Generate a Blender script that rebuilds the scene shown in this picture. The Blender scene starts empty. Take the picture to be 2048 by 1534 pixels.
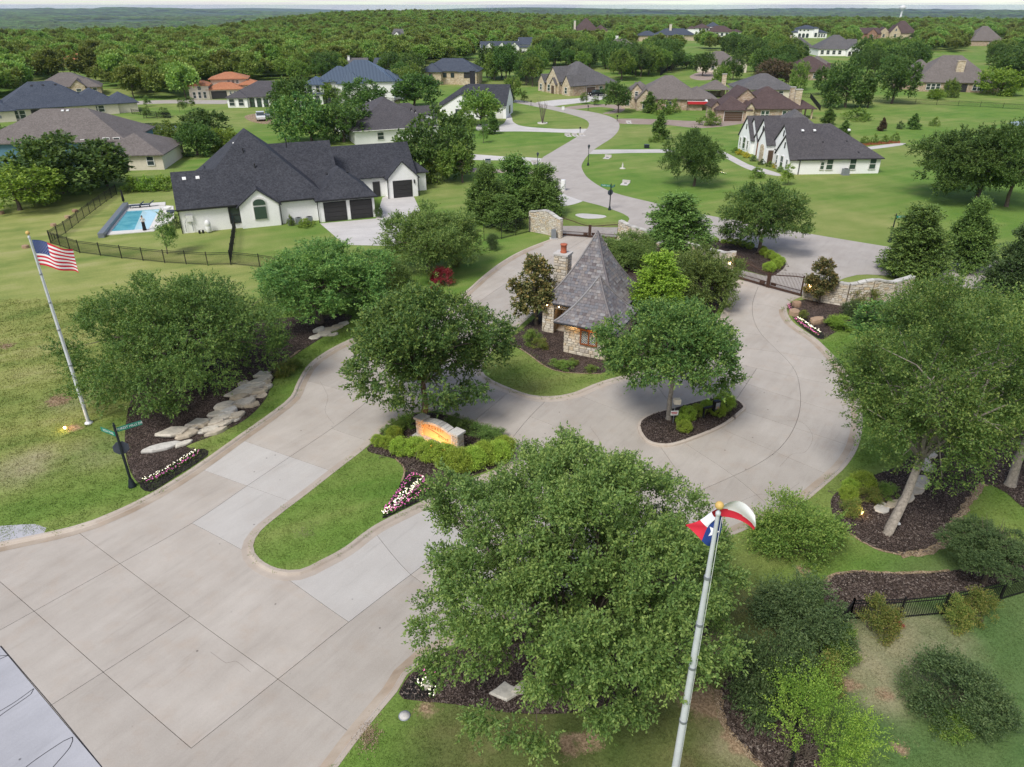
import bpy, bmesh, math, random
import numpy as np
from mathutils import Vector, Matrix
from mathutils.geometry import delaunay_2d_cdt

# ------------------------------------------------------------------ camera, sky, sun, exposure
SC = bpy.context.scene
COL = SC.collection
F = 1430.0                      # focal length in pixels of the 2048 px wide photograph
H = 24.0                        # camera height, metres
PITCH = math.atan(757.0 / F)
SP, CP = math.sin(PITCH), math.cos(PITCH)
cam = bpy.data.cameras.new('camera')
cam.sensor_width = 36.0
cam.lens = 36.0 * F / 2048.0
cam.clip_start = 0.1
cam.clip_end = 60000.0
camo = bpy.data.objects.new('camera', cam)
camo.location = (0, 0, H)
camo.rotation_euler = (math.pi / 2 - PITCH, 0, 0)
COL.objects.link(camo)
SC.camera = camo

SUN_EL, SUN_AZ = math.radians(52), math.radians(215)   # azimuth clockwise from +Y (north)
world = bpy.data.worlds.new('World')
SC.world = world
world.use_nodes = True
wn, wl = world.node_tree.nodes, world.node_tree.links
wn.clear()
w_out = wn.new('ShaderNodeOutputWorld')
w_bg = wn.new('ShaderNodeBackground')
w_bg.inputs['Strength'].default_value = 0.086
sky = wn.new('ShaderNodeTexSky')
sky.sky_type = 'NISHITA'
sky.sun_disc = False
sky.sun_elevation = SUN_EL
sky.sun_rotation = SUN_AZ
sky.air_density = 1.0
sky.dust_density = 0.15
sky.ozone_density = 1.5
tc = wn.new('ShaderNodeTexCoord')
sep = wn.new('ShaderNodeSeparateXYZ')
wl.new(tc.outputs['Generated'], sep.inputs[0])
zc_ = wn.new('ShaderNodeMath'); zc_.operation = 'MAXIMUM'; zc_.inputs[1].default_value = 0.0
wl.new(sep.outputs['Z'], zc_.inputs[0])
zb = wn.new('ShaderNodeMath'); zb.operation = 'ADD'; zb.inputs[1].default_value = 0.014
wl.new(zc_.outputs[0], zb.inputs[0])
dx = wn.new('ShaderNodeMath'); dx.operation = 'DIVIDE'
dy = wn.new('ShaderNodeMath'); dy.operation = 'DIVIDE'
wl.new(sep.outputs['X'], dx.inputs[0]); wl.new(zb.outputs[0], dx.inputs[1])
wl.new(sep.outputs['Y'], dy.inputs[0]); wl.new(zb.outputs[0], dy.inputs[1])
cmb = wn.new('ShaderNodeCombineXYZ')
wl.new(dx.outputs[0], cmb.inputs[0]); wl.new(dy.outputs[0], cmb.inputs[1])
cn = wn.new('ShaderNodeTexNoise')
cn.inputs['Scale'].default_value = 0.11
cn.inputs['Detail'].default_value = 7
cn.inputs['Roughness'].default_value = 0.55
wl.new(cmb.outputs[0], cn.inputs['Vector'])
cr = wn.new('ShaderNodeValToRGB')
cr.color_ramp.elements[0].position = 0.42; cr.color_ramp.elements[0].color = (0, 0, 0, 1)
cr.color_ramp.elements[1].position = 0.58; cr.color_ramp.elements[1].color = (1, 1, 1, 1)
wl.new(cn.outputs['Fac'], cr.inputs[0])
cc = wn.new('ShaderNodeValToRGB')                    # cloud bodies: white tops, mauve-grey bellies
cc.color_ramp.elements[0].position = 0.45; cc.color_ramp.elements[0].color = (6.0, 5.75, 5.75, 1)
cc.color_ramp.elements[1].position = 0.72; cc.color_ramp.elements[1].color = (4.9, 4.8, 5.1, 1)
wl.new(cn.outputs['Fac'], cc.inputs[0])
cmx = wn.new('ShaderNodeMix'); cmx.data_type = 'RGBA'
wl.new(cr.outputs[0], cmx.inputs['Factor'])
stn = wn.new('ShaderNodeMix'); stn.data_type = 'RGBA'; stn.blend_type = 'MULTIPLY'; stn.inputs['Factor'].default_value = 1.0
stn.inputs['B'].default_value = (0.72, 0.86, 1.04, 1)      # tint on the sky colour: a bluer horizon
wl.new(sky.outputs[0], stn.inputs['A']); wl.new(stn.outputs['Result'], cmx.inputs['A']); wl.new(cc.outputs[0], cmx.inputs['B'])
wl.new(cmx.outputs['Result'], w_bg.inputs['Color'])
wl.new(w_bg.outputs[0], w_out.inputs['Surface'])

sunl = bpy.data.lights.new('sun', 'SUN')
sunl.energy = 2.0
sunl.angle = math.radians(20)
sunl.color = (1.0, 0.965, 0.915)
suno = bpy.data.objects.new('sun', sunl)
sd = Vector((math.sin(SUN_AZ) * math.cos(SUN_EL), math.cos(SUN_AZ) * math.cos(SUN_EL), math.sin(SUN_EL)))
suno.rotation_euler = sd.to_track_quat('Z', 'Y').to_euler()
suno.location = sd * 200
COL.objects.link(suno)

SC.view_settings.view_transform = 'Standard'
SC.view_settings.look = 'None'
SC.view_settings.gamma = 1.0
SC.view_settings.use_curve_mapping = False
SC.view_settings.exposure = 0.80
SC.render.engine = 'CYCLES'
SC.cycles.use_denoising = True
SC.cycles.max_bounces = 6
SC.cycles.diffuse_bounces = 3
SC.cycles.glossy_bounces = 2
SC.cycles.transmission_bounces = 4
SC.cycles.transparent_max_bounces = 4
SC.cycles.volume_bounces = 0
SC.cycles.caustics_reflective = False
SC.cycles.caustics_refractive = False

# ------------------------------------------------------------------ terrain and projection
def sstep(a, b, t):
    t = min(1.0, max(0.0, (t - a) / (b - a)))
    return t * t * (3 - 2 * t)

def terr(x, y):
    d = math.hypot(x, y)
    if d < 330 or y < 0:
        return 0.0
    a = x / max(y, 1.0)
    hill = 8.0 * math.exp(-((a + 0.13) / 0.16) ** 2) * sstep(480, 950, d) * (1 - sstep(1150, 1700, d))
    d0 = 600 + 520 * sstep(-0.42, -0.18, a)
    drop = 62 * sstep(d0, d0 + 1000, d)
    far = sstep(2200, 4200, d) * (15 * math.sin(x / 900.0 + 1.3 + 0.6 * math.sin(y / 800.0)) + 14 * math.sin(y / 620.0 + x / 2100.0)) \
        + sstep(6000, 12000, d) * (22 + 10 * math.sin(x / 1700.0) + 7 * math.sin(x / 640.0 + 2))
    return hill - drop + far

def P(px, py, z=None):
    """photograph pixel -> point on the ground"""
    u = (px - 1024) / F; v = (py - 767) / F
    dn = SP + v * CP
    zz = 0.0 if z is None else z
    for _ in range(1 if z is not None else 4):
        t = (H - zz) / dn
        x, y = u * t, (CP - v * SP) * t
        if z is None:
            zz = terr(x, y)
    return Vector((x, y, zz))

def Zat(py, Y):
    """height of the pixel row py on the upright plane at distance Y"""
    v = (py - 767) / F
    return H - (SP + v * CP) * Y / (CP - v * SP)

def depth(p):
    return p.y * CP + (H - p.z) * SP

def mpp(p):
    return depth(p) / F          # metres per photograph pixel

# ------------------------------------------------------------------ object helpers
def link(o, parent=None):
    COL.objects.link(o)
    if parent is not None:
        o.parent = parent
    return o

def tag(o, label=None, cat=None, group=None, kind=None):
    if label: o['label'] = label
    if cat: o['category'] = cat
    if group: o['group'] = group
    if kind: o['kind'] = kind
    return o

def empty(name, loc=(0, 0, 0), rz=0.0, label=None, cat=None, group=None):
    o = bpy.data.objects.new(name, None)
    o.empty_display_size = 0.3
    o.location = loc
    o.rotation_euler = (0, 0, rz)
    COL.objects.link(o)
    return tag(o, label, cat, group)

def mesh_np(name, V, Q, mat=None, smooth=False, tint=None):
    """V (n,3), Q (m,k) polygons of k corners"""
    V = np.asarray(V, dtype=np.float32); Q = np.asarray(Q, dtype=np.int32)
    me = bpy.data.meshes.new(name)
    m, k = Q.shape
    me.vertices.add(len(V)); me.vertices.foreach_set('co', V.ravel())
    me.loops.add(m * k); me.loops.foreach_set('vertex_index', Q.ravel())
    me.polygons.add(m)
    me.polygons.foreach_set('loop_start', np.arange(0, m * k, k, dtype=np.int32))
    if smooth:
        me.polygons.foreach_set('use_smooth', np.ones(m, dtype=bool))
    if tint is not None:
        at = me.attributes.new('tint', 'FLOAT', 'POINT')
        at.data.foreach_set('value', np.asarray(tint, dtype=np.float32))
    me.update(calc_edges=True)
    if mat: me.materials.append(mat)
    return me

class MB:
    """collects shapes into one mesh"""
    def __init__(self):
        self.v = []; self.f = []; self.s = []
    def add(self, vs, fs, smooth=False):
        b = len(self.v)
        self.v += [tuple(q) for q in vs]
        self.f += [tuple(i + b for i in q) for q in fs]
        self.s += [smooth] * len(fs)
        return self
    def box(self, c, d, rz=0.0, M=None):
        x, y, z = [q / 2 for q in d]
        vs = [Vector((sx * x, sy * y, sz * z)) for sz in (-1, 1) for sx, sy in ((-1, -1), (1, -1), (1, 1), (-1, 1))]
        if M is None:
            M = Matrix.Rotation(rz, 3, 'Z')
        vs = [M @ q + Vector(c) for q in vs]
        return self.add(vs, [(3, 2, 1, 0), (4, 5, 6, 7), (0, 1, 5, 4), (1, 2, 6, 5), (2, 3, 7, 6), (3, 0, 4, 7)])
    def tube(self, pts, rad, n=8, cap=True, smooth=True):
        pts = [Vector(q) for q in pts]
        if not hasattr(rad, '__len__'): rad = [rad] * len(pts)
        vs = []; up = Vector((0.13, 0.31, 0.94))
        for i, q in enumerate(pts):
            t = (pts[min(i + 1, len(pts) - 1)] - pts[max(i - 1, 0)])
            t.normalize()
            a = t.cross(up)
            if a.length < 0.1: a = t.cross(Vector((1, 0, 0)))
            a.normalize(); b = t.cross(a)
            for j in range(n):
                an = 2 * math.pi * j / n
                vs.append(q + (a * math.cos(an) + b * math.sin(an)) * rad[i])
        fs = []
        for i in range(len(pts) - 1):
            for j in range(n):
                k = (j + 1) % n
                fs.append((i * n + j, i * n + k, (i + 1) * n + k, (i + 1) * n + j))
        self.add(vs, fs, smooth)
        if cap:
            self.add([vs[j] for j in range(n)], [tuple(range(n))])
            self.add([vs[-n + j] for j in range(n)], [tuple(reversed(range(n)))])
        return self
    def lathe(self, prof, n=12, c=(0, 0, 0), smooth=True):
        vs = []; fs = []
        for r, z in prof:
            for j in range(n):
                a = 2 * math.pi * j / n
                vs.append((c[0] + r * math.cos(a), c[1] + r * math.sin(a), c[2] + z))
        m = len(prof)
        for i in range(m - 1):
            for j in range(n):
                k = (j + 1) % n
                fs.append((i * n + j, i * n + k, (i + 1) * n + k, (i + 1) * n + j))
        self.add(vs, fs, smooth)
        self.add([vs[j] for j in range(n)], [tuple(reversed(range(n)))])
        self.add([vs[-n + j] for j in range(n)], [tuple(range(n))])
        return self
    def prism(self, poly, z0, z1):
        n = len(poly)
        vs = [(q[0], q[1], z0) for q in poly] + [(q[0], q[1], z1) for q in poly]
        fs = [tuple(reversed(range(n))), tuple(range(n, 2 * n))]
        for i in range(n):
            k = (i + 1) % n
            fs.append((i, k, n + k, n + i))
        return self.add(vs, fs)
    def mesh(self, name, mat):
        me = bpy.data.meshes.new(name)
        me.from_pydata(self.v, [], self.f)
        me.polygons.foreach_set('use_smooth', self.s)
        if mat: me.materials.append(mat)
        me.update()
        return me
    def build(self, name, mat, parent=None, loc=(0, 0, 0), rz=0.0, **kw):
        o = bpy.data.objects.new(name, self.mesh(name, mat))
        o.location = loc
        o.rotation_euler = (0, 0, rz)
        link(o, parent)
        return tag(o, **kw)

def obj(name, me, parent=None, loc=(0, 0, 0), rz=0.0, scale=None, **kw):
    o = bpy.data.objects.new(name, me)
    o.location = loc
    o.rotation_euler = (0, 0, rz) if not hasattr(rz, '__len__') else rz
    if scale is not None: o.scale = scale
    link(o, parent)
    return tag(o, **kw)

def copy_tree(o, parent=None):
    c = o.copy(); COL.objects.link(c); c.parent = parent
    for ch in o.children:
        copy_tree(ch, c)
    return c

def catmull(pts, step=0.8, closed=False):
    pts = [Vector((q[0], q[1])) for q in pts]
    n = len(pts); out = []
    rng = range(n if closed else n - 1)
    for i in rng:
        p1, p2 = pts[i], pts[(i + 1) % n]
        p0 = pts[(i - 1) % n] if (closed or i > 0) else p1 * 2 - p2
        p3 = pts[(i + 2) % n] if (closed or i < n - 2) else p2 * 2 - p1
        m = max(1, int((p2 - p1).length / step))
        for k in range(m):
            t = k / m
            out.append(0.5 * ((2 * p1) + (p2 - p0) * t + (2 * p0 - 5 * p1 + 4 * p2 - p3) * t * t + (3 * p1 - p0 - 3 * p2 + p3) * t ** 3))
    if not closed: out.append(pts[-1])
    return out

def ground_pts(px):
    return [P(a, b).to_2d() for a, b in px]

def inside(poly, x, y):
    c = False; n = len(poly); j = n - 1
    for i in range(n):
        xi, yi = poly[i][0], poly[i][1]; xj, yj = poly[j][0], poly[j][1]
        if (yi > y) != (yj > y) and x < (xj - xi) * (y - yi) / (yj - yi) + xi:
            c = not c
        j = i
    return c

def area2(poly):
    return 0.5 * sum(poly[i - 1][0] * poly[i][1] - poly[i][0] * poly[i - 1][1] for i in range(len(poly)))
# ------------------------------------------------------------------ materials
MATS = {}
class NB:
    def __init__(self, name):
        m = bpy.data.materials.new(name); m.use_nodes = True
        self.m = m; self.n = m.node_tree.nodes; self.l = m.node_tree.links
        self.b = self.n['Principled BSDF']
        self.out = self.n['Material Output']
        MATS[name] = m
    def node(self, t, **kw):
        q = self.n.new(t)
        for k, v in kw.items(): setattr(q, k, v)
        return q
    def pos(self, kind='world'):
        if kind == 'world':
            return self.node('ShaderNodeNewGeometry').outputs['Position']
        return self.node('ShaderNodeTexCoord').outputs['Object']
    def noise(self, vec, scale, detail=4, rough=0.55, stretch=None, rot=None):
        if stretch is not None or rot is not None:
            if rot is not None:
                vr = self.node('ShaderNodeVectorRotate', rotation_type='Z_AXIS'); vr.inputs['Angle'].default_value = -rot[2]
                self.l.new(vec, vr.inputs['Vector']); vec = vr.outputs[0]
            mp = self.node('ShaderNodeMapping')
            if stretch is not None: mp.inputs['Scale'].default_value = stretch
            self.l.new(vec, mp.inputs['Vector']); vec = mp.outputs[0]
        q = self.node('ShaderNodeTexNoise')
        q.inputs['Scale'].default_value = scale
        q.inputs['Detail'].default_value = detail
        q.inputs['Roughness'].default_value = rough
        self.l.new(vec, q.inputs['Vector'])
        return q.outputs['Fac']
    def ramp(self, fac, stops):
        q = self.node('ShaderNodeValToRGB')
        e = q.color_ramp.elements
        while len(e) < len(stops): e.new(0.5)
        for i, (p, c) in enumerate(stops):
            e[i].position = p
            e[i].color = (c[0], c[1], c[2], 1) if hasattr(c, '__len__') else (c, c, c, 1)
        self.l.new(fac, q.inputs[0])
        return q.outputs[0]
    def mix(self, fac, a, b, blend='MIX'):
        q = self.node('ShaderNodeMix', data_type='RGBA', blend_type=blend)
        for sock, val in ((q.inputs['Factor'], fac), (q.inputs['A'], a), (q.inputs['B'], b)):
            if isinstance(val, bpy.types.NodeSocket): self.l.new(val, sock)
            elif hasattr(val, '__len__'): sock.default_value = (val[0], val[1], val[2], 1)
            else: sock.default_value = val
        return q.outputs['Result']
    def math(self, op, a, b=0.0, clamp=False):
        q = self.node('ShaderNodeMath', operation=op); q.use_clamp = clamp
        for sock, val in ((q.inputs[0], a), (q.inputs[1], b)):
            if isinstance(val, bpy.types.NodeSocket): self.l.new(val, sock)
            else: sock.default_value = val
        return q.outputs[0]
    def blob(self, vec, x, y, r0, r1):
        """1 inside r0 metres of (x, y), 0 beyond r1"""
        d = self.node('ShaderNodeVectorMath', operation='DISTANCE')
        mz = self.node('ShaderNodeVectorMath', operation='MULTIPLY'); mz.inputs[1].default_value = (1, 1, 0)
        self.l.new(vec, mz.inputs[0]); self.l.new(mz.outputs[0], d.inputs[0])
        d.inputs[1].default_value = (x, y, 0)
        q = self.node('ShaderNodeMapRange', interpolation_type='SMOOTHSTEP')
        q.inputs[1].default_value = r0; q.inputs[2].default_value = r1
        q.inputs[3].default_value = 1; q.inputs[4].default_value = 0
        self.l.new(d.outputs['Value'], q.inputs[0])
        return q.outputs[0]
    def bump(self, h, strength=0.3, dist=0.02):
        q = self.node('ShaderNodeBump')
        q.inputs['Strength'].default_value = strength
        q.inputs['Distance'].default_value = dist
        self.l.new(h, q.inputs['Height'])
        self.l.new(q.outputs[0], self.b.inputs['Normal'])
    def fin(self, col=None, rough=0.7, metal=0.0, spec=0.3):
        if col is not None:
            if isinstance(col, bpy.types.NodeSocket): self.l.new(col, self.b.inputs['Base Color'])
            else: self.b.inputs['Base Color'].default_value = (col[0], col[1], col[2], 1)
        self.b.inputs['Roughness'].default_value = rough
        self.b.inputs['Metallic'].default_value = metal
        self.b.inputs['Specular IOR Level'].default_value = spec
        return self.m

def plain(name, c, rough=0.6, metal=0.0, var=0.12, scale=3.0, spec=0.3, bump=0.0):
    """a colour with a little grain and wear"""
    k = NB(name)
    v = k.pos('object')
    n = k.noise(v, scale, 5, 0.65)
    a = [min(1, q * (1 - var)) for q in c]; b = [min(1, q * (1 + var)) for q in c]
    col = k.ramp(n, [(0.3, a), (0.7, b)])
    if bump: k.bump(n, bump, 0.02)
    return k.fin(col, rough, metal, spec)

def leafmat(name, dark, mid, light, trans=0.28, tipc=None, hv=0.0):
    k = NB(name)
    g = k.node('ShaderNodeNewGeometry')
    at = k.node('ShaderNodeAttribute', attribute_name='tint')
    oi = k.node('ShaderNodeObjectInfo')
    f = k.math('ADD', k.math('MULTIPLY', g.outputs['Random Per Island'], 0.45), k.math('MULTIPLY', at.outputs['Fac'], 0.55))
    col = k.ramp(f, [(0.08, [dark[0] * 1.7, dark[1] * 1.6, dark[2] * 1.4]), (0.45, [mid[0] * 2.4, mid[1] * 2.28, mid[2] * 1.95]), (0.9, [light[0] * 2.35, light[1] * 2.22, light[2] * 1.95])])
    hs = k.node('ShaderNodeHueSaturation')
    k.l.new(k.math('ADD', 0.488, k.math('MULTIPLY', oi.outputs['Random'], 0.022 + 0.04 * hv)), hs.inputs['Hue'])
    k.l.new(k.math('ADD', 0.82 - 0.22 * hv, k.math('MULTIPLY', oi.outputs['Random'], 0.36 + 0.5 * hv)), hs.inputs['Value'])
    k.l.new(col, hs.inputs['Color'])
    col = hs.outputs[0]
    k.fin(col, 0.55, 0, 0.25)
    tr = k.node('ShaderNodeBsdfTranslucent')
    tcol = k.mix(1.0, col, (1.25, 1.2, 0.5), 'MULTIPLY')
    k.l.new(tcol, tr.inputs['Color'])
    ms = k.node('ShaderNodeMixShader'); ms.inputs[0].default_value = trans
    k.l.new(k.b.outputs[0], ms.inputs[1]); k.l.new(tr.outputs[0], ms.inputs[2])
    k.l.new(ms.outputs[0], k.out.inputs['Surface'])
    return k.m

ZONES = {
    'field': ((60, 620, 6, 19), (0, 470, 10, 26), (300, 560, 6, 16), (-250, 700, 12, 40), (90, 860, 2, 8)),
    'tired_shade': ((1250, 1480, 4, 9), (1500, 1250, 1.5, 5), (1620, 1330, 1, 5), (1000, 1500, 2, 5), (1780, 1280, 1.5, 4), (1400, 1560, 3, 7)),
    'pale': ((1800, 1275, 0.8, 3.0), (1880, 1275, 0.6, 2.2), (1730, 1330, 0.4, 2.2), (1760, 1390, 0.3, 1.6), (1330, 1340, 0.4, 1.8), (1480, 1500, 0.4, 1.8), (140, 800, 0.5, 2.4), (200, 900, 0.5, 3.0), (60, 930, 0.6, 3.0), (610, 1065, 0.2, 0.9)),
    'deep': ((1950, 1400, 3, 8), (2100, 1300, 4, 9), (1800, 1450, 1, 4)),
    'bare': ((728, 1475, 0.1, 0.75), (1700, 1370, 0.1, 0.8), (1765, 1385, 0.1, 0.7), (1605, 1140, 0.1, 0.7), (1340, 1310, 0.2, 1.3),
             (1480, 1480, 0.2, 1.2), (1440, 1290, 0.3, 1.2), (860, 1420, 0.1, 0.8), (1140, 1490, 0.1, 0.9), (1185, 1478, 0.1, 0.8), (150, 855, 0.2, 0.9),
             (120, 800, 0.3, 1.6), (10, 690, 0.2, 1.0), (1400, 1400, 0.3, 1.4), (1330, 1330, 0.3, 1.4), (1960, 350, 3, 8), (1900, 200, 2, 9), (1720, 242, 2, 8), (540, 235, 1, 6), (1810, 1500, 0.1, 0.6)),
}
def make_grass():
    k = NB('lawn_grass'); v = k.pos()
    big = k.noise(v, 0.035, 3, 0.5)
    mid = k.noise(v, 0.22, 4, 0.6)
    mow = k.noise(v, 0.5, 3, 0.5, stretch=(0.12, 1.0, 1.0), rot=(0, 0, 0.5))
    fine = k.noise(v, 9.0, 3, 0.7)
    vfine = k.noise(v, 38.0, 2, 0.6, stretch=(1.0, 0.5, 1.0))
    g1 = k.ramp(mid, [(0.3, (0.096, 0.186, 0.032)), (0.7, (0.158, 0.244, 0.050))])
    g2 = k.ramp(mid, [(0.3, (0.170, 0.225, 0.056)), (0.7, (0.262, 0.282, 0.096))])
    base = k.mix(k.ramp(k.math('ADD', k.math('MULTIPLY', big, 0.7), k.math('MULTIPLY', mow, 0.3)), [(0.44, 0.0), (0.60, 1.0)]), g1, g2)
    # the unwatered field round the flagpole is paler and yellower than the tended plots
    def attr(nm):
        a = k.node('ShaderNodeAttribute', attribute_name=nm).outputs['Fac']
        b = k.node('ShaderNodeAttribute', attribute_name=nm, attribute_type='INSTANCER').outputs['Fac']
        return k.math('MAXIMUM', a, b)
    fcol = k.ramp(k.math('ADD', k.math('MULTIPLY', mid, 0.5), k.math('MULTIPLY', mow, 0.5)), [(0.35, (0.150, 0.200, 0.052)), (0.52, (0.275, 0.292, 0.092)), (0.68, (0.370, 0.345, 0.155))])
    base = k.mix(k.math('MULTIPLY', attr('field'), 0.85), base, fcol)
    # tired, thin turf by the big oak and iron fence, with shade darkened in
    tcol = k.ramp(mid, [(0.3, (0.060, 0.088, 0.026)), (0.55, (0.110, 0.116, 0.045)), (0.72, (0.200, 0.155, 0.085))])
    base = k.mix(k.math('MULTIPLY', attr('tired_shade'), 0.8), base, tcol)
    base = k.mix(k.math('MULTIPLY', attr('deep'), 0.75), base, k.ramp(mid, [(0.3, (0.055, 0.115, 0.042)), (0.7, (0.095, 0.155, 0.062))]))  # lower garden lawn: its weaker light is put into a darker green
    base = k.mix(k.math('MULTIPLY', attr('pale'), k.ramp(mid, [(0.35, 0.15), (0.65, 0.85)])), base, (0.330, 0.295, 0.185))
    bare = attr('bare')
    rag = k.noise(v, 1.6, 5, 0.7)
    bare = k.ramp(k.math('MULTIPLY', bare, k.math('MULTIPLY', rag, 1.9)), [(0.38, 0.0), (0.70, 1.0)])
    base = k.mix(bare, base, k.ramp(fine, [(0.3, (0.20, 0.135, 0.080)), (0.7, (0.37, 0.275, 0.180))]))
    fleck = k.math('ADD', k.math('MULTIPLY', fine, 0.55), k.math('MULTIPLY', vfine, 0.45))
    col = k.mix(1.0, base, k.ramp(fleck, [(0.28, 0.48), (0.5, 1.0), (0.72, 1.5)]), 'MULTIPLY')
    # the far country: fields and scrub too far away to tell apart
    d = k.node('ShaderNodeVectorMath', operation='LENGTH'); k.l.new(v, d.inputs[0])
    mr = k.node('ShaderNodeMapRange'); mr.inputs[1].default_value = 800; mr.inputs[2].default_value = 1600
    k.l.new(d.outputs['Value'], mr.inputs[0])
    wood = k.noise(v, 0.012, 6, 0.75, stretch=(0.35, 1, 1))
    wcol = k.ramp(wood, [(0.35, (0.030, 0.050, 0.022)), (0.52, (0.060, 0.090, 0.034)), (0.63, (0.105, 0.135, 0.055)), (0.75, (0.21, 0.22, 0.12))])
    col = k.mix(mr.outputs[0], col, wcol)
    k.bump(fleck, 0.5, 0.05)
    return k.fin(col, 0.9, 0, 0.08)

def make_concrete(name, a, b, joint_dir=0.5, rust=0.5):
    k = NB(name); v = k.pos()
    oi = k.node('ShaderNodeObjectInfo')
    n1 = k.noise(v, 0.35, 5, 0.6)
    n2 = k.noise(v, 1.3, 5, 0.65, stretch=(0.16, 1.0, 1.0), rot=(0, 0, joint_dir))
    n3 = k.noise(v, 45.0, 3, 0.75)
    n4 = k.noise(v, 0.9, 4, 0.6)
    f = k.math('ADD', k.math('MULTIPLY', n1, 0.65), k.math('MULTIPLY', n2, 0.35))
    col = k.ramp(f, [(0.34, a), (0.66, b)])
    warm = k.ramp(n4, [(0.52, 0.0), (0.75, rust)])
    col = k.mix(warm, col, (0.38, 0.29, 0.215))
    col = k.mix(1.0, col, k.ramp(k.noise(v, 2.4, 6, 0.7, stretch=(0.10, 1, 1), rot=(0, 0, joint_dir)), [(0.28, 0.90), (0.44, 1.0), (0.75, 1.02)]), 'MULTIPLY')
    col = k.mix(1.0, col, k.ramp(n3, [(0.25, 0.84), (0.6, 1.06)]), 'MULTIPLY')
    hs = k.node('ShaderNodeHueSaturation')
    k.l.new(k.math('ADD', 0.93, k.math('MULTIPLY', oi.outputs['Random'], 0.13)), hs.inputs['Value'])
    k.l.new(col, hs.inputs['Color'])
    vo = k.node('ShaderNodeTexVoronoi', feature='F1'); vo.inputs['Scale'].default_value = 0.75; k.l.new(v, vo.inputs['Vector'])
    spot = k.ramp(vo.outputs['Distance'], [(0.018, 0.35), (0.045, 1.0)])
    k.l.new(k.mix(1.0, col, spot, 'MULTIPLY'), hs.inputs['Color'])
    k.bump(n3, 0.25, 0.004)
    return k.fin(hs.outputs[0], 0.85, 0, 0.2)

def make_mulch(name, a, b, c):
    k = NB(name); v = k.pos()
    vo = k.node('ShaderNodeTexVoronoi', feature='F1'); vo.inputs['Scale'].default_value = 30
    mp = k.node('ShaderNodeMapping'); mp.inputs['Scale'].default_value = (1, 0.55, 1); mp.inputs['Rotation'].default_value = (0, 0, 0.7)
    k.l.new(v, mp.inputs[0]); k.l.new(mp.outputs[0], vo.inputs['Vector'])
    sp = k.node('ShaderNodeSeparateColor'); k.l.new(vo.outputs['Color'], sp.inputs[0])
    col = k.ramp(sp.outputs[0], [(0.2, a), (0.65, b), (0.97, c)])
    col = k.mix(1.0, col, k.ramp(k.noise(v, 1.1, 5, 0.6), [(0.3, 0.75), (0.7, 1.25)]), 'MULTIPLY')
    k.bump(vo.outputs['Distance'], 0.8, 0.04)
    return k.fin(col, 0.92, 0, 0.1)

def make_roofmat(name, a, b, row=0.14, tab=0.33, ang=0.0):
    """asphalt shingle colour: per-shingle variation and streaks only"""
    k = NB(name); v = k.pos('object')
    vo = k.node('ShaderNodeTexVoronoi', feature='F1'); vo.inputs['Scale'].default_value = 6.5
    k.l.new(v, vo.inputs['Vector'])
    sp = k.node('ShaderNodeSeparateColor'); k.l.new(vo.outputs['Color'], sp.inputs[0])
    n = k.noise(v, 0.35, 5, 0.6)
    f = k.math('ADD', k.math('MULTIPLY', sp.outputs[0], 0.42), k.math('MULTIPLY', n, 0.5))
    col = k.ramp(f, [(0.25, a), (0.8, b)])
    st = k.noise(v, 2.2, 5, 0.7)
    col = k.mix(1.0, col, k.ramp(st, [(0.3, 0.86), (0.7, 1.12)]), 'MULTIPLY')
    k.bump(k.noise(v, 14, 4, 0.7), 0.35, 0.01)
    return k.fin(col, 0.85, 0, 0.25)

def make_stone(name, stops, rnd=True, scale=2.0):
    k = NB(name); v = k.pos('object')
    oi = k.node('ShaderNodeObjectInfo'); g = k.node('ShaderNodeNewGeometry')
    f = k.math('FRACT', k.math('ADD', oi.outputs['Random'], g.outputs['Random Per Island']))
    col = k.ramp(f, stops)
    n = k.noise(k.pos(), 6.0 * scale, 6, 0.7)
    col = k.mix(1.0, col, k.ramp(n, [(0.3, 0.72), (0.55, 1.0), (0.8, 1.1)]), 'MULTIPLY')
    k.bump(n, 0.5, 0.02)
    return k.fin(col, 0.9, 0, 0.15)

def make_brick(name, a, b, mortar, sc=1.0):
    k = NB(name); v = k.pos('object')
    n = k.noise(v, 1.2, 5, 0.6)
    vo = k.node('ShaderNodeTexVoronoi', feature='F1'); vo.inputs['Scale'].default_value = 5.0 * sc
    mp = k.node('ShaderNodeMapping'); mp.inputs['Scale'].default_value = (0.5, 0.5, 1.5)
    k.l.new(v, mp.inputs[0]); k.l.new(mp.outputs[0], vo.inputs['Vector'])
    sp = k.node('ShaderNodeSeparateColor'); k.l.new(vo.outputs['Color'], sp.inputs[0])
    col = k.ramp(sp.outputs[0], [(0.1, a), (0.7, b), (0.95, mortar)])
    col = k.mix(1.0, col, k.ramp(n, [(0.3, 0.8), (0.7, 1.15)]), 'MULTIPLY')
    return k.fin(col, 0.85, 0, 0.2)

def emissive(name, c, s):
    k = NB(name)
    k.b.inputs['Emission Color'].default_value = (c[0], c[1], c[2], 1)
    k.b.inputs['Emission Strength'].default_value = s
    return k.fin(c, 0.4)

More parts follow.
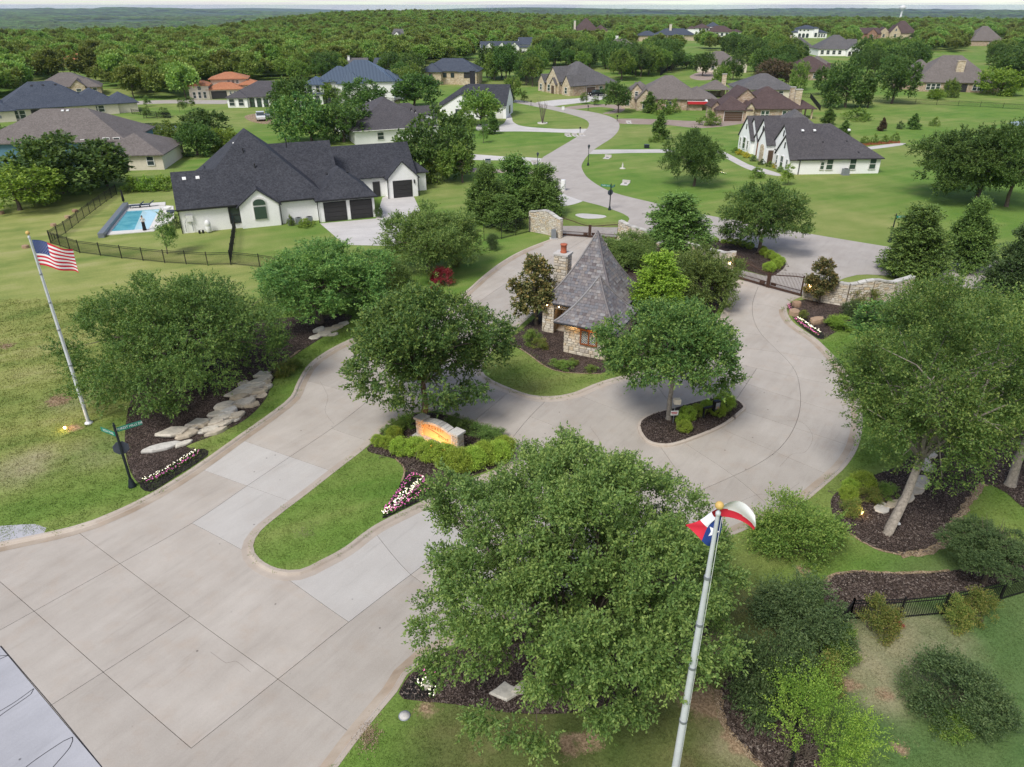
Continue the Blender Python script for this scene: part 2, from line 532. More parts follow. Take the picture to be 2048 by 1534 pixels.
M = {}
M['grass'] = make_grass()
M['conc'] = make_concrete('concrete_pavement', (0.365, 0.326, 0.284), (0.455, 0.415, 0.368), 0.97, 0.28)
M['conc_new'] = make_concrete('pale_concrete', (0.430, 0.405, 0.375), (0.495, 0.472, 0.440), 0.97, 0.10)
M['conc_far'] = make_concrete('street_concrete', (0.36, 0.325, 0.295), (0.45, 0.415, 0.38), 1.0, 0.15)
M['kerb'] = make_concrete('kerb_concrete', (0.40, 0.34, 0.285), (0.50, 0.44, 0.375), 0.6, 0.45)
M['drive'] = make_concrete('driveway_concrete', (0.46, 0.44, 0.42), (0.58, 0.555, 0.53), 0.2, 0.10)
M['paver'] = make_concrete('paver_brown', (0.26, 0.20, 0.165), (0.37, 0.30, 0.26), 0.2, 0.25)
M['gutter'] = make_concrete('stained_gutter', (0.27, 0.205, 0.145), (0.45, 0.39, 0.325), 0.6, 0.75)
M['joint'] = plain('joint_filler', (0.045, 0.04, 0.036), 0.9)
M['asphalt'] = make_concrete('old_asphalt', (0.35, 0.35, 0.372), (0.43, 0.43, 0.455), 0.9, 0.0)
M['tar'] = plain('tar_sealant', (0.02, 0.02, 0.022), 0.5)
M['mulch'] = make_mulch('bark_mulch', (0.026, 0.019, 0.016), (0.068, 0.050, 0.042), (0.17, 0.13, 0.115))
M['blackmulch'] = make_mulch('black_mulch', (0.010, 0.009, 0.009), (0.026, 0.023, 0.022), (0.06, 0.055, 0.05))
M['straw'] = make_mulch('dry_edge', (0.20, 0.14, 0.085), (0.34, 0.25, 0.16), (0.46, 0.37, 0.26))
M['bark'] = plain('oak_bark', (0.115, 0.092, 0.072), 0.95, var=0.5, scale=6, bump=0.6)
M['bark_pale'] = plain('pale_bark', (0.30, 0.265, 0.225), 0.95, var=0.35, scale=7, bump=0.6)
M['twig'] = plain('dead_twig', (0.16, 0.13, 0.11), 0.95, var=0.3)
M['limestone'] = make_stone('limestone', [(0.0, (0.52, 0.46, 0.36)), (0.3, (0.62, 0.57, 0.48)), (0.55, (0.55, 0.44, 0.30)), (0.8, (0.66, 0.62, 0.55)), (1.0, (0.45, 0.40, 0.34))])
M['mortar'] = plain('mortar', (0.36, 0.31, 0.25), 0.95)
M['coping'] = make_stone('coping_stone', [(0.0, (0.50, 0.48, 0.45)), (0.5, (0.60, 0.58, 0.54)), (1.0, (0.42, 0.40, 0.37))])
M['rock'] = make_stone('ledge_rock', [(0.0, (0.55, 0.49, 0.40)), (0.4, (0.62, 0.58, 0.50)), (0.7, (0.50, 0.42, 0.31)), (1.0, (0.60, 0.58, 0.54))], scale=0.6)
M['redrock'] = make_stone('red_boulder', [(0.0, (0.30, 0.19, 0.13)), (1.0, (0.40, 0.28, 0.19))], scale=0.8)
M['slate'] = make_stone('roof_slate', [(0.0, (0.140, 0.120, 0.122)), (0.25, (0.205, 0.188, 0.192)), (0.5, (0.170, 0.172, 0.190)), (0.75, (0.240, 0.210, 0.198)), (1.0, (0.285, 0.280, 0.285))], scale=1.0)
M['white_brick'] = plain('painted_white_brick', (0.85, 0.85, 0.845), 0.75, var=0.05, scale=5)
M['cream'] = plain('cream_render', (0.66, 0.60, 0.50), 0.8, var=0.08, scale=2)
M['tan_stone'] = make_brick('tan_stone', (0.42, 0.33, 0.22), (0.55, 0.46, 0.33), (0.60, 0.54, 0.44))
M['tan_brick'] = make_brick('tan_brick', (0.34, 0.24, 0.17), (0.46, 0.35, 0.26), (0.50, 0.44, 0.37))
M['red_brick'] = make_brick('red_brick', (0.26, 0.13, 0.09), (0.36, 0.20, 0.14), (0.42, 0.34, 0.28))
M['bluesiding'] = plain('blue_siding', (0.10, 0.20, 0.28), 0.6)
M['roof_char'] = make_roofmat('charcoal_shingles', (0.030, 0.032, 0.040), (0.068, 0.070, 0.082))
M['roof_grey'] = make_roofmat('grey_shingles', (0.085, 0.082, 0.085), (0.155, 0.148, 0.150))
M['roof_brown'] = make_roofmat('brown_shingles', (0.066, 0.044, 0.042), (0.118, 0.082, 0.078))
M['roof_taupe'] = make_roofmat('taupe_shingles', (0.120, 0.104, 0.096), (0.195, 0.172, 0.160))
M['roof_blue'] = make_roofmat('slate_blue_shingles', (0.045, 0.055, 0.078), (0.085, 0.098, 0.125))
M['roof_dark'] = make_roofmat('warm_dark_shingles', (0.060, 0.056, 0.062), (0.105, 0.098, 0.104))
M['terracotta'] = make_roofmat('terracotta_tiles', (0.33, 0.13, 0.065), (0.48, 0.22, 0.12))
M['metal_roof'] = plain('blue_grey_metal', (0.10, 0.135, 0.18), 0.35, 0.6, var=0.1)
M['trim_black'] = plain('black_trim', (0.028, 0.028, 0.031), 0.5)
M['trim_white'] = plain('white_trim', (0.72, 0.71, 0.69), 0.6, var=0.05)
M['wood'] = plain('stained_wood', (0.235, 0.085, 0.035), 0.55, var=0.3, scale=8)
M['door_dark'] = plain('dark_door', (0.035, 0.034, 0.036), 0.5)
M['door_brown'] = plain('brown_door', (0.10, 0.065, 0.045), 0.5)
M['iron'] = plain('black_iron', (0.018, 0.018, 0.019), 0.5, 0.3)
M['gate'] = plain('brown_gate', (0.075, 0.042, 0.030), 0.55, 0.2)
M['galv'] = plain('pole_paint', (0.60, 0.62, 0.66), 0.4, 0.15, var=0.14, scale=1.2)
M['gold'] = plain('gold_ball', (0.60, 0.40, 0.13), 0.45, 0.0)
M['terracotta_pot'] = plain('flue_clay', (0.40, 0.115, 0.06), 0.7)
M['postgreen'] = plain('post_paint', (0.020, 0.028, 0.034), 0.35, 0.2)
M['signgreen'] = plain('sign_green', (0.01, 0.20, 0.135), 0.4)
M['signback'] = plain('sign_back', (0.075, 0.09, 0.12), 0.4, 0.4)
M['signwhite'] = plain('sign_white', (0.80, 0.82, 0.80), 0.5, var=0.03)
M['signred'] = plain('sign_red', (0.42, 0.03, 0.03), 0.5)
M['flagred'] = plain('flag_red', (0.58, 0.025, 0.05), 0.7, var=0.06)
M['flagwhite'] = plain('flag_white', (0.80, 0.80, 0.82), 0.7, var=0.03)
M['flagblue'] = plain('flag_blue', (0.018, 0.046, 0.20), 0.7, var=0.08)
M['plaque'] = plain('sandstone_plaque', (0.52, 0.38, 0.22), 0.85, var=0.10, bump=0.1)
M['engrave'] = plain('engraved_letter', (0.17, 0.10, 0.05), 0.8)
M['poolwall'] = plain('pool_wall_tile', (0.17, 0.19, 0.21), 0.4)
M['pooldeck'] = plain('pool_deck', (0.62, 0.60, 0.57), 0.7, var=0.06)
M['grey_metal'] = plain('grey_metal', (0.24, 0.26, 0.28), 0.5, 0.3)
M['white_plastic'] = plain('white_plastic', (0.70, 0.70, 0.69), 0.5)
M['carblack'] = plain('black_car_paint', (0.02, 0.022, 0.028), 0.2, 0.2)
M['carwhite'] = plain('white_car_paint', (0.70, 0.71, 0.73), 0.25)
M['tyre'] = plain('tyre_rubber', (0.02, 0.02, 0.02), 0.9)
M['red_awning'] = plain('red_canvas', (0.50, 0.03, 0.04), 0.7)
M['skin'] = plain('skin', (0.45, 0.27, 0.19), 0.6)
M['hair'] = plain('dark_hair', (0.03, 0.022, 0.018), 0.7)
M['shirt'] = plain('pale_shirt', (0.55, 0.53, 0.52), 0.8)
M['skirt'] = plain('black_cloth', (0.016, 0.016, 0.018), 0.85)
M['lamp_warm'] = emissive('warm_lamp', (1.0, 0.62, 0.26), 14.0)

k = NB('window_glass')
M['glass'] = k.fin((0.035, 0.05, 0.055), 0.06, 0, 0.7)
k = NB('green_window_glass')
M['glass_green'] = k.fin((0.045, 0.075, 0.06), 0.10, 0, 0.6)
k = NB('pool_water')
n_ = k.noise(k.pos(), 0.8, 3, 0.6)
k.bump(k.noise(k.pos(), 3.0, 3, 0.6), 0.15, 0.03)
M['water'] = k.fin(k.ramp(n_, [(0.35, (0.08, 0.34, 0.44)), (0.65, (0.16, 0.47, 0.55))]), 0.05, 0, 0.5)
M['shelf'] = plain('pool_shelf', (0.46, 0.66, 0.70), 0.08, var=0.05, spec=0.5)
k = NB('pond_water')
M['pond'] = k.fin((0.06, 0.07, 0.06), 0.04, 0, 0.6)

M['leaf_live'] = leafmat('live_oak_leaves', (0.028, 0.056, 0.019), (0.056, 0.097, 0.030), (0.124, 0.165, 0.052))
M['leaf_live_b'] = leafmat('fresh_live_oak_leaves', (0.022, 0.054, 0.018), (0.046, 0.098, 0.029), (0.112, 0.168, 0.048))
M['leaf_oak'] = leafmat('red_oak_leaves', (0.021, 0.054, 0.019), (0.042, 0.092, 0.030), (0.115, 0.168, 0.045))
M['leaf_elm'] = leafmat('elm_leaves', (0.024, 0.056, 0.017), (0.046, 0.092, 0.026), (0.120, 0.160, 0.045))
M['leaf_jun'] = leafmat('juniper_needles', (0.024, 0.052, 0.017), (0.050, 0.092, 0.027), (0.090, 0.140, 0.036), 0.15)
M['leaf_jun_b'] = leafmat('bright_juniper_needles', (0.040, 0.080, 0.012), (0.085, 0.145, 0.020), (0.15, 0.21, 0.03), 0.15)
M['leaf_mag'] = leafmat('magnolia_leaves', (0.028, 0.044, 0.018), (0.050, 0.062, 0.024), (0.130, 0.095, 0.042), 0.12)
M['leaf_box'] = leafmat('boxwood_leaves', (0.055, 0.105, 0.015), (0.110, 0.170, 0.025), (0.19, 0.25, 0.045), 0.15)
M['leaf_shrub'] = leafmat('shrub_leaves', (0.030, 0.065, 0.016), (0.062, 0.112, 0.026), (0.13, 0.17, 0.045))
M['leaf_phot'] = leafmat('photinia_leaves', (0.034, 0.066, 0.016), (0.066, 0.100, 0.024), (0.150, 0.125, 0.045))
M['leaf_blue'] = leafmat('grey_green_leaves', (0.018, 0.036, 0.017), (0.034, 0.062, 0.027), (0.072, 0.108, 0.045))
M['leaf_lime'] = leafmat('lime_leaves', (0.040, 0.082, 0.016), (0.078, 0.136, 0.024), (0.150, 0.21, 0.038), 0.3)
M['leaf_far'] = leafmat('post_oak_leaves', (0.017, 0.040, 0.013), (0.034, 0.072, 0.020), (0.076, 0.120, 0.034))
M['leaf_forest'] = leafmat('woodland_leaves', (0.038, 0.062, 0.017), (0.082, 0.114, 0.030), (0.155, 0.180, 0.052), 0.3, hv=1.0)
M['leaf_pink'] = leafmat('crimson_leaves', (0.075, 0.008, 0.016), (0.130, 0.014, 0.028), (0.19, 0.035, 0.055))
M['leaf_red'] = leafmat('maple_red_leaves', (0.10, 0.02, 0.02), (0.17, 0.03, 0.03), (0.24, 0.06, 0.04))
M['leaf_brown'] = leafmat('browned_needles', (0.042, 0.035, 0.026), (0.062, 0.050, 0.037), (0.085, 0.068, 0.048))
M['petal_white'] = leafmat('white_petals', (0.65, 0.65, 0.66), (0.75, 0.75, 0.76), (0.82, 0.82, 0.82), 0.1)
M['petal_pink'] = leafmat('magenta_petals', (0.30, 0.06, 0.26), (0.45, 0.10, 0.36), (0.62, 0.25, 0.50), 0.1)
M['leaf_gold'] = leafmat('golden_leaves', (0.12, 0.12, 0.012), (0.19, 0.18, 0.016), (0.26, 0.23, 0.03), 0.15)
M['petal_yellow'] = leafmat('yellow_petals', (0.62, 0.42, 0.01), (0.72, 0.52, 0.02), (0.80, 0.62, 0.05), 0.1)
# ------------------------------------------------------------------ ground, drive, islands, beds
RZ = -0.12                                        # drive lies a kerb below the lawns

left_edge = [(0, 1085), (147, 1053), (222, 1026), (301, 988), (390, 933), (475, 873), (547, 822), (582, 793), (596, 763), (622, 725), (680, 688),
             (770, 650), (850, 622), (916, 594), (970, 549), (1008, 521), (1049, 499), (1100, 479), (1122, 471)]
isl_b = [(1236, 479), (1190, 503), (1140, 540), (1100, 580), (1070, 622), (1030, 660), (985, 700), (962, 738), (985, 761), (1024, 778), (1060, 790), (1101, 793), (1146, 786),
         (1204, 763), (1300, 735), (1390, 688), (1436, 640), (1458, 595), (1463, 555)]
right_edge = [(1603, 593), (1582, 603), (1573, 620), (1584, 643), (1612, 664), (1635, 680), (1673, 718), (1703, 759), (1720, 803), (1724, 851), (1714, 896), (1693, 930),
              (1673, 950), (1632, 985), (1604, 1005), (1500, 1055), (1400, 1095), (1250, 1152), (1050, 1231), (851, 1315), (793, 1383), (731, 1458), (680, 1526), (600, 1640)]
le = catmull(ground_pts(left_edge), 0.7)
ib = catmull(ground_pts(isl_b), 0.7)
re_ = catmull(ground_pts(right_edge), 0.7)
tail = ground_pts([(450, 1850), (-150, 1850), (-500, 1500), (-500, 1230), (-150, 1118)])
HOLE = le + ib + re_ + tail

isl_a = [(505, 1092), (520, 1062), (560, 1028), (610, 990), (670, 943), (735, 892), (775, 852), (820, 828), (870, 822), (923, 838), (992, 862), (1019, 882), (1028, 902), (1012, 930),
         (947, 957), (848, 1002), (752, 1050), (690, 1095), (640, 1122), (600, 1140), (555, 1138), (518, 1118)]
isl_c = [(1487, 812), (1470, 799), (1430, 796), (1348, 816), (1295, 833), (1280, 852), (1296, 880), (1330, 888), (1368, 880), (1440, 851), (1478, 823)]
IA = catmull(ground_pts(isl_a), 0.4, True)
IC = catmull(ground_pts(isl_c), 0.3, True)

def tri_ground():
    pts = [Vector(q) for q in HOLE]
    nh = len(pts)
    edges = [(i, (i + 1) % nh) for i in range(nh)]
    rg = random.Random(4)
    d = 6.0
    while d < 15000:
        n = 96
        for i in range(n):
            a = 2 * math.pi * (i + rg.random() * 0.3) / n
            x, y = d * math.sin(a), d * math.cos(a)
            if not inside(HOLE, x, y): pts.append(Vector((x, y)))
        d *= 1.09
    y = 8.0
    while y < 100:
        st = 0.55 if y < 50 else 1.2
        x = -0.9 * y - 12
        while x < 0.9 * y + 12:
            a, b = x + (rg.random() - 0.5) * 0.3 * st, y + (rg.random() - 0.5) * 0.3 * st
            if not inside(HOLE, a, b): pts.append(Vector((a, b)))
            x += st
        y += st
    vs, es, fs, *_ = delaunay_2d_cdt(pts, edges, [], 0, 1e-4)
    keep = []
    for f in fs:
        cx = sum(vs[i].x for i in f) / 3; cy = sum(vs[i].y for i in f) / 3
        if not inside(HOLE, cx, cy): keep.append(tuple(f))
    me = bpy.data.meshes.new('ground')
    me.from_pydata([(q.x, q.y, terr(q.x, q.y)) for q in vs], [], keep)
    me.materials.append(M['grass']); me.update()
    xy = np.array([(q.x, q.y) for q in vs])
    for nm, bl in ZONES.items():
        w = np.zeros(len(xy))
        for px, py, r0, r1 in bl:
            q = P(px, py)
            t = np.clip((r1 - np.hypot(xy[:, 0] - q.x, xy[:, 1] - q.y)) / (r1 - r0), 0, 1)
            w = np.maximum(w, t * t * (3 - 2 * t))
        at = me.attributes.new(nm, 'FLOAT', 'POINT')
        at.data.foreach_set('value', w.astype(np.float32))
    return me
obj('ground', tri_ground(), kind='structure')

def sheet(name, poly, z, mat, parent=None, kind='structure', follow=False, smooth_px=True):
    """a flat polygon; vertices given in world xy"""
    if area2(poly) < 0: poly = poly[::-1]
    me = bpy.data.meshes.new(name)
    me.from_pydata([(q[0], q[1], z + (terr(q[0], q[1]) if follow else 0)) for q in poly], [], [tuple(range(len(poly)))])
    me.materials.append(mat); me.update()
    o = obj(name, me, parent)
    if kind and parent is None: o['kind'] = kind
    return o

def px_sheet(name, px, z, mat, step=0.6, closed=True, **kw):
    return sheet(name, catmull(ground_pts(px), step, closed), z, mat, **kw)

# --- the drive: one dark joint bed with every concrete slab a piece of its own
road = sheet('drive', HOLE, RZ - 0.045, M['joint'])

def ext(px, k=0.06):
    """ground points of a joint, run a little past both ends"""
    g = ground_pts(px)
    a = g[0] - (g[1] - g[0]).normalized() * k * 8
    b = g[-1] + (g[-1] - g[-2]).normalized() * k * 8
    return [a] + g[1:-1] + [b] if len(g) > 2 else [a, b]

JO = [
    [(301, 1001), (500, 1106), (697, 1240), (815, 1312)],
    [(147, 1055), (379, 1228), (555, 1354), (735, 1487)],
    [(-150, 1040), (0, 1161), (205, 1340), (381, 1492), (560, 1640)],
    [(-22, 1267), (0, 1255), (232, 1127), (379, 1045), (492, 969), (578, 911), (700, 827), (790, 750), (870, 675), (960, 600), (1050, 542), (1180, 474)],
    [(102, 1405), (205, 1340), (379, 1228), (512, 1138)],
    [(292, 1563), (328, 1534), (381, 1492), (555, 1354), (697, 1240), (823, 1144), (905, 1085), (1000, 1030), (1120, 975), (1260, 905)],
    [(475, 874), (670, 941)], [(393, 932), (588, 1002)], [(582, 826), (745, 882)], [(600, 755), (770, 800), (855, 822)], [(690, 684), (830, 730), (965, 742)],
    [(800, 640), (985, 702)], [(900, 602), (1050, 642)], [(985, 540), (1100, 580)],
    [(848, 1003), (917, 1058), (1010, 1130), (1060, 1230)], [(742, 1052), (821, 1145), (930, 1215), (960, 1270)],
    [(941, 845), (1024, 776)], [(1017, 882), (1060, 830), (1101, 790)], [(1060, 830), (1150, 870), (1240, 960), (1330, 1122)],
    [(1148, 784), (1231, 815), (1300, 834)], [(1290, 737), (1350, 815)], [(1365, 700), (1432, 796)],
    [(1519, 567), (1505, 610), (1519, 660), (1584, 728), (1601, 780), (1597, 831), (1570, 882), (1519, 923), (1416, 971), (1300, 1020), (1150, 1085), (1010, 1140)],
    [(1425, 650), (1485, 663), (1612, 674)], [(1400, 680), (1500, 694), (1668, 718)], [(1395, 688), (1464, 721), (1706, 775)], [(1375, 700), (1447, 747), (1724, 838)],
    [(1470, 800), (1512, 737)], [(1484, 818), (1716, 893)], [(1440, 853), (1672, 952)], [(1365, 880), (1470, 950), (1560, 1028)], [(1320, 888), (1385, 985), (1430, 1085)],
    [(1450, 610), (1520, 606), (1575, 622)], [(900, 980), (1010, 1035), (1100, 1110), (1180, 1180)],
]
def slabs():
    pts = []; edges = []
    def loop(poly):
        b = len(pts); n = len(poly)
        pts.extend(Vector((q[0], q[1])) for q in poly)
        edges.extend((b + i, b + (i + 1) % n) for i in range(n))
    asph = ground_pts([(-320, 900), (0, 1290), (205, 1534), (520, 1910)])
    loop(HOLE); loop(IA); loop(IC)
    for j in JO:
        g = ext(j)
        g = catmull(g, 0.8) if len(g) > 2 else g
        b = len(pts); pts.extend(g); edges.extend((b + i, b + i + 1) for i in range(len(g) - 1))
    b = len(pts); pts.extend(asph); edges.extend((b + i, b + i + 1) for i in range(3))
    vs, es, fs, ov, oe, of = delaunay_2d_cdt(pts, edges, [], 0, 2e-3)
    hard = set()
    for e, o in zip(es, oe):
        if o: hard.add((min(e), max(e)))
    ef = {}
    for i, f in enumerate(fs):
        for k in range(3):
            e = (min(f[k], f[k - 1]), max(f[k], f[k - 1]))
            ef.setdefault(e, []).append(i)
    ok = []
    for f in fs:
        cx = sum(vs[i].x for i in f) / 3; cy = sum(vs[i].y for i in f) / 3
        ok.append(inside(HOLE, cx, cy) and not inside(IA, cx, cy) and not inside(IC, cx, cy))
    seen = [False] * len(fs); out = []
    for s in range(len(fs)):
        if seen[s] or not ok[s]: continue
        st = [s]; seen[s] = True; grp = []
        while st:
            i = st.pop(); grp.append(i); f = fs[i]
            for k in range(3):
                e = (min(f[k], f[k - 1]), max(f[k], f[k - 1]))
                if e in hard: continue
                for q in ef[e]:
                    if not seen[q] and ok[q]: seen[q] = True; st.append(q)
        out.append([fs[i] for i in grp])
    g1a, g1b = P(1122, 471), P(1236, 479); g2a, g2b = P(1463, 554), P(1603, 593)
    def dseg(q, a, b):
        a = a.to_2d(); b = b.to_2d(); t = max(0, min(1, (q - a).dot(b - a) / (b - a).length_squared))
        return (q - a - (b - a) * t).length
    ax, bx = asph[0], asph[-1]
    newpale = [catmull(ground_pts(q), 9, True) for q in ([(301, 1001), (500, 1106), (512, 1062), (670, 941), (475, 874)],
               [(560, 1150), (697, 1240), (815, 1312), (860, 1320), (960, 1270), (917, 1058), (848, 1003)])]
    for tris in out:
        ar = sum(abs((vs[t[1]] - vs[t[0]]).cross(vs[t[2]] - vs[t[0]])) / 2 for t in tris)
        if ar < 0.05: continue
        cx = sum(sum(vs[i].x for i in t) / 3 for t in tris) / len(tris)
        cy = sum(sum(vs[i].y for i in t) / 3 for t in tris) / len(tris)
        # which side of the asphalt seam
        dl = asph[2] - asph[1]
        is_a = dl.cross(Vector((cx, cy)) - asph[1]) < -0.6
        bm = bmesh.new(); mp = {}
        for t in tris:
            for i in t:
                if i not in mp:
                    q = vs[i]
                    dg = min(dseg(q, g1a, g1b), dseg(q, g2a, g2b))
                    z = RZ + (0.13 * (1 - sstep(0.0, 5.0, dg)))
                    mp[i] = bm.verts.new((q.x, q.y, z))
        for t in tris:
            try: bm.faces.new([mp[i] for i in t])
            except ValueError: pass
        bmesh.ops.recalc_face_normals(bm, faces=bm.faces)
        if bm.faces[:] and bm.faces[:][0].normal.z < 0: bmesh.ops.reverse_faces(bm, faces=bm.faces)
        r = bmesh.ops.inset_region(bm, faces=bm.faces[:], thickness=0.012, use_boundary=True, use_even_offset=True)
        bmesh.ops.delete(bm, geom=r['faces'], context='FACES')
        be = [e for e in bm.edges if e.is_boundary]
        r = bmesh.ops.extrude_edge_only(bm, edges=be)
        for q in r['geom']:
            if isinstance(q, bmesh.types.BMVert): q.co.z -= 0.035
        # half of the two panels at the mouth was relaid in paler concrete
        pale = any(inside(np_, cx, cy) for np_ in newpale)
        if is_a and ar > 6:
            nm, mt = 'asphalt_panel', M['asphalt']
        else:
            nm, mt = 'slab', (M['conc_new'] if pale else M['conc'])
        me = bpy.data.meshes.new(nm)
        bm.to_mesh(me); bm.free()
        me.materials.append(mt); me.update()
        obj(nm, me, road)
slabs()

# --- kerbs: swept along the outlines, gutter pan towards the drive
def sweep(poly, prof, closed, name, mat, side=1, parent=None, zf=None):
    n = len(poly); V = []; Fc = []; k = len(prof)
    for i in range(n):
        a = poly[(i - 1) % n] if (closed or i > 0) else poly[i]
        b = poly[(i + 1) % n] if (closed or i < n - 1) else poly[i]
        t = (b - a); t.normalize()
        nr = Vector((-t.y, t.x)) * side
        for o, z in prof:
            q = poly[i] + nr * o
            V.append((q.x, q.y, z))
    for i in range(n if closed else n - 1):
        for j in range(k - 1):
            a = i * k + j; b = ((i + 1) % n) * k + j
            Fc.append((a, b, b + 1, a + 1) if side < 0 else (a, a + 1, b + 1, b))
    me = bpy.data.meshes.new(name)
    me.from_pydata(V, [], Fc)
    me.materials.append(mat); me.update()
    o = obj(name, me, parent)
    if parent is None: o['kind'] = 'structure'
    return o
KP = [(-0.03, -0.05), (-0.03, 0.02), (0.13, 0.018), (0.17, -0.005), (0.24, RZ + 0.028), (0.32, RZ + 0.012), (0.56, RZ + 0.006), (0.57, RZ - 0.03)]
sweep(le, KP, False, 'kerb', M['kerb'], -1)
sweep(ib, KP, False, 'kerb', M['kerb'], -1)
sweep(re_, KP, False, 'kerb', M['kerb'], -1)
def ccw(p): return p if area2(p) > 0 else p[::-1]
IA = ccw(IA); IC = ccw(IC)
sweep(IA, KP, True, 'kerb', M['kerb'], -1)
GP = [(0.27, RZ + 0.022), (0.33, RZ + 0.016), (0.64, RZ + 0.009)]
for ln_ in (le, re_): sweep(ln_, GP, False, 'gutter', M['gutter'], -1)
sweep(IC, [(-0.03, -0.05), (-0.03, 0.03), (0.12, 0.028), (0.15, 0.005), (0.17, RZ - 0.02)], True, 'kerb', M['kerb'], -1)
sheet('island_lawn', IA, 0.0, M['grass'])
sheet('island_bed', IC, 0.012, M['mulch'])

# --- tar loops on the asphalt
tar = MB()
def ribbon(mb, px, w, z):
    g = catmull(ground_pts(px), 0.15)
    for i in range(len(g) - 1):
        t = (g[i + 1] - g[i]).normalized(); nr = Vector((-t.y, t.x)) * w
        mb.add([(*(g[i] - nr), z), (*(g[i + 1] - nr), z), (*(g[i + 1] + nr), z), (*(g[i] + nr), z)], [(0, 1, 2, 3)])
for px in ([(-60, 1450), (20, 1405), (66, 1373), (60, 1384), (0, 1426), (-40, 1460)], [(0, 1590), (45, 1534), (125, 1478), (143, 1470), (138, 1490), (105, 1529), (60, 1580)],
           [(-30, 1310), (14, 1307), (0, 1313), (-30, 1330)], [(0, 1288), (40, 1335), (100, 1405), (160, 1478), (207, 1536)]):
    ribbon(tar, px, 0.015, RZ + 0.004)
tar.build('tar_seal', M['tar'], road)
crk = MB()
for px in ([(1560, 930), (1585, 905), (1612, 900), (1626, 870), (1606, 842), (1575, 838)], [(1480, 1000), (1520, 985), (1556, 990), (1600, 962)], [(640, 760), (655, 790), (650, 820), (668, 846)], [(420, 1300), (452, 1322), (470, 1318), (500, 1340)], [(1180, 850), (1200, 880), (1196, 905)]):
    ribbon(crk, px, 0.004, RZ + 0.003)
crk.build('crack', M['joint'], road)
px_sheet('asphalt_apron', [(-160, 1058), (0, 1052), (70, 1048), (93, 1056), (88, 1066), (0, 1084), (-160, 1116)], 0.008, M['asphalt'])

# --- planting beds
def bed(px, mat='mulch', z=0.02, name='mulch_bed', step=0.35):
    return px_sheet(name, px, z, M[mat], step)
BED_A = [(736, 903), (742, 889), (775, 855), (820, 831), (870, 826), (923, 842), (988, 866), (1014, 886), (1022, 902), (1006, 928), (943, 953), (894, 974), (850, 957), (812, 941), (790, 919)]
BED_L = [(272, 962), (255, 925), (250, 870), (262, 800), (300, 725), (400, 665), (520, 640), (600, 634), (690, 628), (700, 640), (640, 678), (585, 715), (560, 740), (545, 765), (530, 800), (490, 840), (430, 870), (372, 893), (398, 899), (400, 905), (330, 945), (290, 968)]
BED_G = [(1028, 692), (1060, 711), (1091, 733), (1122, 744), (1163, 747), (1204, 746), (1295, 722), (1380, 678), (1425, 635), (1448, 594), (1452, 556), (1400, 525), (1290, 497), (1236, 488), (1200, 508), (1150, 545), (1110, 585), (1078, 627), (1040, 662), (1015, 682)]
BED_E = [(1592, 602), (1580, 618), (1590, 642), (1616, 664), (1642, 679), (1665, 668), (1700, 652), (1760, 652), (1800, 632), (1790, 600), (1690, 596)]
BED_F = [(1662, 1000), (1668, 1035), (1700, 1068), (1745, 1095), (1800, 1110), (1850, 1106), (1890, 1082), (1915, 1040), (1940, 1000), (1968, 968), (2010, 985), (2060, 1020), (2150, 1010), (2150, 890), (1950, 850), (1900, 868), (1850, 885), (1800, 930), (1720, 960), (1680, 980)]
BED_H = [(1645, 1168), (1660, 1152), (1700, 1143), (1800, 1148), (1900, 1143), (1990, 1118), (2100, 1080), (2100, 1140), (2000, 1168), (1900, 1188), (1800, 1205), (1700, 1232), (1662, 1260), (1650, 1210)]
BED_I = [(1437, 1385), (1440, 1420), (1460, 1465), (1500, 1510), (1560, 1560), (1640, 1560), (1620, 1440), (1600, 1330), (1560, 1290), (1480, 1330)]
BED_J = [(797, 1388), (857, 1322), (1050, 1238), (1250, 1160), (1380, 1150), (1420, 1260), (1330, 1370), (1200, 1418), (1050, 1428), (900, 1408), (835, 1402)]
BED_D = [(1290, 482), (1416, 482), (1470, 485), (1520, 498), (1560, 514), (1571, 530), (1556, 546), (1535, 552), (1475, 535), (1400, 512)]
for b in (BED_A, BED_L, BED_G, BED_E, BED_F, BED_H, BED_I, BED_J, BED_D): bed(b)
bed([(812, 943), (850, 960), (893, 976), (848, 999), (800, 1022), (765, 1037), (782, 1000), (800, 970)], 'blackmulch', 0.026, 'flower_bed')
bed([(280, 966), (330, 940), (395, 899), (416, 910), (350, 955), (300, 984)], 'blackmulch', 0.026, 'flower_bed')
bed([(1586, 612), (1592, 640), (1618, 664), (1640, 677), (1648, 670), (1625, 650), (1600, 625)], 'blackmulch', 0.026, 'flower_bed', 0.2)
bed([(800, 1386), (855, 1326), (880, 1345), (862, 1395), (830, 1400)], 'blackmulch', 0.026, 'flower_bed')

def strip(px, w, mat, z=0.027, name='dry_edging'):
    g = catmull(ground_pts(px), 0.25); rg = random.Random(len(px)); V = []; Fc = []
    for i, q in enumerate(g):
        t = (g[min(i + 1, len(g) - 1)] - g[max(i - 1, 0)]).normalized(); nr = Vector((-t.y, t.x))
        a, b = w * (0.3 + 0.7 * rg.random()), w * (0.3 + 0.7 * rg.random())
        V += [(*(q - nr * a), z), (*(q + nr * b), z)]
        if i: Fc.append((2 * i - 2, 2 * i, 2 * i + 1, 2 * i - 1))
    me = bpy.data.meshes.new(name); me.from_pydata(V, [], Fc); me.materials.append(M[mat]); me.update()
    obj(name, me, kind='structure')
strip([(1800, 1110), (1850, 1106), (1890, 1082), (1915, 1040), (1940, 1000), (1968, 968)], 0.32, 'straw')
strip([(1436, 1380), (1440, 1420), (1460, 1465), (1500, 1510), (1560, 1560)], 0.2, 'straw')
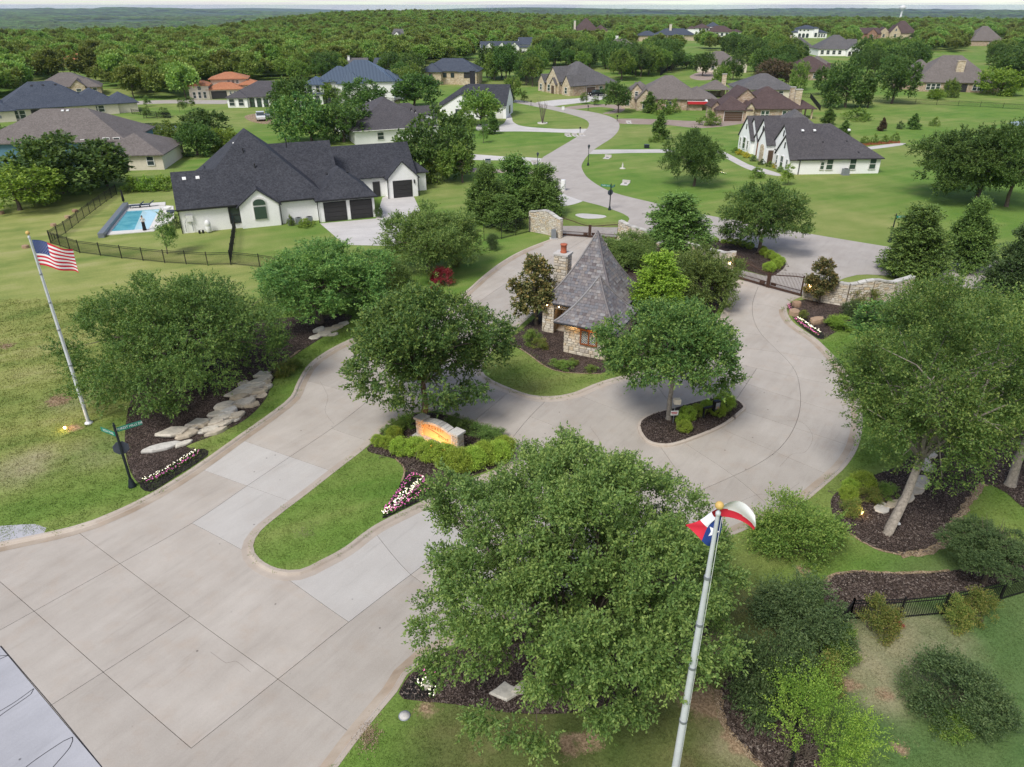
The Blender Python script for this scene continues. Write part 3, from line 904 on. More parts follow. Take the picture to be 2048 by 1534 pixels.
strip([(1700, 1068), (1745, 1095), (1800, 1110)], 0.10, 'straw')
strip([(1650, 1165), (1670, 1149), (1720, 1143), (1800, 1147), (1900, 1142)], 0.12, 'straw')
strip([(1040, 697), (1060, 711), (1091, 733), (1122, 744), (1163, 747), (1204, 748)], 0.08, 'straw')
strip([(790, 917), (809, 938), (803, 965)], 0.07, 'straw')
strip([(560, 730), (585, 712), (600, 700)], 0.14, 'straw')

# --- street beyond the gates and the driveways off it
ZS = 0.015
STREET = [(1122, 471), (1126, 452), (1150, 452), (1234, 455), (1254, 447), (1259, 438), (1247, 428), (1203, 412), (1165, 402), (1124, 386), (1098, 362), (1080, 340), (1083, 318),
          (1107, 302), (1158, 271), (1177, 253), (1172, 240), (1141, 229), (1104, 220), (1060, 211), (1010, 201), (1012, 197), (1060, 204), (1117, 214), (1158, 220), (1199, 227),
          (1230, 238), (1239, 253), (1227, 273), (1186, 301), (1165, 326), (1166, 342), (1182, 361), (1227, 385), (1322, 409), (1392, 426), (1461, 439), (1604, 465), (1779, 494), (1900, 512), (2150, 545), (2150, 610),
          (1900, 570), (1800, 555), (1735, 549), (1690, 556), (1603, 590), (1463, 552), (1480, 540), (1530, 552), (1556, 546), (1571, 530), (1560, 514), (1520, 498), (1470, 485), (1416, 482), (1330, 470), (1290, 470), (1236, 478)]
sheet('street', catmull(ground_pts(STREET), 1.2, True), ZS, M['conc_far'])
def drive(px, mat='drive', z=0.012, name='driveway', step=0.8):
    return px_sheet(name, px, z, M[mat], step)
drive([(940, 309), (1010, 313), (1083, 317), (1082, 325), (1010, 321), (940, 319)])
drive([(930, 336), (1010, 339), (1078, 341), (1080, 347), (1010, 346), (930, 343)], 'paver')
drive([(1177, 258), (1120, 258), (1050, 253), (1028, 245), (1024, 236), (1020, 228), (1012, 230), (1012, 240), (1000, 250), (960, 248), (960, 262), (1050, 263), (1172, 266)])
drive([(1184, 300), (1260, 299), (1340, 299), (1340, 305), (1260, 306), (1178, 308)])
drive([(1234, 238), (1300, 238), (1400, 242), (1480, 236), (1500, 244), (1410, 256), (1330, 250), (1239, 247)], 'paver')
drive([(1070, 206), (1110, 200), (1160, 196), (1185, 188), (1215, 190), (1200, 200), (1150, 207), (1090, 213)])
drive([(1130, 215), (1180, 209), (1235, 210), (1250, 218), (1235, 226), (1205, 227), (1230, 219), (1200, 214), (1150, 218)], 'paver')
drive([(1126, 388), (1150, 395), (1166, 402), (1128, 412), (1110, 400)])
drive([(640, 447), (752, 437), (765, 395), (775, 391), (826, 390), (840, 420), (830, 470), (790, 492), (690, 490)], 'drive', step=9)
drive([(1380, 152), (1410, 142), (1440, 148), (1430, 158), (1395, 160)], 'paver')
drive([(1440, 300), (1465, 312), (1500, 330), (1530, 338), (1560, 348), (1555, 352), (1500, 340), (1455, 318), (1435, 304)], 'drive', name='garden_path')
px_sheet('street', [(230, 205), (330, 200), (450, 200), (470, 203), (450, 208), (330, 207), (230, 211)], 0.013, M['conc_far'], 3)
px_sheet('pond', [(208, 262), (240, 250), (300, 246), (355, 250), (345, 262), (290, 275), (240, 278)], 0.012, M['pond'], 2)
px_sheet('bare_soil', [(490, 232), (525, 226), (560, 233), (565, 246), (530, 248), (500, 242)], 0.012, M['straw'], 1.5)
px_sheet('pond', [(2015, 246), (2060, 240), (2100, 244), (2100, 252), (2040, 252)], 0.012, M['pond'], 2)
px_sheet('culvert_apron', [(1150, 430), (1165, 427), (1210, 431), (1206, 436), (1170, 437)], 0.010, M['drive'], 0.5)
# ------------------------------------------------------------------ vegetation generators
def unit(v):
    return v / np.maximum(np.linalg.norm(v, axis=1, keepdims=True), 1e-9)

def leaf_quads(rs, pos, axis, L, W, up=0.6, jit=0.35):
    """one rhombic leaf at each point, long axis near 'axis'"""
    n = len(pos)
    ax = unit(axis + rs.normal(0, jit, (n, 3)))
    nr = rs.normal(0, 1, (n, 3)); nr[:, 2] = np.abs(nr[:, 2]) + up
    sd = unit(np.cross(ax, nr))
    l = L * rs.uniform(0.7, 1.3, (n, 1)); w = W * rs.uniform(0.7, 1.3, (n, 1))
    V = np.empty((n, 4, 3), np.float32)
    V[:, 0] = pos
    V[:, 1] = pos + ax * l * 0.55 + sd * w * 0.5
    V[:, 2] = pos + ax * l
    V[:, 3] = pos + ax * l * 0.45 - sd * w * 0.5
    Q = np.arange(n * 4, dtype=np.int32).reshape(n, 4)
    return V.reshape(-1, 3), Q

def lobed(rs, dirs, nl=11, base=0.70, amp=0.34, width=0.42):
    """uneven crown outline: radius factor for each direction"""
    c = unit(rs.normal(0, 1, (nl, 3)) * [1, 1, 0.8] + [0, 0, 0.25])
    f = np.zeros(len(dirs)); 
    for i in range(nl):
        ang = np.arccos(np.clip(dirs @ c[i], -1, 1))
        f = np.maximum(f, np.exp(-(ang / (width * rs.uniform(0.7, 1.3))) ** 2) * rs.uniform(0.7, 1.15))
    return base + amp * f

def crown(seed, R, b, nclump, nleaf, L, W, lo=-0.55, clump=0.16, sprig=0.55, shell=0.45, lobes=16, amp=0.34, up=0.6, cone=0.0, upturn=0.35, lps=12, tipbright=0.5, flat=0.75):
    """leaf sprigs on clumps spread through an ellipsoid (R, R, b) centred on the origin"""
    rs = np.random.RandomState(seed)
    # boughs: rounded masses set round the crown, with gaps between them
    nb = lobes
    ga = math.pi * (3 - math.sqrt(5))
    zz = np.linspace(1.0, max(lo, -0.85), nb) + rs.normal(0, 0.06, nb)
    zz = np.clip(zz, -0.9, 1.0); ph = np.arange(nb) * ga + rs.normal(0, 0.25, nb)
    bd = np.stack([np.sqrt(1 - zz * zz) * np.cos(ph), np.sqrt(1 - zz * zz) * np.sin(ph), zz], 1)
    br = amp * 1.05 * rs.uniform(0.68, 1.32, nb)
    bc = bd * (1.0 - br * 0.95 - (rs.uniform(-0.06, 0.20, nb) if amp > 0.2 else 0.0))[:, None]
    wb = br ** 2; wb /= wb.sum()
    n1 = int(nclump * (1 - 0.22 * (1 - shell)))
    bi = rs.choice(nb, n1, p=wb)
    dd = unit(rs.normal(0, 1, (n1, 3)) + bd[bi] * 0.55 + [0, 0, 0.25])
    c = bc[bi] + dd * br[bi][:, None] * rs.uniform(0.72, 1.0, (n1, 1))
    inn = unit(rs.normal(0, 1, (nclump - n1, 3))) * rs.uniform(0.15, 0.6, (nclump - n1, 1))
    c = np.concatenate([c, inn]) * [R, R, b]
    bt = rs.uniform(0, 1, nb)
    nclump = len(c)
    if cone:
        t = np.clip((c[:, 2] / b + 1) / 2, 0, 1)
        k = (1 - cone * t)
        c[:, 0] *= k; c[:, 1] *= k
    ct = np.concatenate([0.6 * rs.uniform(0, 1, n1) + 0.4 * bt[bi], rs.uniform(0, 0.6, nclump - n1)])  # inner clumps get a darker tint: crown shade put into the leaf colour
    cr = clump * R * rs.uniform(0.7, 1.35, nclump)
    if cone: cr *= (1 - 0.55 * cone * np.clip((c[:, 2] / b + 1) / 2, 0, 1))
    nsp = max(1, nleaf // lps)
    w = cr ** 2; w /= w.sum()
    ci = rs.choice(nclump, nsp, p=w)
    q = unit(rs.normal(0, 1, (nsp, 3)))
    q[:, 2] *= flat
    start = c[ci] + q * cr[ci][:, None] * rs.uniform(0.2, 1.0, (nsp, 1))
    out = unit(start / [R, R, b] + 1e-6)
    dr = unit(out * 0.8 + q * 0.7 + rs.normal(0, 0.45, (nsp, 3)) + [0, 0, upturn])
    ln = sprig * rs.uniform(0.45, 1.25, nsp)
    si = np.repeat(np.arange(nsp), lps)
    t = np.tile((np.arange(lps) + 0.5) / lps, nsp) + rs.uniform(-0.04, 0.04, nsp * lps)
    L = L * 1.08; W = W * 1.12
    pos = start[si] + dr[si] * (ln[si] * t)[:, None] + rs.normal(0, 0.035 * max(1, sprig), (len(si), 3))
    V, Q = leaf_quads(rs, pos, dr[si] * 0.8 + rs.normal(0, 0.55, (len(si), 3)), L, W, up)
    st = rs.uniform(0, 1, nsp)
    tint = np.clip(0.45 * ct[ci][si] + 0.35 * st[si] + 0.2 * t + tipbright * 0.25 * (t > 0.75), 0, 1)
    return V, Q, np.repeat(tint, 4), c

def trunk_mesh(seed, zc, R, b, centers, r0, fork=0.35, nlimb=7, mat='bark', lean=(0, 0), stems=1, name='trunk'):
    rg = random.Random(seed); mb = MB()
    cs = [Vector(q) + Vector((0, 0, zc)) for q in centers]
    rg.shuffle(cs)
    fz = zc * fork * 1.6
    for s in range(stems):
        off = Vector((0, 0, 0)) if stems == 1 else Vector((rg.uniform(-.35, .35), rg.uniform(-.35, .35), 0))
        base = off + Vector((0, 0, -0.15))
        top = Vector((lean[0] + off.x * 3, lean[1] + off.y * 3, fz))
        k = 1.0 if stems == 1 else 0.55
        mid = base.lerp(top, 0.5) + Vector((rg.uniform(-.1, .1), rg.uniform(-.1, .1), 0)) * zc * 0.25
        mb.tube([base, base + Vector((0, 0, 0.35)), mid, top], [r0 * k * 1.45, r0 * k * 1.08, r0 * k * 0.9, r0 * k * 0.75], 9)
        own = cs[s::stems]
        for i, e in enumerate(own[:nlimb]):
            e = top.lerp(e, 0.92)
            m1 = top.lerp(e, 0.45) + Vector((0, 0, (e - top).length * 0.10)) + Vector((rg.uniform(-1, 1), rg.uniform(-1, 1), 0)) * R * 0.05
            rr = r0 * k * rg.uniform(0.32, 0.5)
            mb.tube([top - Vector((0, 0, 0.1)), m1, e], [rr, rr * 0.6, rr * 0.18], 6, cap=False)
            for e2 in own[nlimb + i * 5: nlimb + i * 5 + 5]:
                if (e2 - m1).length < R * 1.1:
                    mb.tube([m1, m1.lerp(e2, 0.5) + Vector((0, 0, 0.12 * R * rg.random())), m1.lerp(e2, 0.95)], [rr * 0.5, rr * 0.3, rr * 0.1], 5, cap=False)
    return mb.mesh(name, M[mat])

def fit(base, l, r, t, bt):
    """crown radius, half height and centre height from its bounding box in the photograph, standing at ground point base"""
    Y = base.y
    cxp, cyp = (l + r) / 2, (t + bt) / 2
    zc = Zat(cyp, Y)
    v = (cyp - 767) / F
    dep = Y * CP + (H - zc) * SP
    th = math.atan2(H - zc, Y)
    R = (r - l) / 2 / F * dep
    half = (bt - t) / 2 / F * dep * math.cos(math.atan(v)) ** 0
    bb = half * half - (R * math.sin(th)) ** 2
    b = math.sqrt(bb) / math.cos(th) if bb > 0 else 0
    b = max(b, 0.45 * R)
    X = (cxp - 1024) / F * dep
    return R, b, zc - base.z, X - base.x

PROTO = {}
def proto(key, seed, R, b, zc, leaf, nclump, nleaf, L, W, r0=0.2, bark='bark', nlimb=7, fork=0.35, stems=1, **kw):
    V, Q, T, c = crown(seed, R, b, nclump, nleaf, L, W, **kw)
    cm = mesh_np('crown', V, Q, M[leaf], tint=T)
    tm = trunk_mesh(seed + 7, zc, R, b, c, r0, fork, nlimb, bark, stems=stems)
    PROTO[key] = (cm, tm, R, b, zc)

def plant(key, base, R, b, zc, name, label, cat='tree', group=None, rz=0.0, off=0.0, offy=0.0, leaf=None, trunk=True):
    cm, tm, R0, b0, z0 = PROTO[key]
    o = empty(name, base, 0.0, label, cat, group)
    cn_ = obj('crown', cm, o, (off, offy, zc), rz, (R / R0, R / R0, b / b0))
    if leaf is not None:
        cn_.material_slots[0].link = 'OBJECT'; cn_.material_slots[0].material = M[leaf]
    if trunk:
        k = max(0.35, R / R0)
        obj('trunk', tm, o, (0, 0, 0), rz, (k, k, zc / z0))
    return o

def tree_px(key, bpx, box, name, label, group=None, cat='tree', rz=None, leaf=None, trunk=True, seed=[0]):
    """bpx: pixel of the foot; box: (left, right, top, bottom) pixels of the crown"""
    base = P(*bpx)
    R, b, zc, off = fit(base, *box)
    seed[0] += 1
    if rz is None: rz = seed[0] * 2.399
    return plant(key, base, R, b, max(zc, b * 0.6), name, label, cat, group, rz, off, 0, leaf, trunk)

# near trees: their own meshes (leaf size true to distance); far ones: coarser
proto('live_a', 11, 5.0, 3.6, 4.2, 'leaf_live', 280, 70000, 0.15, 0.075, 0.28, nlimb=9, fork=0.22, lo=-0.5, clump=0.12, sprig=0.5, upturn=0.15, lobes=22)
proto('oak_b', 23, 5.6, 4.0, 5.4, 'leaf_oak', 220, 52000, 0.18, 0.095, 0.24, nlimb=8, fork=0.30, lo=-0.75, clump=0.13, sprig=0.6, upturn=0.05, amp=0.36, lobes=18)
proto('juniper', 41, 2.2, 3.4, 3.6, 'leaf_jun', 260, 34000, 0.15, 0.075, 0.14, nlimb=6, fork=0.2, lo=-0.95, clump=0.20, sprig=0.55, cone=0.60, shell=0.35, amp=0.30, lobes=16, upturn=0.55, lps=14, up=0.2)
proto('magnolia', 53, 1.6, 2.3, 3.0, 'leaf_mag', 95, 7600, 0.165, 0.085, 0.10, nlimb=7, fork=0.16, lo=-0.95, clump=0.20, sprig=0.26, cone=0.55, shell=0.35, amp=0.30, lps=10, upturn=0.4, lobes=12)
proto('shrub', 61, 1.0, 0.85, 0.8, 'leaf_shrub', 70, 7000, 0.075, 0.042, 0.04, nlimb=7, fork=0.15, lo=-0.8, clump=0.24, sprig=0.30, shell=0.4, amp=0.25, lps=10, stems=3)
proto('wispy', 67, 1.6, 1.2, 1.2, 'leaf_blue', 110, 20000, 0.09, 0.040, 0.04, nlimb=9, fork=0.12, lo=-0.7, clump=0.20, sprig=0.5, shell=0.4, amp=0.36, lobes=14, lps=14, upturn=0.5, stems=4)
proto('ball', 71, 0.5, 0.42, 0.38, 'leaf_box', 240, 11000, 0.036, 0.024, 0.03, nlimb=4, fork=0.2, lo=-0.75, clump=0.16, sprig=0.06, shell=0.95, amp=0.14, lobes=150, lps=6, upturn=0.3, stems=2)
proto('lime', 79, 1.8, 2.2, 1.8, 'leaf_lime', 46, 12000, 0.075, 0.036, 0.05, nlimb=12, fork=0.12, lo=-0.3, clump=0.13, sprig=1.25, shell=0.4, amp=0.30, lobes=10, lps=34, upturn=1.5, stems=4)
for i_, (sd_, kk) in enumerate(((101, {}), (113, dict(amp=0.40, lobes=13)), (127, dict(lo=-0.8, amp=0.3)), (139, dict(lobes=16)))):
    proto('far%d' % i_, sd_, 5.0, 4.2, 5.0, 'leaf_far', 120, 8200, 0.40, 0.23, 0.26, nlimb=7, fork=0.24, clump=0.17, sprig=0.7, lps=7, upturn=0.2, **{**dict(lo=-0.6), **kk})
proto('sapling', 149, 1.5, 2.2, 2.9, 'leaf_elm', 50, 3800, 0.16, 0.08, 0.06, nlimb=6, fork=0.28, lo=-0.9, clump=0.2, sprig=0.5, cone=0.5, shell=0.3, lps=8)
proto('farjun', 157, 2.2, 3.6, 3.7, 'leaf_jun', 120, 7000, 0.30, 0.17, 0.15, nlimb=3, fork=0.2, lo=-0.95, clump=0.2, sprig=0.6, cone=0.75, shell=0.3, lps=7, upturn=0.5)
proto('farshrub', 163, 1.6, 1.2, 1.1, 'leaf_shrub', 50, 2200, 0.20, 0.11, 0.06, nlimb=4, fork=0.15, lo=-0.8, clump=0.22, sprig=0.35, shell=0.4, lps=6, stems=2)
for i_ in range(3):
    proto('wood%d' % i_, 171 + i_, 4.6, (3.4, 2.9, 3.9)[i_], 5.0, 'leaf_forest', 90, 4200, 0.62, 0.42, 0.2, nlimb=2, lo=-0.35, clump=0.16, sprig=0.8, lps=4, amp=(0.30, 0.38, 0.26)[i_], lobes=(15, 9, 20)[i_], upturn=0.3, up=1.0)
# ------------------------------------------------------------------ the trees round the entrance
def own_tree(key, seed, bpx, box, leaf, nclump, nleaf, L, W, r0, name, label, bark='bark', nlimb=9, fork=0.3, cat='tree', group=None, lean=(0, 0), offy=0.0, bmin=None, stems=1, dz=0.0, **kw):
    base = P(*bpx)
    R, b, zc, off = fit(base, *box)
    zc += dz
    if bmin: b = max(b, bmin)
    V, Q, T, c = crown(seed, R, b, nclump, nleaf, L, W, **kw)
    o = empty(name, base, 0, label, cat, group)
    obj('crown', mesh_np('crown', V, Q, M[leaf], tint=T), o, (off, offy, zc))
    c2 = c + np.array([off, offy, 0])
    obj('trunk', trunk_mesh(seed + 3, zc, R, b, c2, r0, fork, nlimb, bark, lean=lean, stems=stems), o)
    return o

own_tree('front', 201, (1165, 1345), (800, 1500, 848, 1462), 'leaf_live', 440, 230000, 0.110, 0.057, 0.26, 'live_oak_tree',
         'largest live oak, standing between the drive and the single-star flag',
         nlimb=12, fork=0.24, lo=-0.65, clump=0.078, sprig=0.42, amp=0.32, lobes=33, upturn=0.25)
own_tree('t4', 211, (850, 834), (672, 1030, 566, 835), 'leaf_oak', 280, 70000, 0.165, 0.088, 0.22, 'oak_tree',
         'dark green oak growing directly behind the lit stone entrance sign', nlimb=10, fork=0.34, lo=-0.8, clump=0.12, sprig=0.55, amp=0.34, lobes=20, upturn=0.05)
own_tree('t5', 223, (1337, 838), (1190, 1482, 590, 795), 'leaf_oak', 240, 56000, 0.16, 0.085, 0.17, 'oak_tree',
         'slim-trunked oak on the keypad island in front of the gatehouse', 'bark_pale', nlimb=10, fork=0.36, lo=-0.7, clump=0.13, sprig=0.55, amp=0.38, lobes=15, upturn=0.1)
own_tree('t7', 229, (1775, 1068), (1705, 2120, 580, 1000), 'leaf_elm', 270, 84000, 0.125, 0.058, 0.24, 'elm_tree',
         'tall airy tree with pale leaning trunk in the bed of white rocks', 'bark_pale', nlimb=14, fork=0.30, lo=-0.95, clump=0.12, sprig=0.7, shell=0.2, amp=0.35, lobes=17, lean=(1.3, 1.2), offy=1.8)
own_tree('t7b', 233, (2020, 970), (1890, 2330, 590, 900), 'leaf_elm', 150, 36000, 0.13, 0.065, 0.26, 'elm_tree',
         'tree with thick upright pale trunk at the edge of the white rock bed', 'bark_pale', nlimb=9, fork=0.3, lo=-0.7, clump=0.17, sprig=0.75, shell=0.3, amp=0.40, lean=(0.5, 0.6))
own_tree('t1', 239, (372, 782), (118, 585, 530, 845), 'leaf_live_b', 320, 120000, 0.135, 0.072, 0.26, 'live_oak_tree',
         'wide spreading live oak over the bark bed above the rock ledge, beside the striped flag', nlimb=11, fork=0.2, lo=-0.6, clump=0.11, sprig=0.5, amp=0.32, lobes=26, upturn=0.2)
base_ = (640, 640)
tree_px('live_a', (640, 645), (500, 795, 478, 652), 'live_oak_tree', 'live oak between the rock ledge and the driveway of the large white house', leaf='leaf_live_b')
tree_px('live_a', (858, 545), (752, 970, 412, 560), 'live_oak_tree', 'grey-green live oak on the verge beside the crimson shrub', rz=1.0)
tree_px('live_a', (770, 600), (690, 830, 505, 610), 'live_oak_tree', 'smaller live oak tucked between two larger ones on the verge by the drive', rz=4.0)
tree_px('oak_b', (1518, 505), (1438, 1618, 362, 500), 'oak_tree', 'round-headed oak in the clipped-box bed outside the gates', rz=0.4)
tree_px('live_a', (1395, 610), (1310, 1485, 490, 640), 'live_oak_tree', 'live oak behind the gatehouse, by the wall between the two gates', rz=2.0)
tree_px('live_a', (1245, 530), (1195, 1320, 468, 555), 'live_oak_tree', 'small live oak between the gatehouse roof and the stone wall', rz=5.0)
tree_px('juniper', (1308, 655), (1250, 1385, 505, 640), 'juniper_tree', 'bright yellow-green juniper right beside the gatehouse roof', leaf='leaf_jun_b')
tree_px('juniper', (1350, 505), (1272, 1432, 388, 510), 'juniper_tree', 'dark juniper in front of the stone wall between the two gates')
for lb, bp, bx in (('dark juniper at the iron fence end of the clump by the far gate wall', (972, 442), (918, 1030, 335, 472)), ('tallest dark juniper in the middle of the clump by the far gate wall', (1030, 425), (962, 1092, 320, 458)),
                   ('dark juniper right behind the stone wall of the far gate', (1085, 432), (1032, 1134, 332, 448)), ('low juniper filling the foot of the clump by the far gate wall', (1010, 455), (960, 1060, 390, 465))):
    tree_px('juniper', bp, bx, 'juniper_tree', lb, 'junipers beside the far gate wall')
tree_px('juniper', (1850, 548), (1755, 1910, 412, 565), 'juniper_tree', 'broad dark juniper behind the curved end wall, nearer the street sign')
tree_px('juniper', (1945, 540), (1888, 2000, 400, 552), 'juniper_tree', 'taller dark juniper beyond the curved end wall', rz=2.0)
tree_px('juniper', (2035, 590), (1970, 2100, 470, 640), 'juniper_tree', 'dark juniper at the back of the shrub border past the end wall', rz=3.0, leaf='leaf_blue')
tree_px('magnolia', (1072, 650), (1010, 1128, 502, 645), 'magnolia_tree', 'bronze-green magnolia beside the gatehouse chimney')
tree_px('magnolia', (1638, 606), (1602, 1678, 510, 600), 'magnolia_tree', 'young bronze-green magnolia in front of the curved end wall', rz=1.3)
tree_px('oak_b', (1388, 372), (1324, 1447, 262, 365), 'oak_tree', 'round oak alone on the open lawn across the street from the gates', rz=3.0, leaf='leaf_far')
tree_px('oak_b', (1952, 400), (1828, 2060, 255, 392), 'oak_tree', 'broad dark oak at the edge of the open lawn, near the street sign', rz=1.2, leaf='leaf_far')
tree_px('oak_b', (2012, 413), (1945, 2120, 240, 400), 'oak_tree', 'broad oak leaning beside its neighbour at the edge of the open lawn', rz=5.2, leaf='leaf_far')
tree_px('sapling', (1002, 545) if False else (335, 508), (308, 358, 425, 500), 'sapling_tree', 'young upright tree in a mulch ring inside the iron fence by the pool')
tree_px('sapling', (1740, 735), (1690, 1800, 600, 700), 'maple_tree', 'small slender tree on the verge opposite the keypad island', leaf='leaf_oak')
tree_px('live_a', (1930, 790), (1830, 2080, 590, 770), 'live_oak_tree', 'tree with pale green crown behind the airy elm, past the end wall', rz=0.7, leaf='leaf_elm')
# ------------------------------------------------------------------ house builder
NOFOREST = []      # pixel boxes kept clear of woodland, filled by the houses
class House:
    """local x along the front, y away from it; origin at a ground pixel"""
    def __init__(self, name, label, px, rot, wall, roof, cat='house', group=None, trim='trim_white', clear=None, z=None):
        b = P(*px)
        if z is not None: b.z = z
        self.o = empty(name, b, math.radians(rot), label, cat, group)
        self.wall, self.roofm, self.trim = wall, roof, trim
        self.b = b; self.k = 0
        if clear: NOFOREST.append(clear)
    def eps(self):
        self.k += 1
        return 0.0023 * self.k
    def vol(self, x0, x1, y0, y1, h, roof='hip', pitch=0.5, oh=0.4, z0=0.0, wall=None, rmat=None, gable=None, nowall=False, ridge=None):
        e = self.eps(); x0 -= e; y0 -= e; x1 += e; y1 += e; h -= e
        wm = M[wall or self.wall]; rm = M[rmat or self.roofm]
        w, d = x1 - x0, y1 - y0; cx, cy = (x0 + x1) / 2, (y0 + y1) / 2
        mb = MB()
        if not nowall:
            mb.prism([(x0, y0), (x1, y0), (x1, y1), (x0, y1)], z0 - (0.4 if z0 == 0 else 0), z0 + h)
        H0 = z0 + h
        rb = MB(); T = 0.16
        zed = H0 - oh * pitch * 0.5
        X0, X1, Y0, Y1 = x0 - oh, x1 + oh, y0 - oh, y1 + oh
        if roof == 'hip':
            if w >= d:
                rh = (d / 2 + oh) * pitch; a, b = X0 + d / 2 + oh, X1 - d / 2 - oh
                if b - a < 0.1: a = b = cx
                r = [(a, cy), (b, cy)]
            else:
                rh = (w / 2 + oh) * pitch; a, b = Y0 + w / 2 + oh, Y1 - w / 2 - oh
                r = [(cx, a), (cx, b)]
            v = [(X0, Y0, zed - T), (X1, Y0, zed - T), (X1, Y1, zed - T), (X0, Y1, zed - T), (X0, Y0, zed), (X1, Y0, zed), (X1, Y1, zed), (X0, Y1, zed),
                 (r[0][0], r[0][1], zed + rh), (r[1][0], r[1][1], zed + rh)]
            f = [(3, 2, 1, 0), (0, 1, 5, 4), (1, 2, 6, 5), (2, 3, 7, 6), (3, 0, 4, 7)]
            if w >= d: f += [(4, 5, 9, 8), (6, 7, 8, 9), (5, 6, 9), (7, 4, 8)]
            else: f += [(4, 5, 8), (6, 7, 9), (5, 6, 9, 8), (7, 4, 8, 9)]
            rb.add(v, f)
        elif roof in ('gx', 'gy'):
            if roof == 'gx':
                rh = (d / 2 + oh) * pitch; g = 0.22
                prof = [(Y0, zed), (cy, zed + rh), (Y1, zed)]
                ends = (x0 - g, x1 + g); pt = lambda u, q, z: (u, q, z)
                if not nowall:
                    for xx, s in ((x0, -1), (x1, 1)):
                        top = H0 + (d / 2) * pitch - T * 0.6
                        mb.add([(xx, y0, H0), (xx, y1, H0), (xx, cy, top), (xx - s * 0.2, y0, H0), (xx - s * 0.2, y1, H0), (xx - s * 0.2, cy, top)], [(0, 1, 2), (5, 4, 3), (0, 2, 5, 3), (1, 4, 5, 2)])
            else:
                rh = (w / 2 + oh) * pitch; g = 0.22
                prof = [(X0, zed), (cx, zed + rh), (X1, zed)]
                ends = (y0 - g, y1 + g); pt = lambda u, q, z: (q, u, z)
                if not nowall:
                    for yy, s in ((y0, -1), (y1, 1)):
                        top = H0 + (w / 2) * pitch - T * 0.6
                        mb.add([(x0, yy, H0), (x1, yy, H0), (cx, yy, top), (x0, yy - s * 0.2, H0), (x1, yy - s * 0.2, H0), (cx, yy - s * 0.2, top)], [(0, 1, 2), (5, 4, 3), (0, 2, 5, 3), (1, 4, 5, 2)])
            for (qa, za), (qb, zb) in ((prof[0], prof[1]), (prof[1], prof[2])):
                v = [pt(u, q, z) for u in ends for q, z in ((qa, za), (qb, zb), (qb, zb - T), (qa, za - T))]
                rb.add(v, [(0, 1, 2, 3), (7, 6, 5, 4), (0, 4, 5, 1), (1, 5, 6, 2), (2, 6, 7, 3), (3, 7, 4, 0)])
        elif roof == 'flat':
            rb.box((cx, cy, H0 + 0.1), (w + 2 * oh, d + 2 * oh, 0.2))
        wo = mb.build('wall', wm, self.o) if not nowall else None
        ro = rb.build('roof', rm, self.o)
        return wo, ro
    def _place(self, side, at, u, z, w, h, dep):
        if side == 's': return (u, at - dep / 2, z + h / 2), (w, dep, h)
        if side == 'n': return (u, at + dep / 2, z + h / 2), (w, dep, h)
        if side == 'w': return (at - dep / 2, u, z + h / 2), (dep, w, h)
        return (at + dep / 2, u, z + h / 2), (dep, w, h)
    def win(self, side, at, u, z, w, h, trim=None, glass='glass', bar=True, name='window'):
        c, d = self._place(side, at, u, z, w + 0.2, h + 0.2, 0.12)
        c = (c[0], c[1], c[2] - 0.1)
        mb = MB()
        # frame: four bars and a meeting rail
        ax = 0 if side in 'sn' else 1
        def bar_(du, dz, ww, hh, dep=0.12, mb_=mb):
            q = list(c); q[ax] += du; q[2] += dz
            s = [0, 0, 0]; s[ax] = ww; s[1 - ax] = dep; s[2] = hh
            mb_.box(q, s)
        bar_(-w / 2 - 0.05, 0, 0.1, h + 0.2); bar_(w / 2 + 0.05, 0, 0.1, h + 0.2)
        bar_(0, h / 2 + 0.05, w, 0.1); bar_(0, -h / 2 - 0.05, w, 0.1)
        if bar: bar_(0, 0.02, w, 0.07)
        fo = mb.build(name, M[trim or self.trim], self.o)
        pb = MB(); bar_(0, 0, w, h, 0.05, pb)
        pb.build('pane', M[glass], fo)
        return fo
    def panel(self, name, side, at, u, z, w, h, mat, dep=0.06, frame=None):
        c, d = self._place(side, at, u, z, w, h, dep)
        o = MB().box(c, d).build(name, M[mat], self.o)
        return o
    def garage(self, side, at, u, w, h, mat='door_dark'):
        """sectional door: four leaves with grooves"""
        d0 = None
        mb = MB(); n = 4
        c, d = self._place(side, at, u, 0.0, w + 0.24, h + 0.12, 0.05)
        do = MB().box(c, d).build('garage_door', M['trim_black' if mat == 'door_dark' else self.trim], self.o)
        for i in range(n):
            c, d = self._place(side, at, u, 0.03 + i * h / n, w, h / n - 0.035, 0.09)
            MB().box(c, d).build('door_panel', M[mat], do)
        return do
    def chimney(self, x, y, w, d, z0, z1, mat, cap='coping', pot=False):
        o = MB().box((x, y, (z0 + z1) / 2), (w, d, z1 - z0)).build('chimney', M[mat], self.o)
        MB().box((x, y, z1 + 0.08), (w + 0.2, d + 0.2, 0.16)).build('chimney_cap', M[cap], o)
        if pot: MB().lathe([(0.16, 0), (0.17, 0.35), (0.14, 0.38)], 10, (x, y, z1 + 0.16)).build('chimney_pot', M['terracotta_pot'], o)
        return o
    def vent(self, x, y, z, h=0.7, r=0.07, mat='trim_black'):
        MB().tube([(x, y, z - 0.3), (x, y, z + h)], r, 8).tube([(x, y, z + h), (x, y, z + h + 0.12)], r * 1.7, 8).build('roof_vent', M[mat], self.o)
    def lowvent(self, x, y, z, pitch, mat='grey_metal', s=0.34):
        A = math.atan(pitch)
        MB().box((x, y, z + 0.08), (s, s, 0.16), M=Matrix.Rotation(A, 3, 'X')).build('roof_vent', M[mat], self.o)
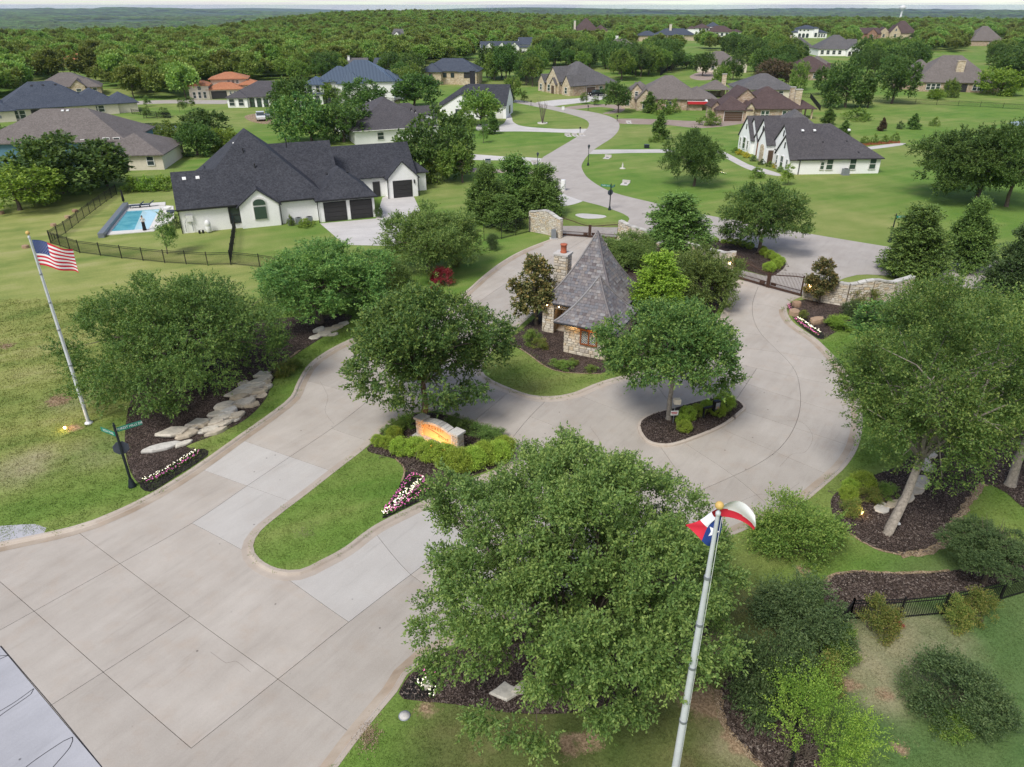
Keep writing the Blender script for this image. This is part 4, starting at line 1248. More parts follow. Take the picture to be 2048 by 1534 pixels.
    def gutter(self, a, b, z, mat='trim_black', w=0.13):
        a = Vector((a[0], a[1], z)); b = Vector((b[0], b[1], z)); c = (a + b) / 2
        ln = (b - a).length; an = math.atan2(b.y - a.y, b.x - a.x)
        MB().box(c, (ln, w, w), an).build('gutter', M[mat], self.o)
    def downpipe(self, x, y, h, mat='trim_black'):
        MB().box((x, y, h / 2), (0.1, 0.1, h)).build('downpipe', M[mat], self.o)
    def post(self, x, y, h, r=0.12, mat='trim_black'):
        MB().box((x, y, h / 2), (2 * r, 2 * r, h)).build('post', M[mat], self.o)

def arch_poly(cx, w, z0, zs, n=10):
    """upright outline with a half-round head: list of (u, z)"""
    r = w / 2
    return [(cx - r, z0), (cx + r, z0)] + [(cx + r * math.cos(math.pi * i / n), zs + r * 0.75 * math.sin(math.pi * i / n)) for i in range(n + 1)]
def upright(mb, poly, y0, y1, axis='y'):
    n = len(poly)
    if axis == 'y': vs = [(u, y0, z) for u, z in poly] + [(u, y1, z) for u, z in poly]
    else: vs = [(y0, u, z) for u, z in poly] + [(y1, u, z) for u, z in poly]
    fs = [tuple(range(n)), tuple(reversed(range(n, 2 * n)))] + [(i, i + n, (i + 1) % n + n, (i + 1) % n) for i in range(n)]
    return mb.add(vs, fs)
# ------------------------------------------------------------------ the large white house by the drive
h = House('house', 'large white brick house with charcoal hipped roof, three garage doors and a pool', (367, 467), 22, 'white_brick', 'roof_char', trim='trim_black')
h.vol(1.2, 16.9, 0, 16.5, 3.05, 'hip', 0.90)
h.vol(0, 8.5, -0.02, 7.4, 3.02, 'gx', 0.88, oh=0.38)
h.vol(-0.05, 7, 6, 15, 3.0, 'hip', 0.7)
h.vol(6.7, 11.2, -0.5, 6, 2.75, 'gy', 0.78, oh=0.35)
h.vol(15.9, 22.8, -1.1, 7.2, 2.9, 'hip', 0.80)
h.vol(11, 19.5, 5.5, 15, 3.4, 'gx', 0.92)
h.vol(18.5, 31, 9.6, 17.6, 3.0, 'gx', 0.85)
h.vol(29.8, 33, 11, 16.6, 2.9, 'hip', 0.8)
h.vol(26.8, 30.9, 7.9, 14, 2.85, 'gy', 1.0, oh=0.3)
h.gutter((-0.4, -0.46), (6.4, -0.46), 2.86); h.gutter((11.5, -0.46), (15.5, -0.46), 2.86); h.gutter((15.5, -1.56), (23.2, -1.56), 2.72)
for x, y in ((-0.07, -0.10), (5.55, -0.08), (11.35, -0.57), (15.75, -1.2), (26.65, 7.8), (31.05, 7.8)): h.downpipe(x, y, 2.8)
h.win('s', 0, 6.05, 0.75, 1.1, 1.75, 'trim_black', 'glass')
w_ = MB()
upright(w_, arch_poly(9.0, 1.55, 0.95, 3.05), -0.62, -0.5)
wo = w_.build('window', M['trim_white'], h.o)
upright(MB(), [(8.3, 1.02), (9.7, 1.02), (9.7, 2.5), (8.3, 2.5)], -0.68, -0.60).build('pane', M['glass_green'], wo)
upright(MB(), [(8.3, 2.68), (9.7, 2.68)] + [(9 + 0.7 * math.cos(math.pi * i / 8), 2.95 + 0.45 * math.sin(math.pi * i / 8)) for i in range(9)], -0.68, -0.60).build('pane', M['glass_green'], wo)
h.garage('s', -1.12, 17.85, 2.55, 2.3); h.garage('s', -1.12, 21.1, 2.55, 2.3)
h.garage('s', 7.88, 28.75, 2.5, 2.25)
MB().box((30.45, 7.8, 2.1), (0.14, 0.16, 0.5)).build('wall_lamp', M['iron'], h.o)
h.panel('door', 's', 9.55, 25.4, 0.0, 1.0, 2.1, 'door_dark')
for x, y, z in ((9.4, 3.4, 6.0), (8.4, 5.2, 7.6), (13.9, 8.0, 8.0)): h.vent(x, y, z)
for x, y in ((9.2, 1.9), (11.4, 2.5), (13.4, 2.4), (6.5, 1.3), (10.5, 1.1), (12.6, 3.4), (17.8, 2.4), (20.4, 2.4), (20.5, 11.2)): h.lowvent(x, y, 3.0 + max(0, y) * 0.88, 0.85, 'trim_black', 0.28)
for x, y, z in ((1.2, 2.9, 5.65), (2.7, 2.9, 5.65), (7.6, 6.4, 8.7)): h.lowvent(x, y, z, 0.85, 'white_plastic', 0.42)
HOUSE1 = h
# equipment along its wall
def local(hh, x, y, z=0.0):
    return Vector(hh.o.location) + Matrix.Rotation(hh.o.rotation_euler.z, 3, 'Z') @ Vector((x, y, z))
for i, x in enumerate((12.4, 13.3, 14.6)):
    mb = MB().box((0, 0, 0.42), (0.75, 0.6, 0.74)).box((0, 0, 0.03), (0.9, 0.75, 0.08))
    e = empty('air_conditioner', local(h, x, -0.85), h.o.rotation_euler.z, ['grey air conditioner nearest the arched window of the white house', 'grey air conditioner standing between two others by the white house', 'grey air conditioner nearest the double garage of the white house'][i], 'air conditioner', 'air conditioners by the white house')
    mb.build('casing', M['grey_metal'], e)
    MB().lathe([(0.24, 0.79), (0.24, 0.83), (0.05, 0.85)], 12).build('fan_grille', M['trim_black'], e)
e = empty('pool_equipment', local(h, 2.1, -0.7), h.o.rotation_euler.z, 'white pool filter tank and pumps against the white house wall', 'pool filter')
MB().lathe([(0.28, 0.1), (0.33, 0.2), (0.33, 0.75), (0.30, 0.8), (0.33, 0.85), (0.33, 1.2), (0.2, 1.45), (0.05, 1.5)], 14, (0.75, 0, 0)).build('tank', M['white_plastic'], e)
for x in (-0.3, 0.1): MB().lathe([(0.13, 0), (0.13, 0.3), (0.08, 0.36)], 10, (x, -0.1, 0.05)).build('pump', M['iron'], e)
MB().tube([(-0.6, 0.1, 0.5), (0.75, 0.1, 0.5)], 0.04, 6).build('pipe', M['white_plastic'], e)
e = empty('meter_box', local(h, 1.0, -0.18), h.o.rotation_euler.z, 'pale utility box with conduits fixed on the white house wall', 'meter box')
MB().box((0, 0, 1.75), (0.75, 0.2, 0.75)).build('casing', M['white_plastic'], e)
MB().tube([(0.15, 0, 1.4), (0.2, 0, 0.2)], 0.04, 6).tube([(-0.35, 0, 1.7), (-0.6, 0, 1.2), (-0.6, 0, 0.2)], 0.03, 6).build('conduit', M['grey_metal'], e)

# ------------------------------------------------------------------ the white gabled house across the street
h = House('house', 'white brick house with steep front gables and charcoal roof on the open lawn', (1592, 349), 4, 'white_brick', 'roof_dark', trim='trim_white')
h.vol(0, 13.6, 0, 12.6, 2.55, 'hip', 0.66, oh=0.35)
h.vol(-0.3, 7, 2.0, 10.6, 2.6, 'gx', 0.95, oh=0.3)
h.vol(-1.3, 4, 0.05, 5.8, 2.5, 'gx', 1.05, oh=0.3)
h.vol(0, 12, 11, 24, 2.7, 'hip', 0.80, rmat='roof_grey')
h.vol(-1.7, 5, 9.0, 12.6, 3.3, 'gx', 1.25, oh=0.25)
h.vol(-0.4, 7, 11.6, 18, 2.8, 'gx', 1.15, oh=0.3)
h.vol(-1.0, 5, 18, 24, 2.6, 'gx', 1.15, oh=0.3)
h.vol(-0.4, 4, 16.4, 22, 2.62, 'gx', 1.25, oh=0.3)
for u, w, hh, z in ((5.2, 1.0, 1.5, 0.75), (9.0, 1.0, 1.5, 0.75), (12.3, 1.0, 1.5, 0.75), (4.0, 0.55, 1.1, 0.8)): h.win('s', -0.03, u, z, w, hh, glass='glass_green')
for at, u, w, hh, z in ((-1.32, 3.0, 1.0, 1.8, 0.5), (-1.32, 1.0, 0.55, 1.4, 0.7), (-1.32, 5.0, 0.55, 1.4, 0.7), (-0.32, 7.4, 1.0, 1.8, 0.6), (-1.02, 21, 1.2, 1.9, 0.5), (-1.02, 19.2, 0.5, 1.4, 0.7), (-1.02, 22.9, 0.5, 1.4, 0.7)):
    h.win('w', at, u, z, w, hh, 'trim_white', 'glass_green')
for at, u, z in ((-1.32, 2.9, 3.6), (-0.32, 6.3, 4.9), (-0.42, 14.8, 4.4), (-1.02, 21.0, 3.9)): h.panel('gable_vent', 'w', at, u, z, 0.35, 0.9, 'door_dark')
ar = MB(); upright(ar, arch_poly(10.8, 1.6, 0.02, 2.3), -1.80, -1.69, 'x'); ar.build('entry_arch', M['tan_stone'], h.o)
h.panel('door', 's', 8.93, -0.9, 0, 0.9, 2.2, 'door_brown'); h.panel('cedar_post', 'w', -0.42, 16.2, 0, 0.4, 2.5, 'wood')
for x in (2.2, 4.2, 6.0, 8.0, 10.0): h.lowvent(x, 5.1, 5.85, 0.66, 'white_plastic', 0.4)
for x, y in ((2.0, 2.6), (4.8, 2.8), (8.8, 2.9), (2.4, 0.5), (10.0, 0.8)): h.lowvent(x, y, 2.55 + y * 0.66, 0.66, 'trim_black', 0.26)
h.gutter((-0.3, -0.4), (13.9, -0.4), 2.36); h.downpipe(0.25, -0.1, 2.4)
e = empty('air_conditioner', local(h, 7.7, -0.8), h.o.rotation_euler.z, 'grey air conditioner under the end window of the white gabled house', 'air conditioner')
MB().box((0, 0, 0.5), (0.95, 0.8, 0.9)).box((0, 0, 0.03), (1.2, 1.0, 0.08)).build('casing', M['grey_metal'], e)
MB().lathe([(0.3, 0.95), (0.3, 1.0), (0.05, 1.02)], 12).build('fan_grille', M['trim_black'], e)
HOUSE15 = h

# ------------------------------------------------------------------ houses further off
h = House('house', 'two-storey house with big grey-brown roof and blue siding behind dark shrubs', (138, 334), 8, 'bluesiding', 'roof_taupe')
h.vol(-12.5, 9.8, 0, 15, 4.2, 'hip', 0.54, oh=0.5)
h.vol(6, 16.5, -4.5, 8, 2.6, 'hip', 0.46, oh=0.5, wall='cream')
h.vol(-16, -6, 3, 14, 3.2, 'hip', 0.5, wall='cream')
for u in (7.0, 8.6): h.win('s', 0, u, 3.0, 0.9, 1.5)
h.win('s', 0, 3.4, 3.1, 0.7, 1.2)
h.panel('porch_shade_panel', 's', -4.52, 9.0, 0.0, 4.0, 2.2, 'door_dark'); h.win('s', -4.5, 14.6, 0.8, 1.0, 1.3, glass='glass')  # porch: a flat dark panel stands in for the shade inside
for x in (-1.4, -0.6): h.lowvent(x, 6.8, 8.0, 0.5, 'white_plastic', 0.4)

h = House('house', 'cream house with wide slate-blue roof and covered patio beyond the pond', (112, 236), 33, 'cream', 'roof_blue', clear=(-60, 235, 150, 250))
h.vol(-11, 9, 0, 15, 2.7, 'hip', 0.64, oh=0.6)
h.vol(-22, -8, -1.5, 11, 2.6, 'hip', 0.6, oh=0.5)
h.vol(4, 14, 0.6, 12, 2.6, 'hip', 0.62, oh=0.5)
h.vol(12, 18.5, 1.4, 10, 2.5, 'hip', 0.6, oh=0.5)
for u in (-17.6, -16.2, -14.8): h.win('s', -1.5, u, 0.8, 1.1, 1.2)
for u in (-9.3, -7.9, -6.5): h.win('s', 0, u, 0.4, 1.1, 1.7)
h.panel('patio_shade_panel', 's', -0.02, -1.2, 0.0, 7.0, 2.2, 'door_dark')  # covered patio: its shade is a dark panel on the wall
for u in (7.2, 8.7, 10.2): h.win('s', 0.6, u, 0.7, 1.2, 1.4)
h.panel('wall_box', 's', -1.52, -11, 0.9, 0.5, 0.6, 'grey_metal')
for x in (-3, -0.6, 2): h.lowvent(x, 6.2, 6.8, 0.6, 'trim_black', 0.5)

h = House('house', 'house with taupe hipped roof half hidden behind the slate-blue roof', (138, 192), 25, 'tan_stone', 'roof_taupe', clear=(80, 200, 150, 198))
h.vol(-8, 8, 0, 13, 2.7, 'hip', 0.5); h.vol(2, 9, -2, 8, 2.6, 'hip', 0.55); h.vol(1.4, 5, -3, 4, 2.9, 'gy', 0.9)
h.win('s', -3.02, 3.2, 0.8, 1.2, 1.3); h.win('s', -2.02, 7.4, 0.8, 1.0, 1.3)

h = House('house', 'villa with terracotta tile roofs and white walls at the wood edge', (452, 197), 14, 'cream', 'terracotta', clear=(380, 525, 150, 200))
h.vol(-4, 6, 5, 13, 5.0, 'hip', 0.34, oh=0.6); h.vol(-9.5, -4.2, -1, 6, 3.9, 'hip', 0.4, oh=0.5); h.vol(-4.5, 5, -0.5, 6, 2.7, 'hip', 0.42, oh=0.5); h.vol(4, 10, 2.5, 9, 3.5, 'hip', 0.36, oh=0.5)
for u in (-8.2, -6.8, -5.4): h.win('s', -1, u, 0.4, 0.7, 1.6)
h.win('s', -1, -6.6, 2.6, 0.9, 0.9); h.panel('garage_panel', 's', -0.52, -1.6, 0, 4.2, 2.1, 'door_dark')  # garage front is one flat dark panel
for u in (1.6, 2.8, 4.0): h.win('s', -0.5, u, 1.2, 0.5, 0.7)
for u in (1.0, 2.2, 3.4): h.win('s', 5, u, 3.7, 0.7, 0.7)

h = House('house', 'low white house with brown-grey hipped roof beside the parked trucks', (532, 214), 2, 'white_brick', 'roof_dark', clear=(455, 605, 165, 216))
h.vol(-9.5, 9.5, 0, 13, 2.7, 'hip', 0.48, oh=0.5); h.vol(-9.6, -4.4, -1, 5, 2.6, 'hip', 0.5)
for u in (-8.4, -6.0): h.win('s', -1, u, 0.5, 1.3, 1.6)
for u in (-3.4, -1.6, 0.2): h.win('s', 0, u, 0.1, 1.0, 2.0, 'trim_black', 'glass_green')
h.win('s', 0, 4.4, 0.6, 1.2, 1.5)

k_ = NB('standing_seam_metal'); wv = k_.node('ShaderNodeTexWave', bands_direction='X'); wv.inputs['Scale'].default_value = 0.8
k_.l.new(k_.pos('object'), wv.inputs['Vector']); k_.bump(wv.outputs['Fac'], 0.6, 0.05)
M['seam'] = k_.fin(k_.ramp(wv.outputs['Fac'], [(0.10, (0.045, 0.06, 0.085)), (0.35, (0.10, 0.135, 0.185)), (0.9, (0.13, 0.17, 0.22))]), 0.4, 0.3)
h = House('house', 'tall white two-storey house with blue-grey standing-seam metal roofs', (702, 205), 4, 'white_brick', 'seam', clear=(612, 792, 120, 208))
h.vol(-6.5, 12, 0, 15, 5.6, 'hip', 0.62, oh=0.5); h.vol(-12, -6.8, -1.5, 6, 5.0, 'hip', 0.55, oh=0.5); h.vol(-9, 2, 3, 13, 5.7, 'hip', 0.6); h.vol(-3, 4, -1.4, 6, 5.2, 'hip', 0.7); h.vol(5, 14, 5, 13, 5.2, 'hip', 0.6)
h.vol(-12.5, -7, -3.5, -1, 2.6, 'flat', 0.1)
for u in (-10.4, -8.4): h.win('s', -1.5, u, 2.9, 0.9, 1.6); h.win('s', -3.5, u, 0.5, 1.2, 1.7)
h.win('s', -1.4, 0.4, 3.2, 1.4, 1.4); h.win('s', 0, 7, 3.0, 1.0, 1.4)

for lb, px, rot, roofm, W, D in (('small grey-roofed house with a white chimney behind the metal-roofed house', (716, 146), 6, 'roof_grey', 8, 8), ('small dark-roofed house with a pale gable behind the metal-roofed house', (767, 146), -8, 'roof_blue', 8.5, 8)):
    h = House('house', lb, px, rot, 'cream', roofm, clear=(px[0] - 24, px[0] + 24, 122, 148))
    h.vol(-W / 2, W / 2, 0, D, 2.8, 'gx', 0.6); h.win('s', 0, 0, 0.7, 1.2, 1.3)
    if roofm == 'roof_grey': h.chimney(-3.4, 3, 0.8, 0.8, 2.5, 6, 'white_brick')

h = House('house', 'tan stone house with slate-blue hipped roof and a shaded balcony', (902, 169), -4, 'tan_stone', 'roof_blue', clear=(838, 962, 128, 170))
h.vol(-9.5, 9.5, 0, 12, 4.4, 'hip', 0.55, oh=0.5); h.vol(-10, -3, -2, 6, 4.3, 'hip', 0.6, oh=0.5); h.vol(3, 9, -1.5, 5, 4.3, 'hip', 0.5)
for u in (-2, 0.6): h.win('s', 0, u, 2.3, 1.0, 1.3, 'trim_black')
h.panel('balcony_shade_panel', 's', -1.52, 6.5, 2.2, 3.6, 1.7, 'door_dark'); h.win('s', -2, -6.5, 2.2, 1.0, 1.3, 'trim_black')  # balcony recess: shade painted as a dark panel

h = House('house', 'house with broad black roof and black chimney behind the dormered house', (946, 236), -8, 'white_brick', 'roof_char')
h.vol(-8.5, 2, 2, 15, 3.0, 'hip', 0.66, oh=0.5); h.vol(-2, 8, 0, 12, 3.2, 'gx', 0.62, oh=0.5); h.vol(-7, 2, -2, 7, 2.8, 'gy', 0.6)
h.chimney(-2.2, 12, 1.2, 1.0, 4, 9.4, 'trim_black', 'trim_black')
h.win('e', 8, 6, 0.6, 1.4, 1.6, 'trim_black'); h.win('s', -2, -3, 0.6, 1.4, 1.5, 'trim_black'); h.panel('garage_panel', 's', 0, 5, 0, 4.5, 2.3, 'trim_white')

h = House('house', 'white house with grey-blue roof and two small dormers beside the big oak', (792, 284), 24, 'white_brick', 'roof_grey', trim='trim_white')
h.vol(-8, 9, 0, 19, 2.7, 'hip', 0.54, oh=0.5, rmat='roof_dark'); h.vol(1, 11, 9, 17, 2.7, 'hip', 0.7, oh=0.4, rmat='roof_dark')
for y in (4.6, 7.4): h.vol(6.2, 9.2, y, y + 1.8, 1.2, 'gx', 1.0, oh=0.2, z0=3.2, rmat='roof_dark'); h.win('e', 9.23, y + 0.9, 3.5, 0.8, 0.8)
for y in (11, 14.5): h.vol(8, 12.4, y, y + 3.4, 2.7, 'gx', 1.0, oh=0.25, rmat='roof_dark'); h.win('e', 12.43, y + 1.7, 0.7, 1.0, 1.5)
h.gutter((-8.5, -0.5), (9.4, -0.5), 2.5, 'trim_white'); h.win('s', 0, -3, 0.7, 1.2, 1.3)

h = House('house', 'tan stone house with steep grey roof and gabled entry, dark car on its drive', (1147, 192), 32, 'tan_brick', 'roof_grey', clear=(1075, 1225, 128, 194))
h.vol(0, 15, 0, 17, 3.0, 'hip', 0.74, oh=0.5); h.vol(10, 19, 3, 15, 2.8, 'hip', 0.6, oh=0.5)
h.vol(-1.2, 5, 0.2, 4.2, 2.9, 'gx', 1.3, oh=0.3, wall='tan_stone'); h.vol(-0.9, 6, 6.4, 13, 3.6, 'gx', 1.15, oh=0.3, wall='tan_stone'); h.vol(-1.6, 3, 7.2, 10, 2.8, 'gx', 1.2, oh=0.2, wall='tan_stone'); h.vol(-0.6, 5, 14.6, 18, 2.8, 'gx', 1.2, oh=0.3, wall='tan_stone')
for at, u, w, hh, z in ((-1.22, 2.2, 1.1, 1.6, 0.6), (-0.92, 11.6, 1.2, 1.7, 0.6), (-0.62, 16.4, 1.0, 1.5, 0.6)): h.win('w', at, u, z, w, hh)
h.panel('door', 'w', -1.62, 8.6, 0, 1.4, 2.3, 'door_brown')
h.garage('s', -0.03, 6.4, 3.2, 2.2, 'door_brown'); h.win('s', 0, 10.2, 0.8, 1.3, 1.4); h.win('s', 0, 12.2, 0.8, 0.8, 1.4)

h = House('house', 'brick house with wide taupe roof and a red awning on its side', (1325, 220), -6, 'tan_brick', 'roof_taupe', clear=(1245, 1405, 152, 224))
h.vol(-7, 10, 0, 15, 2.9, 'hip', 0.62, oh=0.5); h.vol(-9.5, -2, 4, 14, 3.4, 'hip', 0.66, oh=0.5); h.vol(5, 13.5, 2, 13, 2.8, 'hip', 0.5, oh=0.5)
h.vol(-6.8, -2.6, -1.8, 5, 2.8, 'gy', 1.1, oh=0.3, wall='tan_stone'); h.vol(-8.2, -5.6, 1.4, 7, 4.6, 'gy', 1.1, oh=0.25, wall='tan_stone'); h.vol(-10.4, -7.6, 2.6, 8, 3.2, 'gy', 1.1, oh=0.25, wall='tan_stone')
h.win('s', -1.8, -4.7, 0.5, 1.2, 1.7); h.win('s', 1.4, -6.9, 3.2, 0.7, 1.0); h.win('s', 2.6, -9, 0.8, 0.9, 1.5); h.win('s', 0, 1.4, 0.7, 1.3, 1.4)
MB().box((8.6, 0.6, 2.35), (5.2, 2.6, 0.12), M=Matrix.Rotation(0.12, 3, 'X')).build('awning', M['signwhite'], h.o)
MB().box((8.6, -0.7, 1.9), (5.2, 0.08, 0.7)).build('awning_valance', M['red_awning'], h.o)
for x in (6.1, 11.1): h.post(x, -0.7, 2.2, 0.06, 'iron')

h = House('house', 'brick house with deep brown roof, two stone chimneys and a brown garage door', (1520, 241), 0, 'tan_brick', 'roof_brown', clear=(1425, 1630, 160, 244))
h.vol(-4.2, 9.5, 0, 13, 2.8, 'hip', 0.60, oh=0.5); h.vol(-10.5, -3, -1.2, 9, 2.7, 'hip', 0.62, oh=0.5); h.vol(-7, 1, 3, 12, 3.2, 'gy', 0.85, oh=0.3)
h.vol(-4.0, -2.2, -1.5, 4, 3.0, 'gy', 1.2, oh=0.25, wall='tan_stone'); h.vol(-11.4, -9.4, 1, 6, 3.0, 'gy', 1.1, oh=0.25)
h.vol(8.5, 13.4, 2.5, 7.4, 2.5, 'hip', 0.6, oh=0.4, nowall=True)
for x, y in ((13.0, 2.8), (13.0, 7.0)): h.post(x, y, 2.5, 0.16, 'tan_stone')
h.garage('s', -1.2, -6.8, 4.2, 2.15, 'door_brown')
for u in (0.4, 1.4, 5.4, 6.6): h.win('s', 0, u, 0.5, 0.8, 1.6, glass='glass_green')
h.chimney(9.2, 3.4, 1.5, 0.9, 0, 6.4, 'tan_stone'); h.chimney(8.9, 6.6, 1.1, 0.8, 0, 6.6, 'tan_stone')

h = House('house', 'grey-roofed house just behind the deep brown roof', (1532, 197), -4, 'cream', 'roof_grey', clear=(1478, 1590, 160, 200))
h.vol(-8, 8, 0, 14, 2.6, 'hip', 0.5, oh=0.5); h.win('s', 0, 4, 0.7, 1.2, 1.3)
h = House('pavilion', 'open stone pavilion with pyramid roof and a tan chimney between the houses', (1430, 196), -8, 'tan_stone', 'roof_taupe', 'pavilion', clear=(1400, 1460, 158, 198))
h.vol(-3.6, 3.6, 0, 6.6, 2.5, 'hip', 0.6, oh=0.5, nowall=True)
for x in (-3.2, 3.2):
    for y in (0.3, 6.2): h.post(x, y, 2.5, 0.2, 'tan_stone')
h.chimney(2.6, 5.4, 1.2, 0.9, 0, 6.0, 'tan_stone'); h.panel('back_wall', 's', 6.4, 0, 0, 5.0, 1.4, 'tan_stone', 0.3)

h = House('house', 'brick house with sweeping taupe roof and a tan chimney on its slope', (1905, 184), -10, 'tan_brick', 'roof_taupe', clear=(1825, 1985, 100, 192))
h.vol(-11, 11.5, 0, 17, 3.0, 'hip', 0.80, oh=0.5); h.vol(-13, -2, 6, 19, 3.6, 'hip', 0.85, oh=0.5); h.vol(8, 14, 2, 12, 2.8, 'hip', 0.6)
h.chimney(1.6, 3.4, 2.2, 1.0, 4, 8.6, 'tan_stone', 'tan_stone')
for u in (-7.4, -6.0, -4.6, 6.0, 7.4, 8.8): h.win('s', 0, u, 0.6, 1.1, 1.7)
h.panel('patio_shade_panel', 's', -0.02, 0.6, 0.0, 6.4, 2.3, 'door_dark')  # patio recess drawn as a dark panel in place of real shade

h = House('house', 'cream house with grey hipped roof behind a round oak and a curved drive', (1440, 144), -8, 'cream', 'roof_taupe', clear=(1385, 1495, 100, 150))
h.vol(-9, 8, 0, 14, 3.0, 'hip', 0.6, oh=0.5); h.vol(5, 10, -2, 5, 2.8, 'gy', 0.9, oh=0.3); h.win('s', -2, 7.5, 0.8, 1.6, 1.5); h.win('s', 0, -3, 0.8, 1.2, 1.4)
h = House('house', 'brick house with red-brown roof and pale entry gables behind dark trees', (1648, 160), 10, 'tan_brick', 'roof_brown', clear=(1595, 1700, 98, 165))
h.vol(-9, 4, 0, 15, 3.0, 'hip', 0.68, oh=0.5); h.vol(0, 11, 10, 22, 3.0, 'hip', 0.7, oh=0.5, rmat='roof_taupe'); h.vol(6, 9.4, 7, 12, 2.8, 'gy', 1.1, oh=0.25, wall='cream')
h.win('s', 7, 7.7, 0.8, 1.2, 1.5); h.win('s', 0, -4, 0.8, 1.2, 1.4)
h = House('house', 'white house with grey roof and an arched three-bay porch on a lawn', (1678, 112), -6, 'white_brick', 'roof_grey', clear=(1632, 1732, 56, 122))
h.vol(-11, 9, 0, 17, 3.6, 'hip', 0.72, oh=0.5); h.vol(3, 9.5, -2.5, 6, 3.2, 'gy', 0.8, oh=0.3); h.vol(6, 11, 8, 16, 4, 'gx', 0.9)
for u in (4.4, 6.2, 8.0):
    a_ = MB(); upright(a_, arch_poly(u, 1.4, 0.1, 1.9), -2.56, -2.49); a_.build('porch_arch_shade', M['door_dark'], h.o)  # dark arch-shaped fills stand in for the shaded porch bays
for u in (-9, -6, -3, 0): h.win('s', 0, u, 0.9, 1.5, 1.8)
h = House('house', 'small white house with grey pyramid roof beside the arched-porch house', (1600, 106), -4, 'white_brick', 'roof_grey', clear=(1570, 1628, 70, 112))
h.vol(-6.5, 6.5, 0, 12, 3.4, 'hip', 0.75, oh=0.5); h.chimney(-4, 9, 1, 1, 3, 8.5, 'tan_stone')
for u in (-4.4, 2.0, 4.2): h.win('s', 0, u, 1.0, 1.2, 1.6)
h.panel('door', 's', -0.02, -1, 0, 1.2, 2.4, 'door_dark')
h = House('villa', 'white two-storey villa with arches and dark hipped roof on the far rise', (1617, 76), -6, 'white_brick', 'roof_blue', clear=(1575, 1660, 44, 90))
h.vol(-9, 6, 0, 13, 7.0, 'hip', 0.35, oh=0.8); h.vol(3, 6.4, -2, 5, 7.4, 'hip', 0.4, oh=0.5); h.vol(5, 14, -0.5, 10, 4.2, 'hip', 0.4, oh=0.6); h.vol(-13, -8, 1, 10, 4.2, 'hip', 0.4)
for u in (-7.5, -4.4, -1.3): 
    a_ = MB(); upright(a_, arch_poly(u, 2.2, 0.2, 2.6), -0.06, 0.01); a_.build('arch_window', M['glass'], h.o)
for u in (-7.5, -4.4, -1.3): h.win('s', 0, u, 5.2, 0.9, 0.9, 'trim_black')
for u in (8, 10, 12): h.win('s', -0.5, u, 0.8, 1.2, 2.2)
h.win('s', -2, 4.7, 1.0, 1.8, 2.8, 'trim_black')
h = House('house', 'tan gabled house with tall steep brown roof on the far rise', (1800, 77), -8, 'tan_stone', 'roof_brown', clear=(1765, 1832, 36, 90))
h.vol(-8, 12, 0, 17, 4.0, 'hip', 1.0, oh=0.5); h.vol(-9, -1, -2, 8, 4.5, 'gy', 1.3, oh=0.3); h.vol(-17, -8, 2, 12, 4, 'gy', 0.9, oh=0.3)
h.win('s', -2, -5, 1, 1.6, 2.2); h.win('s', -2, -5, 5.5, 1.2, 1.6); h.win('s', 2, -12.5, 1.0, 1.6, 2.0)
h = House('house', 'red-brown gabled house between the arched-porch house and the steep brown roof', (1742, 78), 8, 'red_brick', 'roof_brown', clear=(1715, 1770, 48, 90))
h.vol(-9, 8, 0, 13, 4, 'gx', 0.6, oh=0.5); h.vol(-5, 3, -2, 7, 4.2, 'gy', 0.8); h.win('s', -2, -1, 1, 2, 2)
h = House('house', 'lone house with grey-taupe roof above the trees near the water', (1972, 92), -6, 'tan_brick', 'roof_taupe', clear=(1935, 2010, 46, 98))
h.vol(-10, 10, 0, 17, 3.4, 'hip', 0.95, oh=0.5); h.win('s', 0, 2, 0.8, 1.4, 1.5)
h = House('house', 'long white house with several dark-roofed gables among the woods', (1015, 106), 6, 'white_brick', 'roof_blue', clear=(952, 1075, 76, 116))
h.vol(-15, 15, 0, 10, 3.0, 'gx', 0.55, oh=0.5); 
for x in (-13, -6, 1): h.vol(x, x + 5.4, -2, 6, 3.2, 'gy', 0.9, oh=0.3); h.win('s', -2, x + 2.7, 0.9, 1.5, 1.6, 'trim_black')
h.vol(7, 15, 1, 12, 4.4, 'gx', 0.6, oh=0.4)
h = House('house', 'house with dull red-brown roof just below the long white house', (1014, 134), -8, 'red_brick', 'roof_brown', clear=(958, 1068, 98, 142))
h.vol(-11, 5, 0, 13, 3, 'hip', 0.5, oh=0.5); h.vol(2, 11, -3, 9, 3.2, 'gy', 0.6, oh=0.4); h.win('s', -3, 6.5, 0.8, 1.5, 1.5)
h = House('house', 'brown steep-roofed house with a pale chimney high in the far woods', (1183, 69), 4, 'tan_brick', 'roof_brown', clear=(1140, 1225, 36, 78))
h.vol(-14, 6, 0, 18, 3.6, 'hip', 1.0, oh=0.5); h.vol(4, 15, 3, 15, 3.6, 'hip', 0.7); h.chimney(-14.6, 6, 1.6, 1.6, 0, 11, 'cream'); h.win('s', 0, 2, 1, 1.8, 1.8)
h = House('house', 'long tan house with slate-blue roof and columned porch on the far rise', (1345, 82), 4, 'tan_stone', 'roof_blue', clear=(1270, 1390, 46, 94))
h.vol(-10, 18, 4, 18, 4.2, 'hip', 0.55, oh=0.8); h.vol(-26, -12, -2, 9, 4, 'hip', 0.5, oh=0.6); h.panel('porch_shade_panel', 's', 3.97, 3, 0.2, 14, 3.2, 'door_brown')  # dark brown panel stands in for the shade behind the columns
for u in (-3, 1, 5, 9): h.post(u, 3.7, 4.0, 0.3, 'cream')
h.chimney(0, 9, 1.6, 1.4, 5, 11, 'cream')
